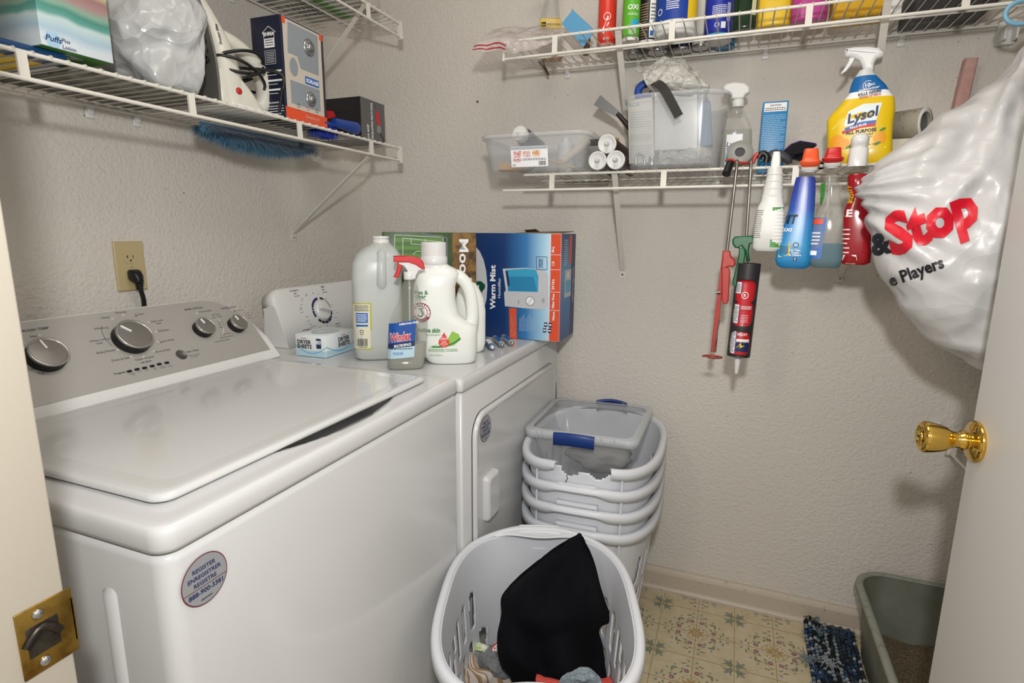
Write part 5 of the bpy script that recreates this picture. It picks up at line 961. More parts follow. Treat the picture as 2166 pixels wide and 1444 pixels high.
# bric-a-brac between the bottles
b = MB(); p = PY(1564, 336, -.27); b.lathe([(.012, 0), (.030, 0), (.031, .002), (.031, .012), (.030, .014), (.012, .014)], mat('grey_disc', '#8f908a', .45), 36, Matrix.Translation((p.x, -.26, ZB + .032)) @ Matrix.Rotation(R(72), 4, 'X'), cap=(False, False)); b.lathe([(.0125, .002), (.0125, .012)], mat('black_hub', '#26262a', .4), 20, Matrix.Translation((p.x, -.26, ZB + .032)) @ Matrix.Rotation(R(72), 4, 'X')); tag(b.build('tape_reel'), 'grey disc with a dark hub leaning in front of the clear daily cleanser bottle', 'reel')
RT = mat('tool_red', '#c93a33', .35)
t = thing('pruning_tool', 'red and black hand tool jutting over the front rail below the grey disc', 'tool', (0, 0, 0)); b = MB(); b.tube(curve([PY(u, v, y) for u, v, y in ((1536, 340, -.315), (1545, 338, -.31), (1565, 344, -.30), (1590, 345, -.27))], 14), [.0055] * 15, RT, 12, flatten=.6); b.build('red_grip', t)
b = MB(); b.tube([PY(1545, 342, -.315) + Vector((0, 0, -.002)), PY(1536, 368, -.335)], [.009, .010], BP, 16); b.build('black_grip', t)
t = thing('pliers', 'black tool with red grip lying beside the blue caution box', 'pliers', (0, 0, 0)); b = MB(); b.tube(curve([PY(u, v, -.26) for u, v in ((1592, 345), (1598, 330), (1604, 325))], 10), .005, RT, 10); b.build('red_grip', t)
b = MB(); b.tube(curve([PY(u, v, -.24) for u, v in ((1604, 335), (1612, 324), (1622, 330), (1620, 344))], 14), .0075, BP, 12); b.build('black_grip', t)
b = MB(); b.tube(curve([PY(u, v, -.22) for u, v in ((1622, 336), (1640, 326), (1662, 334), (1672, 346))], 12), [.008, .010, .012, .012, .012, .012, .012, .012, .011, .010, .009, .007, .005], mat('charcoal_rubber', '#3a3c42', .5), 12); tag(b.build('rubber_grip'), 'charcoal rubber grip lying behind the white hanging bottle', 'tool handle')
t = thing('hair_brush', 'black bristle brush with a purple rim, behind the orange trigger', 'brush', (0, 0, 0)); P = [PY(*c4(*p), -.20) for p in ((500, 1045), (560, 990), (625, 966), (735, 985), (742, 1000), (700, 1030), (690, 1060), (520, 1085), (505, 1060))]
MP = lambda y: Matrix(((1, 0, 0, 0), (0, 0, -1, y), (0, 1, 0, 0), (0, 0, 0, 1)))
b = MB(); b.prism([(p.x, p.z) for p in P], 0, .020, mat('purple_plastic', '#5b2a86', .35), MP(-.185), bev=.003); b.build('brush_head', t)
cxp = sum(p.x for p in P) / 9; czp = sum(p.z for p in P) / 9; b = MB(); b.prism([(cxp + (p.x - cxp) * .90, czp + (p.z - czp) * .84) for p in P], 0, .012, mat('black_bristles', '#1c1820', .9, bump=(260, 1, .01)), MP(-.203), bev=.003); b.build('bristle_pad', t)
b = MB(); b.tube([PY(*c4(560, 1070), -.19), PY(*c4(660, 1090), -.21), PY(*c4(775, 1140), -.27)], [.008, .010, .009], BP, 12); b.build('handle', t)
# yellow all purpose cleaner
YB = mat('lemon_yellow_plastic', '#e9c414', .25); WSP = mat('white_sprayer', '#eceded', .25)
B, t = bottle('spray_bottle', 'large yellow all-purpose cleaner bottle with a blue shoulder and white trigger', 'spray bottle', 1815, 345, -.255,
    [(348, 1762, 1868, .36, 3.2), (338, 1756, 1876, .38, 3.4), (292, 1758, 1876, .38, 3.4), (262, 1757, 1878, .38, 3.2), (250, 1758, 1880, .38, 3), (238, 1766, 1882, .38, 3), (225, 1778, 1883, .40, 2.8), (212, 1789, 1883, .42, 2.8), (198, 1800, 1875, .48, 2.6), (184, 1803, 1868, .55, 2.4), (172, 1806, 1858, .65, 2.2), (162, 1811, 1850, .8, 2), (153, 1817, 1846, 1, 2), (149, 1819, 1844, 1, 2)], 0, z=ZB)
zb_ = B.lp(1830, 196)[1]; zw_ = B.lp(1830, 206)[1]
b = MB(); B.body(b, YB, None, zw_ - .004); B.body(b, WPR, zw_ - .004, zb_, cap=(False, False)); B.body(b, mat('shoulder_blue', '#1766a8', .3), zb_, B.lp(1830, 163)[1], cap=(False, False)); B.body(b, mat('frosted_neck', '#cfd2d0', .35), B.lp(1830, 163)[1], None); b.build('body', t)
hd = [c4(*p) for p in ((930, 360), (940, 338), (1000, 328), (1100, 325), (1170, 335), (1203, 365), (1195, 395), (1150, 410), (1135, 440), (1128, 490), (1060, 490), (1050, 455), (1030, 420), (1000, 405), (970, 398), (935, 398))]
tr = [c4(*p) for p in ((965, 400), (1003, 402), (985, 440), (945, 490), (908, 515), (905, 505), (940, 460), (960, 425))]; b = MB(); silh(b, B, hd, .026, WSP, 0, .008); b.build('spray_head', t); b = MB(); silh(b, B, tr, .012, WSP, 0, .002); b.build('trigger', t)
f = B.front(); b = MB(); k = mpp(B.c) / 3.252; L = lambda x, y: B.lp(*c4(x, y)); yl = R(7)
def T(s, x, y, hp, m, **kw): c = L(x, y); b.text(s, f, c[0], c[1], hp * k, m, off=kw.pop('off', .0016), rot=kw.pop('rot', yl), **kw)
T('10', 1090, 612, 26, WPR, bold=.03); T('SEC', 1122, 600, 14, WPR, bold=.02); T('SANITIZATION*', 1100, 630, 12, WPR, bold=.03); c = L(1092, 600); b.ringd(f, c[0], c[1], 30 * k, 3 * k, WPR, .001, 60, 260)
T('KILLS GERMS', 1103, 658, 17, BLK, bold=.03); T('PROTECTS & DISINFECTS', 1103, 670, 8, NAVY); T('COVID-19 VIRUS', 1105, 680, 12, RED, bold=.03)
P = [L(*p) for p in ((958, 780), (1060, 728), (1188, 718), (1160, 800), (1140, 850), (1040, 862), (930, 885), (935, 840))]; b.poly(f, P, mat('logo_pale', '#e4eef0', .4), .0007); T('Lysol', 1052, 835, 62, NAVY, bold=.03, shear=.25, rot=R(14), w=.195 * .30)
b.strip(f, [L(935, 905), L(1040, 862), L(1145, 848)], 20 * k, BLU, .0009); b.strip(f, [L(915, 925), L(1040, 882), L(1142, 868)], 20 * k, RED, .0010); T('KILLS 99.9%', 1025, 886, 14, WPR, bold=.04, rot=R(11))
T('ALL PURPOSE', 1042, 925, 21, BLK, bold=.04, rot=R(4)); T('cleaner', 1072, 945, 24, BLK, bold=.0, rot=R(4)); T('complete clean', 1066, 960, 11, BLK, rot=R(4)); T('lemon breeze scent', 1075, 1010, 13, BLK, rot=R(4))
OR2 = mat('lemon_orange', '#eea21e', .4); PY_ = mat('pale_yellow', '#f2dc5e', .4)
for x, y, r_ in ((1170, 960, 36), (1185, 930, 20), (880, 985, 45), (930, 1000, 34)): c = L(x, y); b.disc(f, c[0], c[1], r_ * k, OR2, .0008)
for x, y in ((960, 1020), (1190, 900), (1155, 995)): c = L(x, y); b.disc(f, c[0], c[1], 20 * k, GRN, .0010, ry=8 * k, rot=.5)
b.strip(f, [L(845, 905), L(900, 850), L(960, 820)], 8 * k, PY_, .0007); b.strip(f, [L(850, 1040), L(960, 1050), L(1100, 1030), L(1215, 1020)], 7 * k, PY_, .0007); b.build('label', t)
# cream box and a tape roll on it, pink board
p = PY(1920, 300, -.15); b = MB(); b.bb((p.x - .055, -.20, ZB), (p.x + .055, -.09, ZB + .062), mat('cream_box', '#d8d2bd', .5), .003); tag(b.build('cream_box'), 'cream box on the back shelf under the tape roll, behind the red-lettered bag', 'box')
b = MB(); M = Matrix.Translation((p.x + .025, -.165, ZB + .0632 + .036)) @ Matrix.Rotation(R(233), 4, 'Z') @ Matrix.Rotation(PI / 2, 4, 'X'); b.lathe([(.026, -.002), (.036, -.002), (.0355, .0), (.0355, .062), (.026, .062), (.026, -.002)], mat('speckled_tape', '#a8a293', .6, var=(70, '#6b6557', .6, .75)), 36, M, cap=(False, False)); b.lathe([(.0262, 0), (.036, -.0022), (.036, -.003), (.0255, -.003)], PAPER, 36, M, cap=(False, False)); b.lathe([(.0255, .004), (.0255, .058)], mat('core_grey', '#6d6d6a', .6), 30, M, cap=(False, True)); tag(b.build('tape_roll'), 'fat roll of speckled grey tape lying on the cream box', 'tape')
PKB = mat('dusty_pink', '#c9a097', .6, var=(30, '#b98a82', .4, .7)); t = thing('pink_board', 'narrow dusty pink board standing against the wall above the carrier bag', 'board', (1.808, -.045, ZB), (0, R(4), 0)); b = MB(); b.loft([[(x * (1 + .1 * math.sin(z * 12)), y, z) for x, y in rrect(.026, .030, .006)] for z in (0, .06, .12, .18, .24, .262)], PKB); b.build('board', t)
# ============================================================ upper shelf on the back wall
ZU = zs3 + .0058
def can(name, label, cat, u, v, r_px, H, m, z=None, base=CHR, cap=WPL, topr=.8, group=None, deco=None, squat=False, y=None):
    p = PZ(u, v, ZU); p.y = max(min(p.y, -.03), -.27) if y is None else y; q = PY(u, v, p.y); p.x = q.x; r_ = r_px * mpp(p); p.y = min(p.y + r_, -r_ - .004); yaw = math.atan2(p.x - CP.x, -(p.x * 0 + CP.y - p.y)) * -1
    t = thing(name, label, cat, (p.x, p.y, ZU), yaw, group); b = MB(); b.lathe([(r_ * .86, 0), (r_ * .98, .0015), (r_, .004), (r_, .008)], base, 28); b.build('base_rim', t)
    b = MB(); b.lathe([(r_, .008), (r_, H * .80), (r_ * .92, H * .86), (r_ * .62, H * .90)], m, 30)
    if deco: deco(b, lambda s, q, h=0: Vector((r_ * math.sin(s / r_) + h * math.sin(s / r_), -r_ * math.cos(s / r_) - h * math.cos(s / r_), q)), r_)
    b.build('body', t); b = MB(); b.lathe([(r_ * .64, H * .885), (r_ * .64, H * .985), (r_ * .5, H), (.0001, H)], cap, 24); b.build('cap', t); return t
def d_green(b, f, r): b.rect(f, -r * .9, .0, r * .5, .003, WPR, .0004, 8); b.text('OXI', f, .004, .075, .012, WPR, bold=.03); b.text('WASH', f, .004, .060, .007, WPR); b.disc(f, .012, .040, .012, TEAL, .0006); b.lines(f, -.006, .012, .014, .03, 4, WPR)
def d_blk(b, f, r): b.rect(f, r * .1, .012, r * 1.3, .11, WPR, .0004, 8); b.lines(f, -r * .9, .01, -.002, .10, 14, mat('tan_print', '#a88a6a', .5)); b.ringd(f, r * .7, .048, .008, .002, BLK, .001); b.lines(f, r * .2, .055, r * 1.2, .10, 5, INK); b.rect(f, r * .2, .018, r * .55, .03, BLU, .001)
def d_tub(b, f, r): b.rect(f, -r * 1.4, .032, r * .55, .12, mat('tub_label_blue', '#1b3f9a', .35), .0005, 14); b.rect(f, r * .55, .032, r * 1.4, .12, YEL, .0005, 10); b.lines(f, -r * .5, .055, r * .1, .085, 6, WPR); b.ringd(f, -r * .85, .055, .008, .002, WPR, .001); b.text('DISINFECTING WIPES', f, -r * .2, .095, .006, WPR, maxw=.06, bold=.02)
def d_can(b, f, r): b.rect(f, -r * 1.5, .012, r * 1.5, .017, TEAL, .0005, 12); b.rect(f, -r * 1.5, .017, r * 1.5, .115, mat('can_label_blue', '#2434a6', .35), .0005, 14); b.lines(f, -r * .5, .055, r * .5, .085, 7, WPR); b.ringd(f, -.004, .036, .006, .0015, WPR, .001); b.rect(f, .006, .027, .018, .043, WPR, .001); b.bars(f, r * .55, .045, r * .85, .09, m=WPR)
def d_red(b, f, r): b.strip(f, [(-r * .5, .04), (r * .1, .075)], .004, WPR); b.strip(f, [(-r * .4, .032), (r * .2, .060)], .003, WPR); b.ringd(f, 0, .075, .010, .0016, WPR, .0008); b.lines(f, -r * .4, .015, r * .3, .022, 2, WPR)
GC = mat('lime_can', '#5fb32c', .3); BC = mat('black_can', '#1c1a1c', .35); WTB = mat('white_tub', '#e4e4e2', .35); BCN = mat('blue_can', '#e2e6ea', .3); RD = mat('red_orange_bottle', '#df3b28', .3)
can('spray_can', 'red-orange bottle on the top shelf beside the blue cloth', 'bottle', 1278, 97, 19, .22, RD, base=mat('pinkish_base', '#b98a84', .4), deco=d_red)
can('spray_can', 'lime green can on the top shelf above the bracket', 'can', 1330, 84, 18, .24, GC, base=WPL, deco=d_green)
can('spray_can', 'black can with white panel on the top shelf, beside the lime can', 'can', 1366, 90, 21, .21, BC, base=WPL, deco=d_blk)
can('wipes_tub', 'round white tub with blue and yellow label on the top shelf', 'tub', 1423, 68, 44, .20, WTB, base=WTB, cap=WTB, deco=d_tub)
can('spray_can', 'blue and white aerosol can with a steel rim on the top shelf', 'can', 1516, 83, 29, .23, BCN, deco=d_can)
for k, (u, v, r_, m, lab) in enumerate(((1336, 116, 21, mat('rear_can_grey', '#7f8284', .35), 'steel-bottomed can in the rear row behind the lime can'), (1388, 107, 21, mat('rear_can_white', '#c9c9c5', .35), 'steel-bottomed can in the rear row behind the black can'), (1440, 110, 22, mat('rear_can_navy', '#26324f', .35), 'dark steel-bottomed can behind the wipes tub'), (1480, 98, 18, mat('rear_can_pale', '#d2cfc4', .35), 'pale steel-bottomed can seen between the wipes tub and the blue can'))):
    can('spray_can', lab, 'can', u, v, r_, .19, m, group='steel-bottomed cans in the rear row')
can('blue_bottle', 'bright blue based bottle standing behind the blue and white can', 'bottle', 1532, 108, 20, .18, mat('aqua_base', '#2b83b5', .25, alpha=.85), base=mat('aqua_base'))
def flask(name, label, u, v, w_px, H, m, dr=.7, capm=WPL, n=3, deco=None, liqm=None):
    p = PZ(u, v, ZU); p.y = max(min(p.y, -.05), -.24); p.x = PY(u, v, p.y).x; a = w_px / 2 * mpp(p); yaw = -math.atan2(p.x - CP.x, p.y - CP.y); t = thing(name, label, 'bottle', (p.x, p.y + a * dr, ZU), yaw)
    R_ = lambda k, z: [(x, y, z) for x, y in sup(a * k, a * dr * k, n, 32)]
    b = MB(); b.loft([R_(.88, 0), R_(.97, .002), R_(1, .007), R_(1, H * .55), R_(.94, H * .66), R_(.6, H * .78), R_(.36, H * .84), R_(.36, H * .87)], m)
    b.build('body', t)
    if liqm: b = MB(); b.loft([R_(.85, .001), R_(.97, .007), R_(.97, H * .5)], liqm); b.build('liquid', t)
    if deco: b = MB(); deco(b, lambda s, q, h=0: Vector((s, -a * dr * max(.02, 1 - min(.98, abs(s / a)) ** n) ** (1 / n) - h, q)), a); b.build('label', t)
    b = MB(); b.lathe([(a * .40, H * .86), (a * .40, H * .97), (a * .33, H), (.0001, H)], capm, 24); b.build('cap', t); return t
flask('dish_soap_bottle', 'dark green translucent bottle on the top shelf', 1573, 60, 47, .22, mat('dark_green_plastic', '#14301c', .12, alpha=.9), deco=lambda b, f, a: (b.rect(f, a * .55, .03, a * .9, .14, mat('cream_strip', '#c7c39a', .5), .0006, 3)))
flask('cleaner_bottle', 'yellow bottle on the top shelf, right of the dark green one', 1636, 52, 66, .22, mat('yellow_bottle_plastic', '#e3bd2e', .3), deco=lambda b, f, a: b.poly(f, [(x, .085 + y) for x, y in sup(a * .75, .03, 2.5, 24)], YEL, .0006))
flask('cleaner_bottle', 'magenta pink bottle on the top shelf, left of the sponge pack', 1713, 40, 70, .22, mat('magenta_plastic', '#b23a86', .25), .75)
p = PZ(1818, 36, ZU); b = MB(); b.prism(rrect(.118, .085, .012), 0, .055, mat('sponge_yellow', '#c99a1d', .8, bump=(120, .6, .004)), bev=.008); b.prism(rrect(.12, .087, .012, cx=-.0), .045, .075, mat('wrap_navy', '#1b2f5e', .3), bev=.006); b.poly(lambda s, q, h: Vector((s, q, -.0004)), [(-.05, -.03), (-.02, -.035), (-.03, .0), (-.05, .01)], PAPER, 0); o = b.build('sponge_pack'); o.location = (p.x, max(p.y, -.2) + .03, ZU); tag(o, 'yellow sponge pack in navy wrapping on the top shelf', 'sponges')
A = PZ(1899, 66, ZU); bx = mat('slate_box', '#3d3f44', .5); xa = PY(1899, 66, -.03).x; xb = PY(2062, 46, -.03).x; t = thing('flat_slate_box', 'flat slate grey box lying at the right end of the top shelf', 'box', ((xa + xb) / 2, -.15, ZU)); w = xb - xa; b = MB(); b.box((0, 0, .03), (w, .25, .06), bx, .001)
f = lambda s, q, h=0: Vector((s, q, -.0003 - h)); b.strip(f, [(-w / 2, .035), (w / 2, .035)], .002, ORG, 0); b.rect(f, -w * .45, .06, w * .2, .09, mat('slate_dark', '#2a2b30', .5), 0); b.lines(f, -w * .4, .065, w * .1, .085, 2, SG, 2, .3, 0.0002); b.rect(f, -w * .2, .04, w * .45, .052, mat('slate_dark'), 0); b.build('carton', t)
b = MB(); b.box((PY(1885, 40, -.06).x - .012, -.10, ZU + .035), (.028, .12, .07), WPL, .003); tag(b.build('white_box'), 'narrow white box on the top shelf beside the flat slate box', 'box')
# spray bottle with yellow label at the left end, standing near the wall
yb = -.085; B, t = bottle('spray_bottle', 'clear spray bottle with yellow label at the left end of the top shelf', 'spray bottle', 1166, 120, yb,
    [(126, 1148, 1188, .6, 3), (120, 1143, 1191, .6, 3.2), (60, 1138, 1189, .6, 3.2), (40, 1141, 1186, .6, 3), (15, 1148, 1183, .7, 2.5), (-12, 1156, 1180, .85, 2.2), (-30, 1160, 1178, 1, 2)], 0, z=ZU)
b = MB(); B.body(b, CLR); b.build('body', t); b = MB(); B.body(b, mat('orange_liquid', '#d98a3a', .2, alpha=.85), .002, .012, g=-.0018); b.build('liquid', t)
spraytop(t, B, [(1135, -62), (1180, -66), (1190, -56), (1182, -44), (1160, -44), (1138, -50)], (1157, 1180, -46, -28), WPL, WPL)
f = B.front(); b = MB(); A, C = B.lp(1142, 66), B.lp(1188, 42); b.poly(f, [((A[0] + C[0]) / 2 + x * .96, (A[1] + C[1]) / 2 + y) for x, y in rrect(C[0] - A[0], C[1] - A[1] + .006, .009)], YEL, .0006); b.rect(f, A[0] + .004, A[1] + .010, A[0] + .018, A[1] + .022, BLK, .001); b.text('Eco', f, A[0] + .011, A[1] + .013, .005, YEL, bold=.03); b.lines(f, A[0] + .021, A[1] + .012, C[0] - .003, A[1] + .018, 2, BLK); b.build('label', t)
b = MB(); FC = mat('blue_paper', '#5a9cc6', .6, bump=(60, .5, .003)); P = [PY(u, v, -.19) for u, v in ((1188, 50), (1211, 22), (1257, 66), (1234, 100))]
b.add(P, [(0, 1, 2, 3)], FC); b.add([P[1], P[2], P[2] + Vector((-.02, .02, .022)), P[1] + Vector((-.01, .025, .012))], [(0, 1, 2, 3)], FC); tag(b.build('blue_cloth', sol=.003), 'blue folded paper cloth tucked between bottles on the top shelf', 'cloth')
b = MB(); p = PY(1242, 52, -.10); b.prism(rrect(.020, .012, .005), 0, .05, mat('brown_leather', '#6b4a35', .6), bev=.002); o = b.build('brown_case'); o.location = (p.x, -.10, ZU); tag(o, 'small brown case behind the blue folded cloth', 'case')
ZB_ = film('zip_bag_film', '#d9ccc8', .40, 22, .008, .15); ZR = mat('zip_bag_red', '#b8323c', .35, alpha=.8)
def deco(b, fn):
    for v0 in (.80, .90): b.grid(lambda a, c: fn(a * .62, v0 + .035 * c) + Vector((0, -.001, 0)), 40, 2, ZR)
sheet('zip_bag', 'clear zip bag with red stripes draped over the left end of the top shelf', 'plastic bag', [[(1045, 62, -.10), (1120, 56, -.10), (1195, 60, -.12)], [(1035, 68, -.22), (1110, 70, -.24), (1198, 66, -.22)], [(1012, 88, -.32), (1060, 82, -.318), (1180, 84, -.30)], [(1000, 112, -.335), (1056, 108, -.325), (1084, 118, -.318)]], 0, ZB_, .008, 22, seed=3, deco=deco)
t = thing('scraper_tool', 'dark wooden-handled scraper poking down through the wires at the left of the top shelf', 'scraper', (0, 0, 0)); b = MB(); a, c = PY(1150, 140, -.07), PY(1160, 158, -.075); b.tube([a, c], .004, mat('walnut_handle', '#5a3d22', .5), 10); b.build('handle', t)
b = MB(); pts = [PY(u, v, -.07) for u, v in ((1138, 130), (1150, 128), (1154, 141), (1147, 143))]; b.prism([(p.x, p.z) for p in pts], 0, .002, BLD, Matrix(((1, 0, 0, 0), (0, 0, -1, -.07), (0, 1, 0, 0), (0, 0, 0, 1)))); b.build('blade', t)

# ============================================================ bottles hooked over the front rail
YH = -.347
def c5(x, y): return 1460 + x * .36007, 300 + y * .36011
def hang(name, label, rows, body, headkind, hc, hb, dr=.62, liq=None, liqm=None, tilt=0, grp=None, y=YH):
    rs = [(c5(0, yy)[1], c5(l, 0)[0], c5(r_, 0)[0], d, n) for yy, l, r_, d, n in rows]; u0 = (rs[0][1] + rs[0][2]) / 2; utop = (rs[-1][1] + rs[-1][2]) / 2
    c = PY(u0, rs[0][0], y); top = PY(utop, rs[-1][0], y)
    B = Bottle(c, rs); t = thing(name, label, 'spray bottle', B.loc(), B.yaw()); b = MB(); B.body(b, body); b.build('body', t)
    if liq: b = MB(); B.body(b, liqm, .002, B.lp(u0, c5(0, liq)[1])[1], g=-.0018); b.build('liquid', t)
    return B, t
def hood(t, B, x0, x1, y0, y1, m, mc, lowx, cy1):
    """trigger head seen from its back: white collar block, coloured flared hood, trigger hooking over the rail"""
    k = mpp(B.c) * .36; c = B.lp(*c5((x0 + x1) / 2, y1)); top = B.lp(*c5((x0 + x1) / 2, y0))[1]; H = top - c[1]; W = (x1 - x0) * k / 2; cx = c[0]
    zl = B.lp(*c5(0, cy1))[1]; lw = lowx * k / 2
    b = MB(); b.loft([[(cx + x, y_, z) for x, y_ in sup(w_, d_, n_, 28)] for z, w_, d_, n_ in ((zl, lw * .8, .013, 2.2), (zl + (c[1] - zl) * .4, lw * .95, .014, 2.6), (zl + (c[1] - zl) * .45, lw * 1.15, .016, 3), (c[1] + H * .25, lw * 1.15, .016, 3))], mc); b.build('collar', t)
    b = MB(); b.loft([[(cx + x, y_ - .002, z) for x, y_ in sup(w_, d_, 4.5, 36)] for z, w_, d_ in ((c[1], W * .40, .010), (c[1] + H * .12, W * .80, .020), (c[1] + H * .30, W, .026), (c[1] + H * .36, W * .99, .026), (c[1] + H * .42, W * .80, .024), (c[1] + H * .55, W * .76, .022), (c[1] + H * .94, W * .66, .021), (top, W * .62, .019))], m); b.build('spray_head', t)
    b = MB(); b.tube(curve([(cx, .012, c[1] + H * .6), (cx, .042, c[1] + H * .75), (cx, .062, c[1] + H * .55), (cx, .066, c[1] + H * .28)], 14), [.008, .0075, .007, .0065, .006, .006, .006, .006, .0055, .0055, .005, .005, .005, .0045, .004], m, 10, flatten=.6); b.build('trigger', t)
OG = mat('orange_trigger', '#e8582a', .3); 
# 1 white
B, t = hang('spray_bottle', 'all-white spray bottle with a ribbed neck hooked on the rail, leftmost of the hanging bottles', [(640, 385, 500, .55, 3), (620, 370, 528, .62, 3.6), (520, 378, 540, .62, 3.8), (420, 392, 545, .62, 3.6), (375, 405, 544, .62, 3.2), (350, 420, 540, .66, 2.8), (300, 430, 538, .8, 2.4), (190, 455, 540, 1, 2.1), (150, 458, 538, 1, 2)], WPL, '', 0, 0)
b = MB(); k = mpp(B.c) * .36
for yy in (330, 290, 250, 212): c = B.lp(*c5(0, yy)); r_ = B.at(c[1]); b.lathe([(r_[2], 0), (r_[2] + .0012, .0012), (r_[2] + .0012, .003), (r_[2], .0042)], WPL, 30, Matrix.Translation((r_[1], 0, c[1])) @ Matrix.Diagonal((1, r_[3] / r_[2], 1, 1)), cap=(False, False))
b.build('neck_ribs', t)
a, z0_ = B.lp(*c5(499, 190)); _, z1_ = B.lp(*c5(499, 150)); b = MB(Matrix.Translation((a, 0, 0))); n = 60; b.loft([[((r_ + (0 if i % 2 else -.0005)) * math.cos(2 * PI * i / n), (r_ + (0 if i % 2 else -.0005)) * math.sin(2 * PI * i / n), z) for i in range(n)] for r_, z in ((.0145, z0_), (.0145, z1_), (.012, z1_ + .001))], WPL, smooth=False); b.build('collar', t)
b = MB(); a, zc_ = B.lp(*c5(508, 60)); b.loft([[(a + x, y_, z) for x, y_ in rrect(w_, .024, .004)] for z, w_ in ((z1_, .020), (zc_ - .022, .020), (zc_ - .008, .017), (zc_, .014))], WPL); b.tube(curve([(a, .01, zc_ - .012), (a, .048, zc_ - .008), (a, .062, zc_ - .03), (a, .058, zc_ - .05)], 12), .005, WPL, 10); b.build('spray_head', t)
f = B.front(R(52)); b = MB(); zA, zB2 = B.lp(*c5(0, 610))[1], B.lp(*c5(0, 390))[1]; b.rect(f, -.016, zA, .016, zB2, GRN, .0006, 6); b.lines(f, -.012, zA + .01, .012, zB2 - .01, 9, WPR); f2 = B.front(R(-60)); b.lines(f2, -.012, zA + .02, .010, zB2 - .005, 14, INK, 4, .35); b.build('label', t)
# 2 blue
BLB = stripes('scrub_blue_sleeve', 'Z', [(0, '#1f7fb8'), (.05, '#2b8fc6'), (.11, '#2a7cc0'), (.135, '#2f55b0'), (.21, '#2a3a9a')], .28)
B, t = hang('spray_bottle', 'blue spray bottle with an orange head and yellow sticker hooked on the rail', [(742, 540, 670, .5, 3), (725, 515, 692, .58, 3.4), (690, 506, 696, .6, 3.6), (600, 526, 700, .6, 3.6), (500, 556, 712, .6, 3.4), (400, 585, 722, .62, 3.2), (300, 605, 728, .66, 3), (230, 622, 730, .7, 3), (207, 628, 726, .75, 2.6)], BLB, '', 0, 0)
hood(t, B, 645, 755, 45, 158, OG, WGL, 76, 205)
f = B.front(); b = MB(); L = lambda x, y: B.lp(*c5(x, y)); b.poly(f, [L(*p) for p in ((515, 615), (588, 588), (582, 662), (520, 676))], YEL, .0012); c = L(555, 625); b.lines(f, c[0] - .010, c[1] - .012, c[0] + .008, c[1] + .006, 4, INK)
for s, y, hp in (('For Tips,', 640, 12), ('Tricks', 655, 12), ('& Others', 668, 12)): c = L(615, y); b.text(s, f, c[0], c[1], hp * .36 * mpp(B.c), WPR, off=.0016, bold=.02)
c = L(620, 605); b.ringd(f, c[0], c[1], .0065, .002, INK, .001); c = L(615, 686); b.rect(f, c[0] - .004, c[1] - .004, c[0] + .004, c[1] + .004, NAVY, .0008); b.text('f', f, c[0], c[1] - .0025, .0055, WPR, bold=.03)
f2 = B.front(R(-58)); c = L(560, 480); b.text('NT', lambda s, q, h=0: f2(s, q, h), .002, c[1], .020, BLK, bold=.04, maxw=.03); b.text('OXI', f2, .002, c[1] - .018, .008, WPR, bold=.03); b.build('label', t)
# 3 clear with blue liquid
AQ = mat('aqua_liquid', '#04667f', .1, alpha=.97)
B, t = hang('spray_bottle', 'clear bottle half full of turquoise liquid with a red head hooked on the rail', [(745, 760, 850, .5, 3), (735, 715, 868, .58, 3.4), (690, 693, 884, .62, 3.6), (590, 708, 892, .62, 3.6), (460, 730, 893, .62, 3.4), (420, 745, 888, .64, 3), (370, 770, 880, .7, 2.6), (280, 785, 872, .8, 2.4), (220, 790, 868, .9, 2.2), (192, 800, 862, 1, 2)], CLR, '', 0, 0, liq=595, liqm=AQ)
hood(t, B, 780, 890, 40, 132, TRG, WGL, 78, 190)
f = B.front(); b = MB(); L = lambda x, y: B.lp(*c5(x, y)); b.poly(f, [L(*p) for p in ((768, 245), (795, 240), (790, 320), (772, 372), (762, 370))], GRN, .0008); c = L(780, 290); b.text('DETER', lambda s, q, h=0: f(c[0] + q, c[1] + s, h), 0, -.003, .006, WPR, bold=.02)
b.tube([(L(815, 230)[0], 0, L(0, 230)[1]), (L(800, 700)[0], .002, .006)], .002, mat('dip_tube'), 8); f2 = B.front(R(-48)); zA, zB2 = L(0, 665)[1], L(0, 450)[1]; b.rect(f2, -.020, zA, .016, zB2, BLU, .0006, 8); b.rect(f2, -.016, zB2 - .014, .010, zB2 - .002, ORG, .0009, 6); b.lines(f2, -.014, zA + .03, .008, zB2 - .03, 4, WPR); b.rect(f2, -.014, zA + .008, .006, zA + .018, WPR, .0009, 5)
for yy in (300, 350, 400, 450, 500): c = L(0, yy); r_ = B.at(c[1]); b.tube([(r_[1] + r_[2] * 1.005 * math.cos(R(a)), -r_[3] * 1.005 * math.sin(R(a)) * 1, c[1]) for a in range(15, 166, 15)], .0005, mat('clear_plastic'), 5)
b.build('label', t)
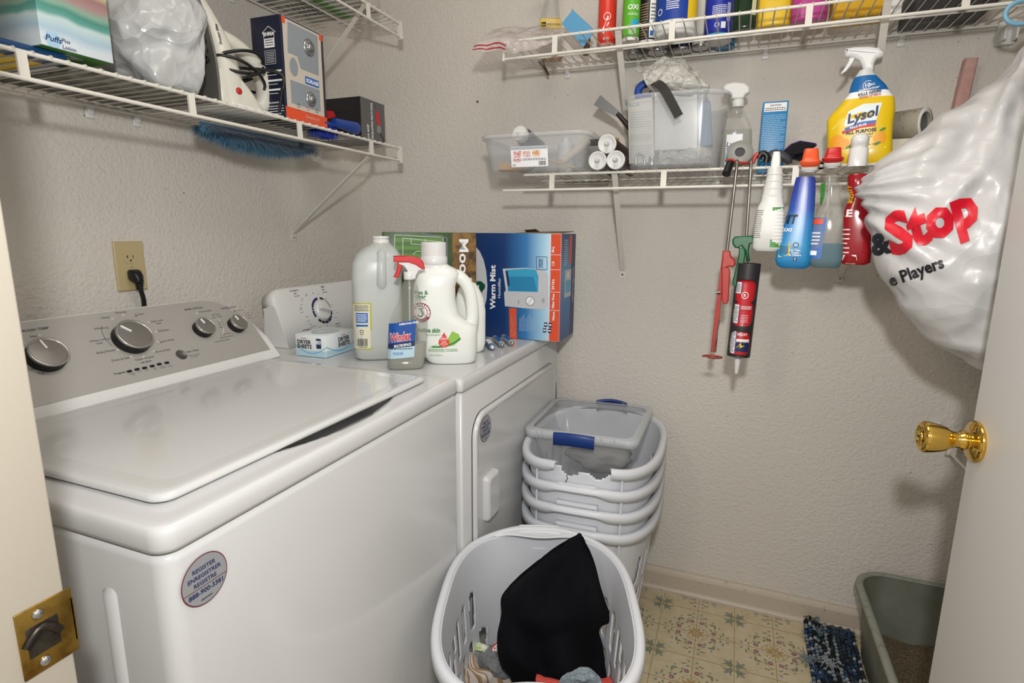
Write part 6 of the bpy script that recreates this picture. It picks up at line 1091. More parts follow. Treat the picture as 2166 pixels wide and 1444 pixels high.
# 4 red
REDB = mat('deep_red_bottle', '#9c1420', .15)
B, t = hang('spray_bottle', 'deep red bottle with a rounded white head hooked on the rail, against the carrier bag', [(720, 905, 1020, .5, 3), (705, 892, 1046, .6, 3.4), (640, 896, 1052, .62, 3.6), (450, 908, 1052, .62, 3.6), (390, 918, 1042, .66, 3.2), (340, 938, 1030, .8, 2.6), (318, 945, 1022, .85, 2.4), (280, 932, 1035, .9, 2.4), (205, 932, 1038, .9, 2.4), (190, 940, 1030, .9, 2.2)], REDB, '', 0, 0)
b = MB(); a, zt_ = B.lp(*c5(995, 22)); k = mpp(B.c) * .36; zz_ = lambda yy: B.lp(*c5(0, yy))[1]; xx_ = lambda xx: B.lp(*c5(xx, 100))[0]
b.loft([[(xx_(985) + x, y_, z) for x, y_ in sup(w_, d_, 2.6, 28)] for z, w_, d_ in ((zz_(190), 48 * k, .018), (zz_(185), 50 * k, .018), (zz_(100), 48 * k, .018), (zz_(92), 40 * k, .016), (zz_(80), 44 * k, .022), (zz_(50), 46 * k, .024), (zz_(32), 38 * k, .020), (zz_(24), 22 * k, .012))], WGL)
b.tube(curve([(xx_(985), .012, zz_(60)), (xx_(985), .050, zz_(55)), (xx_(985), .062, zz_(90)), (xx_(985), .058, zz_(150))], 12), .005, WGL, 10); b.build('spray_head', t)
f = B.front(); L = lambda x, y: B.lp(*c5(x, y)); b = MB(); b.poly(f, [L(*p) for p in ((900, 662), (975, 662), (980, 690), (968, 716), (915, 712), (893, 690))], WPR, .001); f2 = B.front(R(-50))
c = L(910, 440); b.text('LE', f2, -.002, c[1], .016, WPR, bold=.03); b.text('BISSELL', lambda s, q, h=0: f2(q - .004, L(0, 330)[1] + s, h), 0, 0, .009, YEL, bold=.02, maxw=.05); b.lines(f2, -.010, L(0, 640)[1], .006, L(0, 500)[1], 6, WPR, 3, .3); b.build('label', t)
# 5 pale bottle behind the bag
p = PY(1856, 545, -.30); t = thing('spray_bottle', 'pale yellow bottle hanging on the rail, mostly hidden behind the carrier bag', 'spray bottle', (1.648, -.35, PY(1856, 547, -.35).z)); b = MB(); b.loft([[(x, y, z) for x, y in sup(a_, c_, 3, 28)] for z, a_, c_ in ((0, .022, .018), (.004, .028, .022), (.10, .028, .022), (.13, .022, .018), (.17, .013, .012), (.19, .012, .012))], mat('pale_clear_plastic', '#c9c48a', .2, alpha=.8)); b.build('body', t); b = MB(); b.box((0, 0, .205), (.03, .04, .035), WGL, .008); b.build('spray_head', t)
f = lambda s, q, h=0: Vector((s, -.0225 - h, q)); b = MB(); b.rect(f, -.022, .012, .022, .06, YEL, .0006); b.disc(f, -.008, .03, .010, GRN, .001); b.build('label', t)

# ============================================================ caulking guns
FH = upright(PY(1560, 600, -.335))
def pts5(P): return [FH.px(*c5(*p)) for p in P]
def slabp(b, P, th, m, off=0, bev=.001):
    M = Matrix((FH.r, FH.u, FH.n)).transposed().to_4x4(); M.translation = FH.o + FH.n * (off - th / 2); b.prism(pts5(P), 0, th, m, M, bev=bev); return b
def rod(b, P, r_, m, off=0, n=12): b.tube([FH(*FH.px(*c5(*p)), off) for p in P], r_, m, n); return b
RODM = mat('rusty_rod', '#8d8a86', .35, .85, var=(18, '#6e5a48', .5, .7)); RG = mat('caulk_gun_red', '#b3382f', .4, var=(50, '#d9d2cc', .72, .8)); GG = mat('caulk_gun_green', '#1d5e3a', .35); GBK = mat('caulk_frame_black', '#29292b', .45, var=(60, '#cfcfca', .74, .78))
def hooktop(b, x, y, m):
    a, z = FH.px(*c5(x, y)); p = FH(a, z); b.tube(curve([p, Vector((p.x, -.330, zs2 + .014)), Vector((p.x, -.306, zs2 + .0145)), Vector((p.x, -.285, zs2 + .010)), Vector((p.x, -.282, zs2 - .012))], 16), .0036, m, 12)
t = thing('caulking_gun', 'empty red caulking gun hanging by its rod from the rail', 'caulking gun', FH(*FH.px(*c5(215, 650)))); W2 = MW(t).inverted()
b = MB(W2); rod(b, ((272, 160), (215, 650)), .0036, RODM); hooktop(b, 272, 160, RODM); b.build('push_rod', t)
b = MB(W2); slabp(b, ((190, 640), (235, 640), (240, 670), (262, 690), (268, 718), (250, 735), (225, 732), (205, 745), (180, 738), (186, 690)), .022, RG, bev=.004); b.build('head', t)
b = MB(W2); slabp(b, ((186, 735), (228, 738), (236, 760), (226, 930), (216, 950), (195, 950), (184, 930), (186, 800)), .014, RG, .004, .003); b.build('trigger', t)
b = MB(W2); slabp(b, ((178, 740), (194, 740), (184, 900), (152, 1238), (120, 1236), (150, 960)), .006, RG, -.012, .001); b.build('frame_bar', t)
b = MB(W2); rod(b, ((170, 1050), (140, 1240)), .0018, RODM, -.007); b.build('frame_rod', t)
q = FH.px(*c5(130, 1262)); M = Matrix.Translation(FH(q[0], q[1])) @ Matrix.Rotation(R(-22), 4, 'X'); b = MB(W2 @ M); Rr = 60 * .36 * mpp(FH.o)
b.loft([[(r_ * math.cos(R(a)), r_ * math.sin(R(a)), z) for a in range(-200, 101, 12)] for r_, z in ((Rr, .001), (Rr, -.001), (Rr * .45, -.001), (Rr * .45, .001), (Rr, .001))], RG, closed=False, smooth=False); b.build('front_plate', t)
b = MB(W2 @ M); b.bb((-.012, -.010, -.004), (.012, .004, .003), RG, .002); b.lathe([(.0045, .003), (.0045, .006), (.0001, .007)], RODM, 6); b.build('plate_nut', t)
b = MB(W2); rod(b, ((150, 884), (178, 880)), .0035, RODM, .006); b.build('release_pin', t)
t = thing('caulking_gun', 'green and black caulking gun loaded with a red-labelled tube, hanging nozzle down', 'caulking gun', FH(*FH.px(*c5(330, 560)))); W2 = MW(t).inverted()
b = MB(W2); rod(b, ((356, 150), (330, 560)), .0036, RODM); hooktop(b, 356, 150, RODM); b.build('push_rod', t)
b = MB(W2); slabp(b, ((246, 575), (262, 555), (310, 552), (368, 550), (374, 590), (352, 600), (345, 640), (350, 700), (330, 705), (322, 640), (300, 610), (285, 625), (262, 622), (248, 600)), .022, GG, bev=.004); b.build('head', t)
b = MB(W2); slabp(b, ((285, 625), (318, 622), (325, 660), (312, 740), (288, 835), (268, 848), (248, 840), (250, 810), (272, 720), (284, 660)), .014, GG, .006, .003); b.build('trigger', t)
cx0, cx1 = FH.px(*c5(245, 740)), FH.px(*c5(285, 1250)); pA, pB = FH(*FH.px(*c5(345, 712))), FH(*FH.px(*c5(283, 1248))); ax = (pA - pB).normalized(); Rc = 64 * .36 * mpp(FH.o)
M = Matrix.Translation(pB) @ ax.to_track_quat('Z', 'Y').to_matrix().to_4x4(); Lc = (pA - pB).length
# find the roll that turns local -x.. towards the viewer
vw = (M.to_3x3().inverted() @ FH.n); a0 = math.atan2(vw.y, vw.x); Mr = M @ Matrix.Rotation(a0 + PI / 2, 4, 'Z')     # local -y faces the viewer
def cyl(s, q, h=0): return Mr @ Vector(((Rc * .93 + h) * math.sin(s / Rc), -(Rc * .93 + h) * math.cos(s / Rc), q))
b = MB(W2 @ Mr); b.lathe([(Rc * .93, .004), (Rc * .93, Lc - .012), (.0001, Lc - .012)], mat('sealant_label_red', '#b81f28', .35), 36); MB.rect
b.M = W2; f = cyl
for q0, q1 in ((.006, Lc * .28), (Lc * .36, Lc * .56), (Lc * .68, Lc * .80)): b.rect(f, -Rc * 1.25, q0, -Rc * .45, q1, WPR, .0003, 6); b.lines(f, -Rc * 1.15, q0 + .003, -Rc * .5, q1 - .003, 14, BLK, 3, .5, .0006); b.rect(f, -Rc * .45, q0, -Rc * .36, q1, mat('purple_print', '#6a4a86', .5), .0004, 2)
b.rect(f, -Rc * .36, .012, Rc * .9, Lc * .15, NAVY, .0004, 8); b.poly(f, [(-Rc * .3, .020), (Rc * .05, Lc * .13), (Rc * .0, Lc * .09), (Rc * .45, Lc * .12), (Rc * .1, .022), (Rc * .12, .040)], YEL, .0008); b.rect(f, -Rc * .36, Lc * .155, Rc * .9, Lc * .19, WPR, .0004, 8)
up = lambda x, y: (lambda s, q, h=0: f(x - s, y - q, h))
b.text('WHITE LIGHTNING', up(Rc * .25, Lc * .165), 0, 0, .0055, NAVY, bold=.04, maxw=Rc * 1.1, off=.0008); b.text('LATEX', up(Rc * .1, Lc * .255), 0, 0, .006, WPR, bold=.03, off=.0008); b.text('SUPERIOR ACRYLIC', up(Rc * .2, Lc * .55), 0, 0, .0035, WPR, bold=.02, off=.0008, maxw=Rc); b.text('LATEX SEALANT', up(Rc * .2, Lc * .53), 0, 0, .0035, WPR, bold=.02, off=.0008, maxw=Rc); b.lines(f, -Rc * .2, Lc * .37, Rc * .5, Lc * .46, 5, WPR, 5, .25)
b.ringd(f, -.001, Lc * .665, .0085, .0016, WPR, .0006); b.text('R', f, -.001, Lc * .65, .007, WPR, bold=.02, off=.0008); b.build('sealant_cartridge', t)
# black open-sided carriage: a shell with three oval windows on the front
b = MB(W2); WINS = ((Lc * .145, Lc * .13), (Lc * .465, Lc * .13), (Lc * .71, Lc * .115)); nu, nv = 96, 150
def inw(a, c):
    s = (a - .5) * 2 * PI * Rc; q = c * Lc
    for qc, hl in WINS:
        sx = max(0, abs(s + Rc * .05) - Rc * .35) / (Rc * .62); sq = abs(q - qc) / hl
        if sx ** 2.5 + sq ** 4 < 1: return True
    return False
b.grid(lambda a, c: Mr @ Vector((Rc * math.sin((a - .5) * 2 * PI), -Rc * math.cos((a - .5) * 2 * PI), c * Lc)), nu, nv, GBK, skip=inw); b.build('carriage', t, sol=.0012)
b = MB(W2 @ Mr); b.lathe([(Rc * 1.02, -.003), (Rc * 1.02, .002), (.010, .002), (.010, -.003)], GBK, 36); b.build('front_cap', t)
b = MB(W2 @ Mr); nl = (FH(*FH.px(*c5(270, 1360))) - pB).length; b.lathe([(.0032, -nl), (.0045, -nl + .004), (.0075, -.018), (.0078, -.003)], WPL, 18); b.build('nozzle', t)
# ============================================================ carrier bag behind the door
BAG2 = film('white_carrier_film', '#cbcac9', .94, 9, .010, .33)
prof = [(1.70, 1.890, 1.905, -.42, .008), (1.66, 1.872, 1.903, -.425, .014), (1.60, 1.845, 1.915, -.44, .035), (1.538, 1.797, 1.94, -.45, .052), (1.511, 1.768, 1.955, -.455, .060), (1.464, 1.712, 1.96, -.465, .072), (1.42, 1.655, 1.96, -.475, .082), (1.38, 1.606, 1.965, -.485, .092), (1.34, 1.570, 1.967, -.493, .105), (1.30, 1.555, 1.97, -.50, .115), (1.227, 1.572, 1.97, -.505, .12), (1.143, 1.606, 1.97, -.51, .12), (1.078, 1.641, 1.965, -.51, .115), (1.015, 1.694, 1.95, -.51, .10), (.965, 1.775, 1.93, -.51, .075), (.940, 1.83, 1.90, -.51, .04)]
zs_ = [p[0] for p in prof]
def bagat(z):
    for a, c in zip(prof[:-1], prof[1:]):
        if z >= c[0]: f = (a[0] - z) / (a[0] - c[0]); f2 = f * f * (3 - 2 * f) * .4 + f * .6; return [x + (y - x) * f2 for x, y in zip(a, c)]
    return prof[-1]
def bagpt(th, z):
    _, xl, xr, yc, d = bagat(z); c, s = math.cos(th), math.sin(th); a = (xr - xl) / 2; x = (xl + xr) / 2 + a * math.copysign(abs(c) ** .9, c); y = yc + d * math.copysign(abs(s) ** .9, s)
    # creases running from the gathered top and from the bulge on the left
    g = math.atan2(z - 1.74, x - 1.90); k1 = 1 - 2.4 * abs(math.sin(g * 17 + 1.3 * noise.noise((x * 7, z * 7, 1)))) + .5 * math.sin(g * 61) ; fade = max(0, min(1, (z - 1.02) / .35)); l2 = math.atan2(z - 1.30, x - 1.50); k2 = math.sin(l2 * 26 + 3 * noise.noise((x * 7, z * 7, 5))) * math.exp(-((x - 1.56) / .11) ** 2)
    r = .0080 * k1 * fade + .0070 * k2 + .008 * (1 - 2 * abs(noise.noise((x * 8, y * 8, z * 7)))) + .004 * (1 - 2 * abs(noise.noise((x * 22, y * 20, z * 16))))
    e = min(1, d / .05) * min(1, a / .06); return Vector((x + c * r * e * .7, y + s * r * e, z))
b = MB(); NZ, NT = 150, 150; rings = [[bagpt(2 * PI * i / NT, 1.70 - (1.70 - .940) * j / NZ) for i in range(NT)] for j in range(NZ + 1)]; b.loft(rings, BAG2); shell = b.bvh()
t = thing('carrier_bag', 'full white carrier bag with big red lettering hanging behind the open door', 'carrier bag', (1.75, -.5, .94)); b.build('bag_film', t, world=True)
STR = mat('bag_print_red', '#d2162c', .35)
def onbag(u, v, h=0):
    w = ray(u, v).normalized(); hit, nrm, _, _ = shell.ray_cast(CP, w)
    if hit is None: return PY(u, v, -.5)
    return hit - w * (.0032 + h)
def btext(s, u, v, hpx, m, rot, bold, w=None, shear=0, sub=2):
    vs, fs, tw = text_mesh(s, bold); k = hpx / .73; kx = k if w is None else w / tw; bm = bmesh.new(); bv = [bm.verts.new((x * kx + y * k * shear, y * k, 0)) for x, y in vs]
    for f in fs:
        try: bm.faces.new([bv[i] for i in f])
        except ValueError: pass
    for _ in range(3):
        ed = [e for e in bm.edges if e.calc_length() > 5]
        if ed: bmesh.ops.subdivide_edges(bm, edges=ed, cuts=1)
    bmesh.ops.triangulate(bm, faces=bm.faces[:]); bm.verts.index_update(); c, q = math.cos(rot), math.sin(rot); mb = MB()
    mb.add([onbag(u + x.co.x * c - x.co.y * q, v - (x.co.x * q + x.co.y * c)) for x in bm.verts], [[x.index for x in f.verts] for f in bm.faces], m, True); bm.free(); mb.build('lettering', t, world=True)
btext('Stop', 1886, 540, 84, STR, R(22), .052, w=204, shear=.12); btext('&', 1845, 540, 44, BLK, R(12), .05); btext('e Players', 1884, 606, 26, BLK, R(20), .03, w=122)

# ============================================================ laundry baskets
BK = mat('basket_white_plastic', '#d6d8dd', .42); 
def basket(name, label, loc, yaw, H=.455, ax=.177, ay=.25, bx=.128, by=.20, broken=False, slots=True, group=None, tiltx=0, inward=False):
    t = thing(name, label, 'laundry basket', loc, (tiltx, 0, yaw), group); n = 2.9; K = 240
    def outl(a, c, g=0): P = sup(a + g, c + g, n, K); return P
    top, bot = outl(ax, ay), outl(bx, by); P0 = top; cum = [0]
    for i in range(K): cum.append(cum[-1] + math.hypot(P0[(i + 1) % K][0] - P0[i][0], P0[(i + 1) % K][1] - P0[i][1]))
    Lt = cum[-1]
    SL = []
    for side in (0, 1):
        for r_, zc in enumerate((.70, .47, .24)):
            for k in range(-3, 4):
                y0 = (k + (.5 if r_ % 2 else 0)) * .050
                if abs(y0) < ay * .72: SL.append((side, y0, zc * H))
    def near(x, y, z):
        if not slots or abs(x) < ax * .45: return 1
        best = 1
        for side, y0, zc in SL:
            if (x > 0) != (side == 0): continue
            dz = max(0, abs(z - zc) - H * .070); d = math.hypot(y - y0 - .10 * (z - zc), dz) - .0095
            best = min(best, d)
        return best
    NV = 96; vs = []; keep = []
    def P(i, j):
        f = j / NV; z = H * f; g = .035 * math.sin(PI * f) * 0
        return Vector((bot[i][0] + (top[i][0] - bot[i][0]) * (f ** .85), bot[i][1] + (top[i][1] - bot[i][1]) * (f ** .85), z))
    pts = [[P(i, j) for i in range(K)] for j in range(NV + 1)]; fs = []
    sd = [[near(*pts[j][i]) for i in range(K)] for j in range(NV + 1)]
    for j in range(NV):
        for i in range(K):
            k = (i + 1) % K; c = (pts[j][i] + pts[j + 1][k]) / 2
            x_, y_ = c.x, c.y
            if near(c.x, c.y, c.z) < 0: continue
            if broken and y_ < 0 and -.045 < x_ < .10 and c.z > H - .016 + .008 * math.sin(x_ * 90): continue
            fs.append((j * K + i, j * K + k, (j + 1) * K + k, (j + 1) * K + i))
    # pull the vertices next to a slot onto its outline
    e = 1e-3
    for j in range(1, NV):
        for i in range(K):
            d = sd[j][i]
            if abs(d) < .0042:
                p = pts[j][i]; gy = (near(p.x, p.y + e, p.z) - near(p.x, p.y - e, p.z)) / (2 * e); gz = (near(p.x, p.y, p.z + e) - near(p.x, p.y, p.z - e)) / (2 * e)
                if abs(gy) + abs(gz) < 3: pts[j][i] = p - Vector((0, gy * d, gz * d))
    b = MB(); b.add([p for r_ in pts for p in r_], fs, BK, True); b.add([(x, y, 0) for x, y in bot], [tuple(range(K))], BK)
    for sx in (-1, 1):           # ribs below the rim at the corners
        for sy in (-1, 1): px_, py_ = sx * ax * .62, sy * (ay * .955 - .006); b.bb((px_ - .0012, py_ - .004, H - .050), (px_ + .0012, py_ + sy * .010, H - .01), BK)
    b.build('basket_wall', t, sol=.0028)
    prof_ = [(-.001, -.002), (.003, .004), (.011, .0055), (.0165, .0015), (.018, -.006), (.018, -.020), (.0155, -.020), (.0155, -.006), (.010, .001), (.001, -.003)]
    def seg(i0, i1, nm, damage=0):
        b = MB(); rg = []
        for i in range(i0, i1 + 1):
            ii = i % K; p, q = top[ii - 1], top[(ii + 1) % K]; tx, ty = q[0] - p[0], q[1] - p[1]; L = math.hypot(tx, ty) or 1; nx, ny = ty / L, -tx / L
            lift = .010 * math.exp(-(top[ii][0] / .10) ** 4); hd_ = math.exp(-(top[ii][0] / .066) ** 8) if abs(top[ii][1]) > ay * .7 else 0
            rg.append([(top[ii][0] + nx * (o + .004 * hd_ * (o > .005)), top[ii][1] + ny * (o + .004 * hd_ * (o > .005)), H + (z_ if z_ > -.01 else z_ + .011 * hd_) + lift) for o, z_ in prof_])
        b.loft(rg, BK, cap=(True, True), M=None); return b.build(nm, t)
    if broken:
        idx = [i for i in range(K) if top[i][1] < 0 and -.055 < top[i][0] < .075]; seg(max(idx) + 1, min(idx) + K, 'rim')
        b = MB(); y0 = -by - (ay - by) * .93; b.strip(lambda s, q, h=0: Vector((s, y0 - (q - H * .9) * .25 - .004 - h, q)), [(-.028, H - .018), (-.026, H - .030), (-.031, H - .040), (-.027, H - .052), (-.029, H - .064)], .0018, DRK, .0); b.build('crack', t)
    else: seg(0, K, 'rim')
    for s in (-1, 1):
        if broken and s < 0: continue
        b = MB(); nu, nv = 60, 10
        def hp(a, c, s=s):
            x = (a - .5) * .22; yo = ay * (1 - abs(x / ax) ** n) ** (1 / n); wd = .030 * (math.cos(PI * (a - .5)) ** 1.2) + .001; lift = .010 * math.exp(-(x / .10) ** 4); return Vector((x, s * (yo - wd * c + .002), H + lift + .001 - .004 * c * c - .0035 * (abs(x) < .052 * math.sqrt(max(0, 1 - ((c - .48) / .30) ** 2)) if abs(c - .48) < .30 else 0)))
        if inward: b.grid(hp, nu, 24, BK)
        lo = [(.050 * math.copysign(1, c_) * (1 if abs(c_) > .3 else abs(c_) / .3) , q_) for c_, q_ in [(math.cos(R(g)), math.sin(R(g))) for g in range(0, 360, 15)]]
        b.tube([(x, s * (ay * (1 - abs(x / ax) ** n) ** (1 / n) + .0105 + .0055 * q_), H + .0050 + .010 * math.exp(-(x / .10) ** 4)) for x, q_ in lo], .0010, BK, 6, closed=True)
        b.loft([[(x, s * (ay + .001 + o), H - .034 + z_) for o, z_ in ((-.0045, .0), (.008, .002), (.010, -.004), (.008, -.009), (-.0045, -.010))] for x in (-.052, -.048, -.02, .02, .048, .052)], BK); b.build('handle', t, sol=.002)
    return t
zst = (0, .058, .117, .175); LB = ('lowest white laundry basket of the nested stack, standing on the floor', 'second white laundry basket from the bottom of the nested stack', 'third white laundry basket from the bottom, under the one with the broken rim', 'top white laundry basket of the stack, its front rim broken and cracked')
sx, sy = .9950, -.284
st0 = basket('laundry_basket', LB[0], (sx, sy, .0), R(2), group='white laundry baskets')
for k in (1, 2): copy_thing(st0, (sx, sy, zst[k]), (0, 0, R(2)), LB[k])
basket('laundry_basket', LB[3], (sx, sy, zst[3]), R(2), broken=True, slots=True, group='white laundry baskets')
fb = basket('laundry_basket', 'white laundry basket in front of the stack, holding black trousers', (1.012, -.862, 0), R(18), H=.482, ax=.184, ay=.25, bx=.140, by=.205, inward=True, group='white laundry baskets')

# clear bin with blue handles lodged in the top basket
x0, x1, y0, y1, zt_, hb_ = .812, 1.124, -.385, -.085, .668, .15
t = thing('latch_bin', 'clear plastic bin with two blue handles set in the top laundry basket', 'plastic bin', ((x0 + x1) / 2, (y0 + y1) / 2, zt_ - hb_), (R(1.5), R(-1), 0)); w, d = x1 - x0, y1 - y0
BP2 = mat('cloudy_bin_plastic', '#cfd2d6', .2, alpha=.34); BR2 = mat('cloudy_bin_rim', '#d3d6da', .25, alpha=.55)
rg = lambda g, z, r_=.03: [(x, y, z) for x, y in rrect(w + 2 * g, d + 2 * g, r_, 7)]
b = MB(); b.loft([rg(-.045, 0), rg(-.035, .006), rg(-.012, hb_ - .02), rg(-.010, hb_ - .004)], BP2, cap=(True, False)); b.build('tub', t)
b = MB(); b.loft([rg(-.010, hb_ - .006), rg(.0, hb_ - .006), rg(.004, hb_ - .022), rg(.007, hb_ - .022), rg(.007, hb_ - .003), rg(.004, hb_), rg(-.012, hb_)], BR2, cap=(False, False))
for s in (-1, 1):
    for x in (-.12, -.105, -.065, .065, .10): b.bb((x - .001, s * (d / 2 + .004), hb_ - .02), (x + .001, s * (d / 2 + .010), hb_ + .002), BR2)
b.build('rim', t)
HBL = mat('handle_blue', '#1d3c80', .4)
for s, xo, hw_ in ((-1, -.012, .058), (1, .028, .050)):
    b = MB(); N_ = 16; rgs = []
    for i in range(N_ + 1):
        u = i / N_ * 2 - 1; x = xo + u * hw_; bow = .010 * (1 - u * u); zc = hb_ + .002 - .006 * u * u + .004
        rgs.append([(x, s * (d / 2 + .006 + bow + o), zc + z_) for o, z_ in ((-.004, 0), (.004, .002), (.008, -.006), (.008, -.033), (.005, -.035), (.004, -.008), (-.004, -.004))])
    b.loft(rgs, HBL); b.build('handle', t)
cl = crumple('grey_cloth', 'grey cloth with light stitching lying in the clear blue-handled bin', 'cloth', (1.005, -.265, zt_ - hb_ + .045), (.085, .070, .040), mat('grey_fabric', '#8f8d88', .9, bump=(300, .4, .001)), 8.3, .35, 4, -.035)

# laundry in the front basket
BKC = mat('black_cotton', '#0a0b10', .95, spec=.15, bump=(500, .3, .0006))
def cloth(name, label, cat, rows, m, disp, dsc, seed=0, nu=60, nv=60, th=.003, deco=None, folds=None):
    R_ = [[PZ(u, v, z) for u, v, z in r] for r in rows]; base = patch(R_, nu, nv, disp, dsc, seed)
    def fn(a, c):
        p = base(a, c)
        if folds: p = p + folds(a, c)
        return p
    b = MB(); b.grid(fn, nu, nv, m)
    if deco: deco(b, fn)
    return tag(b.build(name, sol=th), label, cat)
def fo(a, c):
    f = .016 * math.sin((a * 1.4 + c * 1.1) * 9 + 2 * math.sin(c * 5)) * min(1, c * 3) + .012 * math.sin((a * 2.0 - c * 1.6) * 7 + 1) * min(1, c * 2.5); return Vector((.15 * f, -.6 * f, .8 * f))
rows = [[(1214, 1136, .505), (1219, 1131, .510), (1225, 1126, .514), (1231, 1131, .510), (1236, 1140, .505)],
        [(1130, 1189, .470), (1165, 1172, .488), (1205, 1158, .496), (1240, 1165, .490), (1258, 1190, .472)],
        [(1067, 1246, .405), (1120, 1236, .440), (1180, 1230, .455), (1240, 1238, .445), (1282, 1262, .410)],
        [(1061, 1300, .360), (1110, 1300, .400), (1170, 1300, .405), (1240, 1302, .395), (1294, 1303, .360)],
        [(1056, 1350, .320), (1110, 1345, .355), (1165, 1350, .345), (1230, 1350, .340), (1266, 1328, .320)],
        [(1061, 1395, .285), (1110, 1395, .320), (1160, 1400, .300), (1220, 1395, .305), (1276, 1375, .280)],
        [(1080, 1425, .255), (1120, 1432, .275), (1160, 1444, .265), (1225, 1440, .270), (1288, 1435, .250)],
        [(1090, 1445, .200), (1125, 1462, .205), (1165, 1475, .200), (1225, 1468, .200), (1286, 1455, .195)]]
cloth('black_trousers', 'black trousers heaped in the front laundry basket, peaked up at the rear rim', 'trousers', rows, BKC, .006, 9, 3, 90, 90, .0035, folds=fo)
# hidden bulk that carries the clothes
crumple('laundry_pile', 'dark clothes at the bottom of the front laundry basket', 'clothes', (1.025, -.84, .105), (.095, .130, .085), mat('dark_laundry', '#3a3c42', .9), 2.2, .15, 4, -.09)
GRY = mat('grey_marl', '#6f7170', .9, var=(160, '#85888a', .35, .65)); 
cloth('grey_sweatpants', 'grey marl sweatpants left of the black trousers in the front basket', 'sweatpants', [[(1008, 1368, .235), (1040, 1362, .24), (1072, 1375, .23)], [(995, 1385, .225), (1035, 1385, .25), (1076, 1400, .235)], [(1000, 1410, .21), (1040, 1420, .235), (1082, 1428, .22)], [(1010, 1450, .17), (1050, 1455, .18), (1085, 1460, .17)]], GRY, .010, 24, 6, folds=lambda a, c: Vector((0, -.005, .006)) * math.sin(a * 9 + c * 4))
def stripe(b, fn):
    for k in range(7):
        a0 = .06 + k * .135; b.grid(lambda a, c, a0=a0: fn(a0 + a * (.05 if k % 2 else .025), c) + Vector((0, -.0008, .0022)), 2, 40, mat('tan_stripe', '#9c7c56', .9))
TW = mat('cream_terry', '#c9beb2', .95, bump=(400, .6, .002))
cloth('striped_towel', 'cream terry towel with tan stripes at the left of the front basket', 'towel', [[(985, 1388, .235), (994, 1383, .24), (1006, 1390, .235)], [(975, 1412, .22), (995, 1410, .235), (1030, 1420, .225)], [(968, 1438, .20), (1010, 1436, .225), (1092, 1428, .215)], [(972, 1475, .165), (1020, 1470, .18), (1098, 1465, .175)]], TW, .007, 22, 2, deco=stripe)
SKR = mat('coral_red_fabric', '#c4483f', .8)
def sk(b, fn):
    f = lambda s, q, h=0: fn(s, q) + Vector((0, -.001, .0024 + h)); c = (.45, .45); b.disc(f, c[0], c[1], .24, PAPER, .0, ry=.26); b.disc(f, c[0] - .09, c[1] + .03, .06, SKR, .0006, ry=.07); b.disc(f, c[0] + .09, c[1] + .03, .06, SKR, .0006, ry=.07); b.disc(f, c[0], c[1] - .08, .03, SKR, .0006); b.rect(f, c[0] - .10, c[1] + .22, c[0] + .10, c[1] + .32, PAPER, 0, 4)
    for k in range(-2, 3): b.rect(f, c[0] + k * .04 - .006, c[1] + .2, c[0] + k * .04 + .006, c[1] + .32, SKR, .0007)
cloth('red_skull_cloth', 'coral red cloth with a white skull print beside the black trousers', 'cloth', [[(1036, 1392, .232), (1050, 1385, .238), (1070, 1388, .230)], [(1036, 1378, .245), (1050, 1372, .25), (1066, 1372, .245)], [(1042, 1362, .25), (1055, 1358, .255), (1062, 1356, .25)]][::-1], SKR, .003, 20, 5, 30, 30, deco=sk)
cloth('coral_shirt', 'coral red garment showing at the bottom right under the black trousers', 'garment', [[(1136, 1424, .295), (1200, 1440, .285), (1292, 1430, .275)], [(1133, 1440, .29), (1200, 1450, .28), (1298, 1446, .27)], [(1130, 1470, .25), (1200, 1475, .24), (1298, 1478, .24)]], SKR, .005, 20, 7, 30, 20)
cloth('denim_cloth', 'faded denim garment at the bottom edge below the black trousers', 'garment', [[(1200, 1420, .315), (1235, 1412, .325), (1262, 1424, .315)], [(1188, 1436, .305), (1232, 1432, .33), (1275, 1440, .305)], [(1180, 1470, .26), (1230, 1470, .28), (1282, 1472, .26)]], mat('faded_denim', '#7d8b93', .9, var=(220, '#9aa7ae', .4, .6)), .008, 26, 9, 40, 30)
cloth('green_white_cloth', 'scrap of white cloth with lime green leaves behind the grey sweatpants', 'cloth', [[(1008, 1358, .245), (1022, 1362, .25), (1034, 1366, .245)], [(1004, 1374, .24), (1016, 1376, .245), (1030, 1378, .24)]], mat('lime_print', '#a9c468', .8, var=(90, '#e6e8da', .45, .55)), .003, 20, 4, 16, 12)

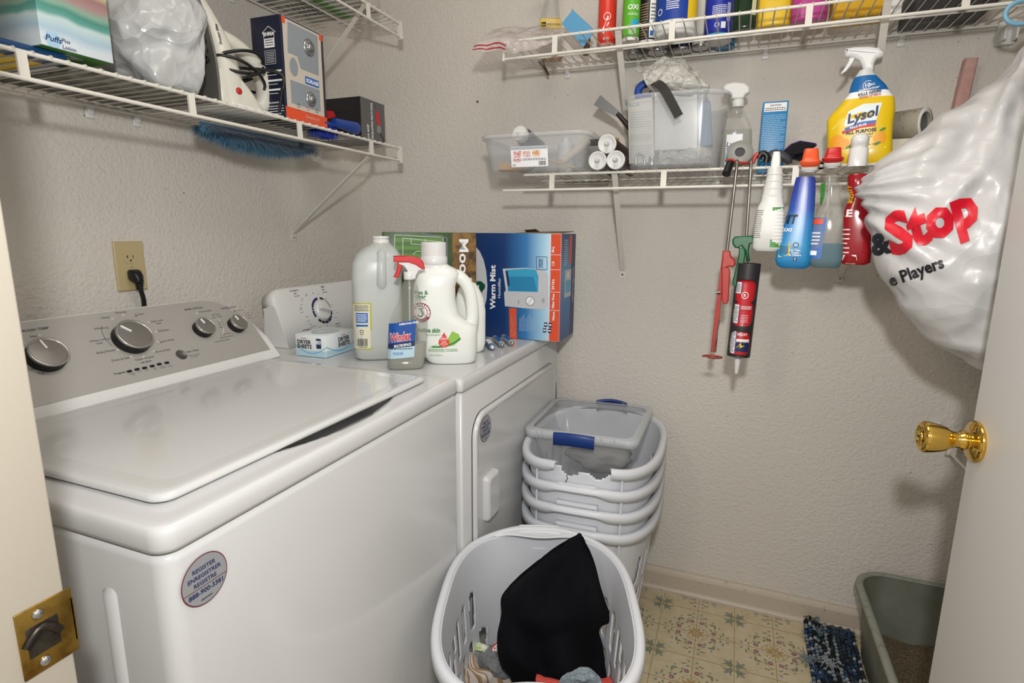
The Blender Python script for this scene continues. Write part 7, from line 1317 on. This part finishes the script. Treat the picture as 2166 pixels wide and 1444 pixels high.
# ============================================================ on the floor at the right
random.seed(21); t = thing('rag_rug', 'dark blue and grey woven rag rug against the baseboard', 'rug', (1.685, -.46, 0)); PAL = [mat('rag_' + n_, c, .95) for n_, c in (('navy', '#1a2634'), ('black', '#111317'), ('slate', '#34414b'), ('pale', '#77838b'), ('teal', '#1f353f'), ('blue', '#27466c'), ('white', '#9ba2a5'))]
def rugz(x, y): return .007 + (.030 * math.exp(-((y + .03) / .035) ** 2) * (1 if x < 1.66 else .5)) + .004 * noise.noise((x * 20, y * 14, 2))
b = MB(); b.grid(lambda a, c: Vector((1.617 + .140 * a, -.90 + .872 * c, rugz(1.617 + .14 * a, -.90 + .872 * c) * .6)), 10, 80, PAL[1]); b.M = Matrix.Translation((-1.685, .46, 0)); b.v = [tuple(Vector(v) - Vector((1.685, -.46, 0))) for v in b.v]
for i in range(13):
    cm = [random.choice(PAL) for _ in range(4)]
    for j in range(58):
        x = 1.622 + i * .0108 + random.uniform(-.0015, .0015); y = -.892 + j * .0149 + (i % 2) * .0075; m = random.choice(cm + cm + [random.choice(PAL), PAL[1]]); rz = random.uniform(-.2, .2); L = random.uniform(.0072, .0095); w_ = random.uniform(.0042, .0056); z = rugz(x, y)
        P = []
        for zz_, k in ((-.004, 1), (.0012, .97), (.0026, .75)):
            P.append([(x + (w_ * k * math.cos(a) * math.cos(rz) - L * k * math.sin(a) * math.sin(rz)), y + (w_ * k * math.cos(a) * math.sin(rz) + L * k * math.sin(a) * math.cos(rz)), z + zz_) for a in [2 * PI * q / 7 for q in range(7)]])
        b.loft(P, m)
    for j in range(0, 58, 1):
        y = -.8845 + j * .0149 + (i % 2) * .0075; x = 1.622 + i * .0108; b.tube([(x - .006, y, rugz(x, y) - .001), (x, y, rugz(x, y) + .0034), (x + .006, y, rugz(x, y) - .001)], .0011, PAL[1], 4, cap=False)
for cx_, cy_, m, n_ in ((1.655, -.055, PAL[3], 26), (1.69, -.05, PAL[4], 30), (1.612, -.21, PAL[3], 26), (1.668, -.20, PAL[6], 30), (1.72, -.06, PAL[2], 20), (1.64, -.26, PAL[5], 16)):
    for k in range(n_): a = random.uniform(0, 2 * PI); L = random.uniform(.012, .034); p = Vector((cx_ + random.uniform(-.01, .01), cy_ + random.uniform(-.01, .01), .016)); b.tube([p, p + Vector((math.cos(a) * L * .5, math.sin(a) * L * .5, random.uniform(.004, .016))), p + Vector((math.cos(a) * L, min(math.sin(a) * L, -.03 - p.y), random.uniform(-.006, .010)))], .0011, m, 5, cap=False)
b.build('weave', t)
LTB = mat('litter_box_grey_green', '#6e7265', .5, var=(9, '#5d6053', .4, .7)); LTR = mat('litter_box_rim', '#8c9084', .5, var=(60, '#6e6c5c', .55, .8))
x0, x1, y0, y1, H = 1.735, 2.13, -.585, -.045, .235; t = thing('litter_box', 'deep grey-green litter box in the corner behind the door', 'litter box', ((x0 + x1) / 2, (y0 + y1) / 2, 0)); w, d = x1 - x0, y1 - y0
rg = lambda g, z, r_: [(x, y, z) for x, y in rrect(w + 2 * g, d + 2 * g, r_ + g, 9)]
b = MB(); b.loft([rg(-.030, 0, .075), rg(-.026, .004, .075), rg(-.002, H, .08), rg(-.005, H, .08), rg(-.029, .008, .075), rg(-.033, .006, .075)], LTB, cap=(True, True)); b.build('tray', t)
b = MB(); b.loft([rg(-.006, H - .001, .08), rg(-.004, H + .003, .08), rg(.004, H + .004, .08), rg(.012, H + .001, .08), rg(.014, H - .010, .08), rg(.011, H - .010, .08), rg(.009, H - .002, .08), rg(-.003, H - .003, .08)], LTR, cap=(False, False)); b.build('rim', t)
LT = mat('litter_grains', '#8a7a60', .95, bump=(420, 1, .006), var=(330, '#4f4433', .45, .62)); b = MB()
def lz(a, c):
    x, y = x0 + .032 + (w - .064) * a, y0 + .032 + (d - .064) * c; s_ = 1
    return Vector((x, y, .060 + .018 * noise.noise((x * 9, y * 9, 0)) + .004 * noise.noise((x * 60, y * 60, 3)) + .0025 * noise.noise((x * 170, y * 170, 3))))
def rsk(a, c): x, y = abs(a - .5) * (w - .064), abs(c - .5) * (d - .064); ex, ey = x - ((w - .064) / 2 - .05), y - ((d - .064) / 2 - .05); return ex > 0 and ey > 0 and math.hypot(ex, ey) > .05
b.grid(lz, 170, 220, LT, skip=rsk); o = tag(b.build('cat_litter'), 'brown clumped cat litter filling the bottom of the grey-green box', 'cat litter'); o['kind'] = 'stuff'
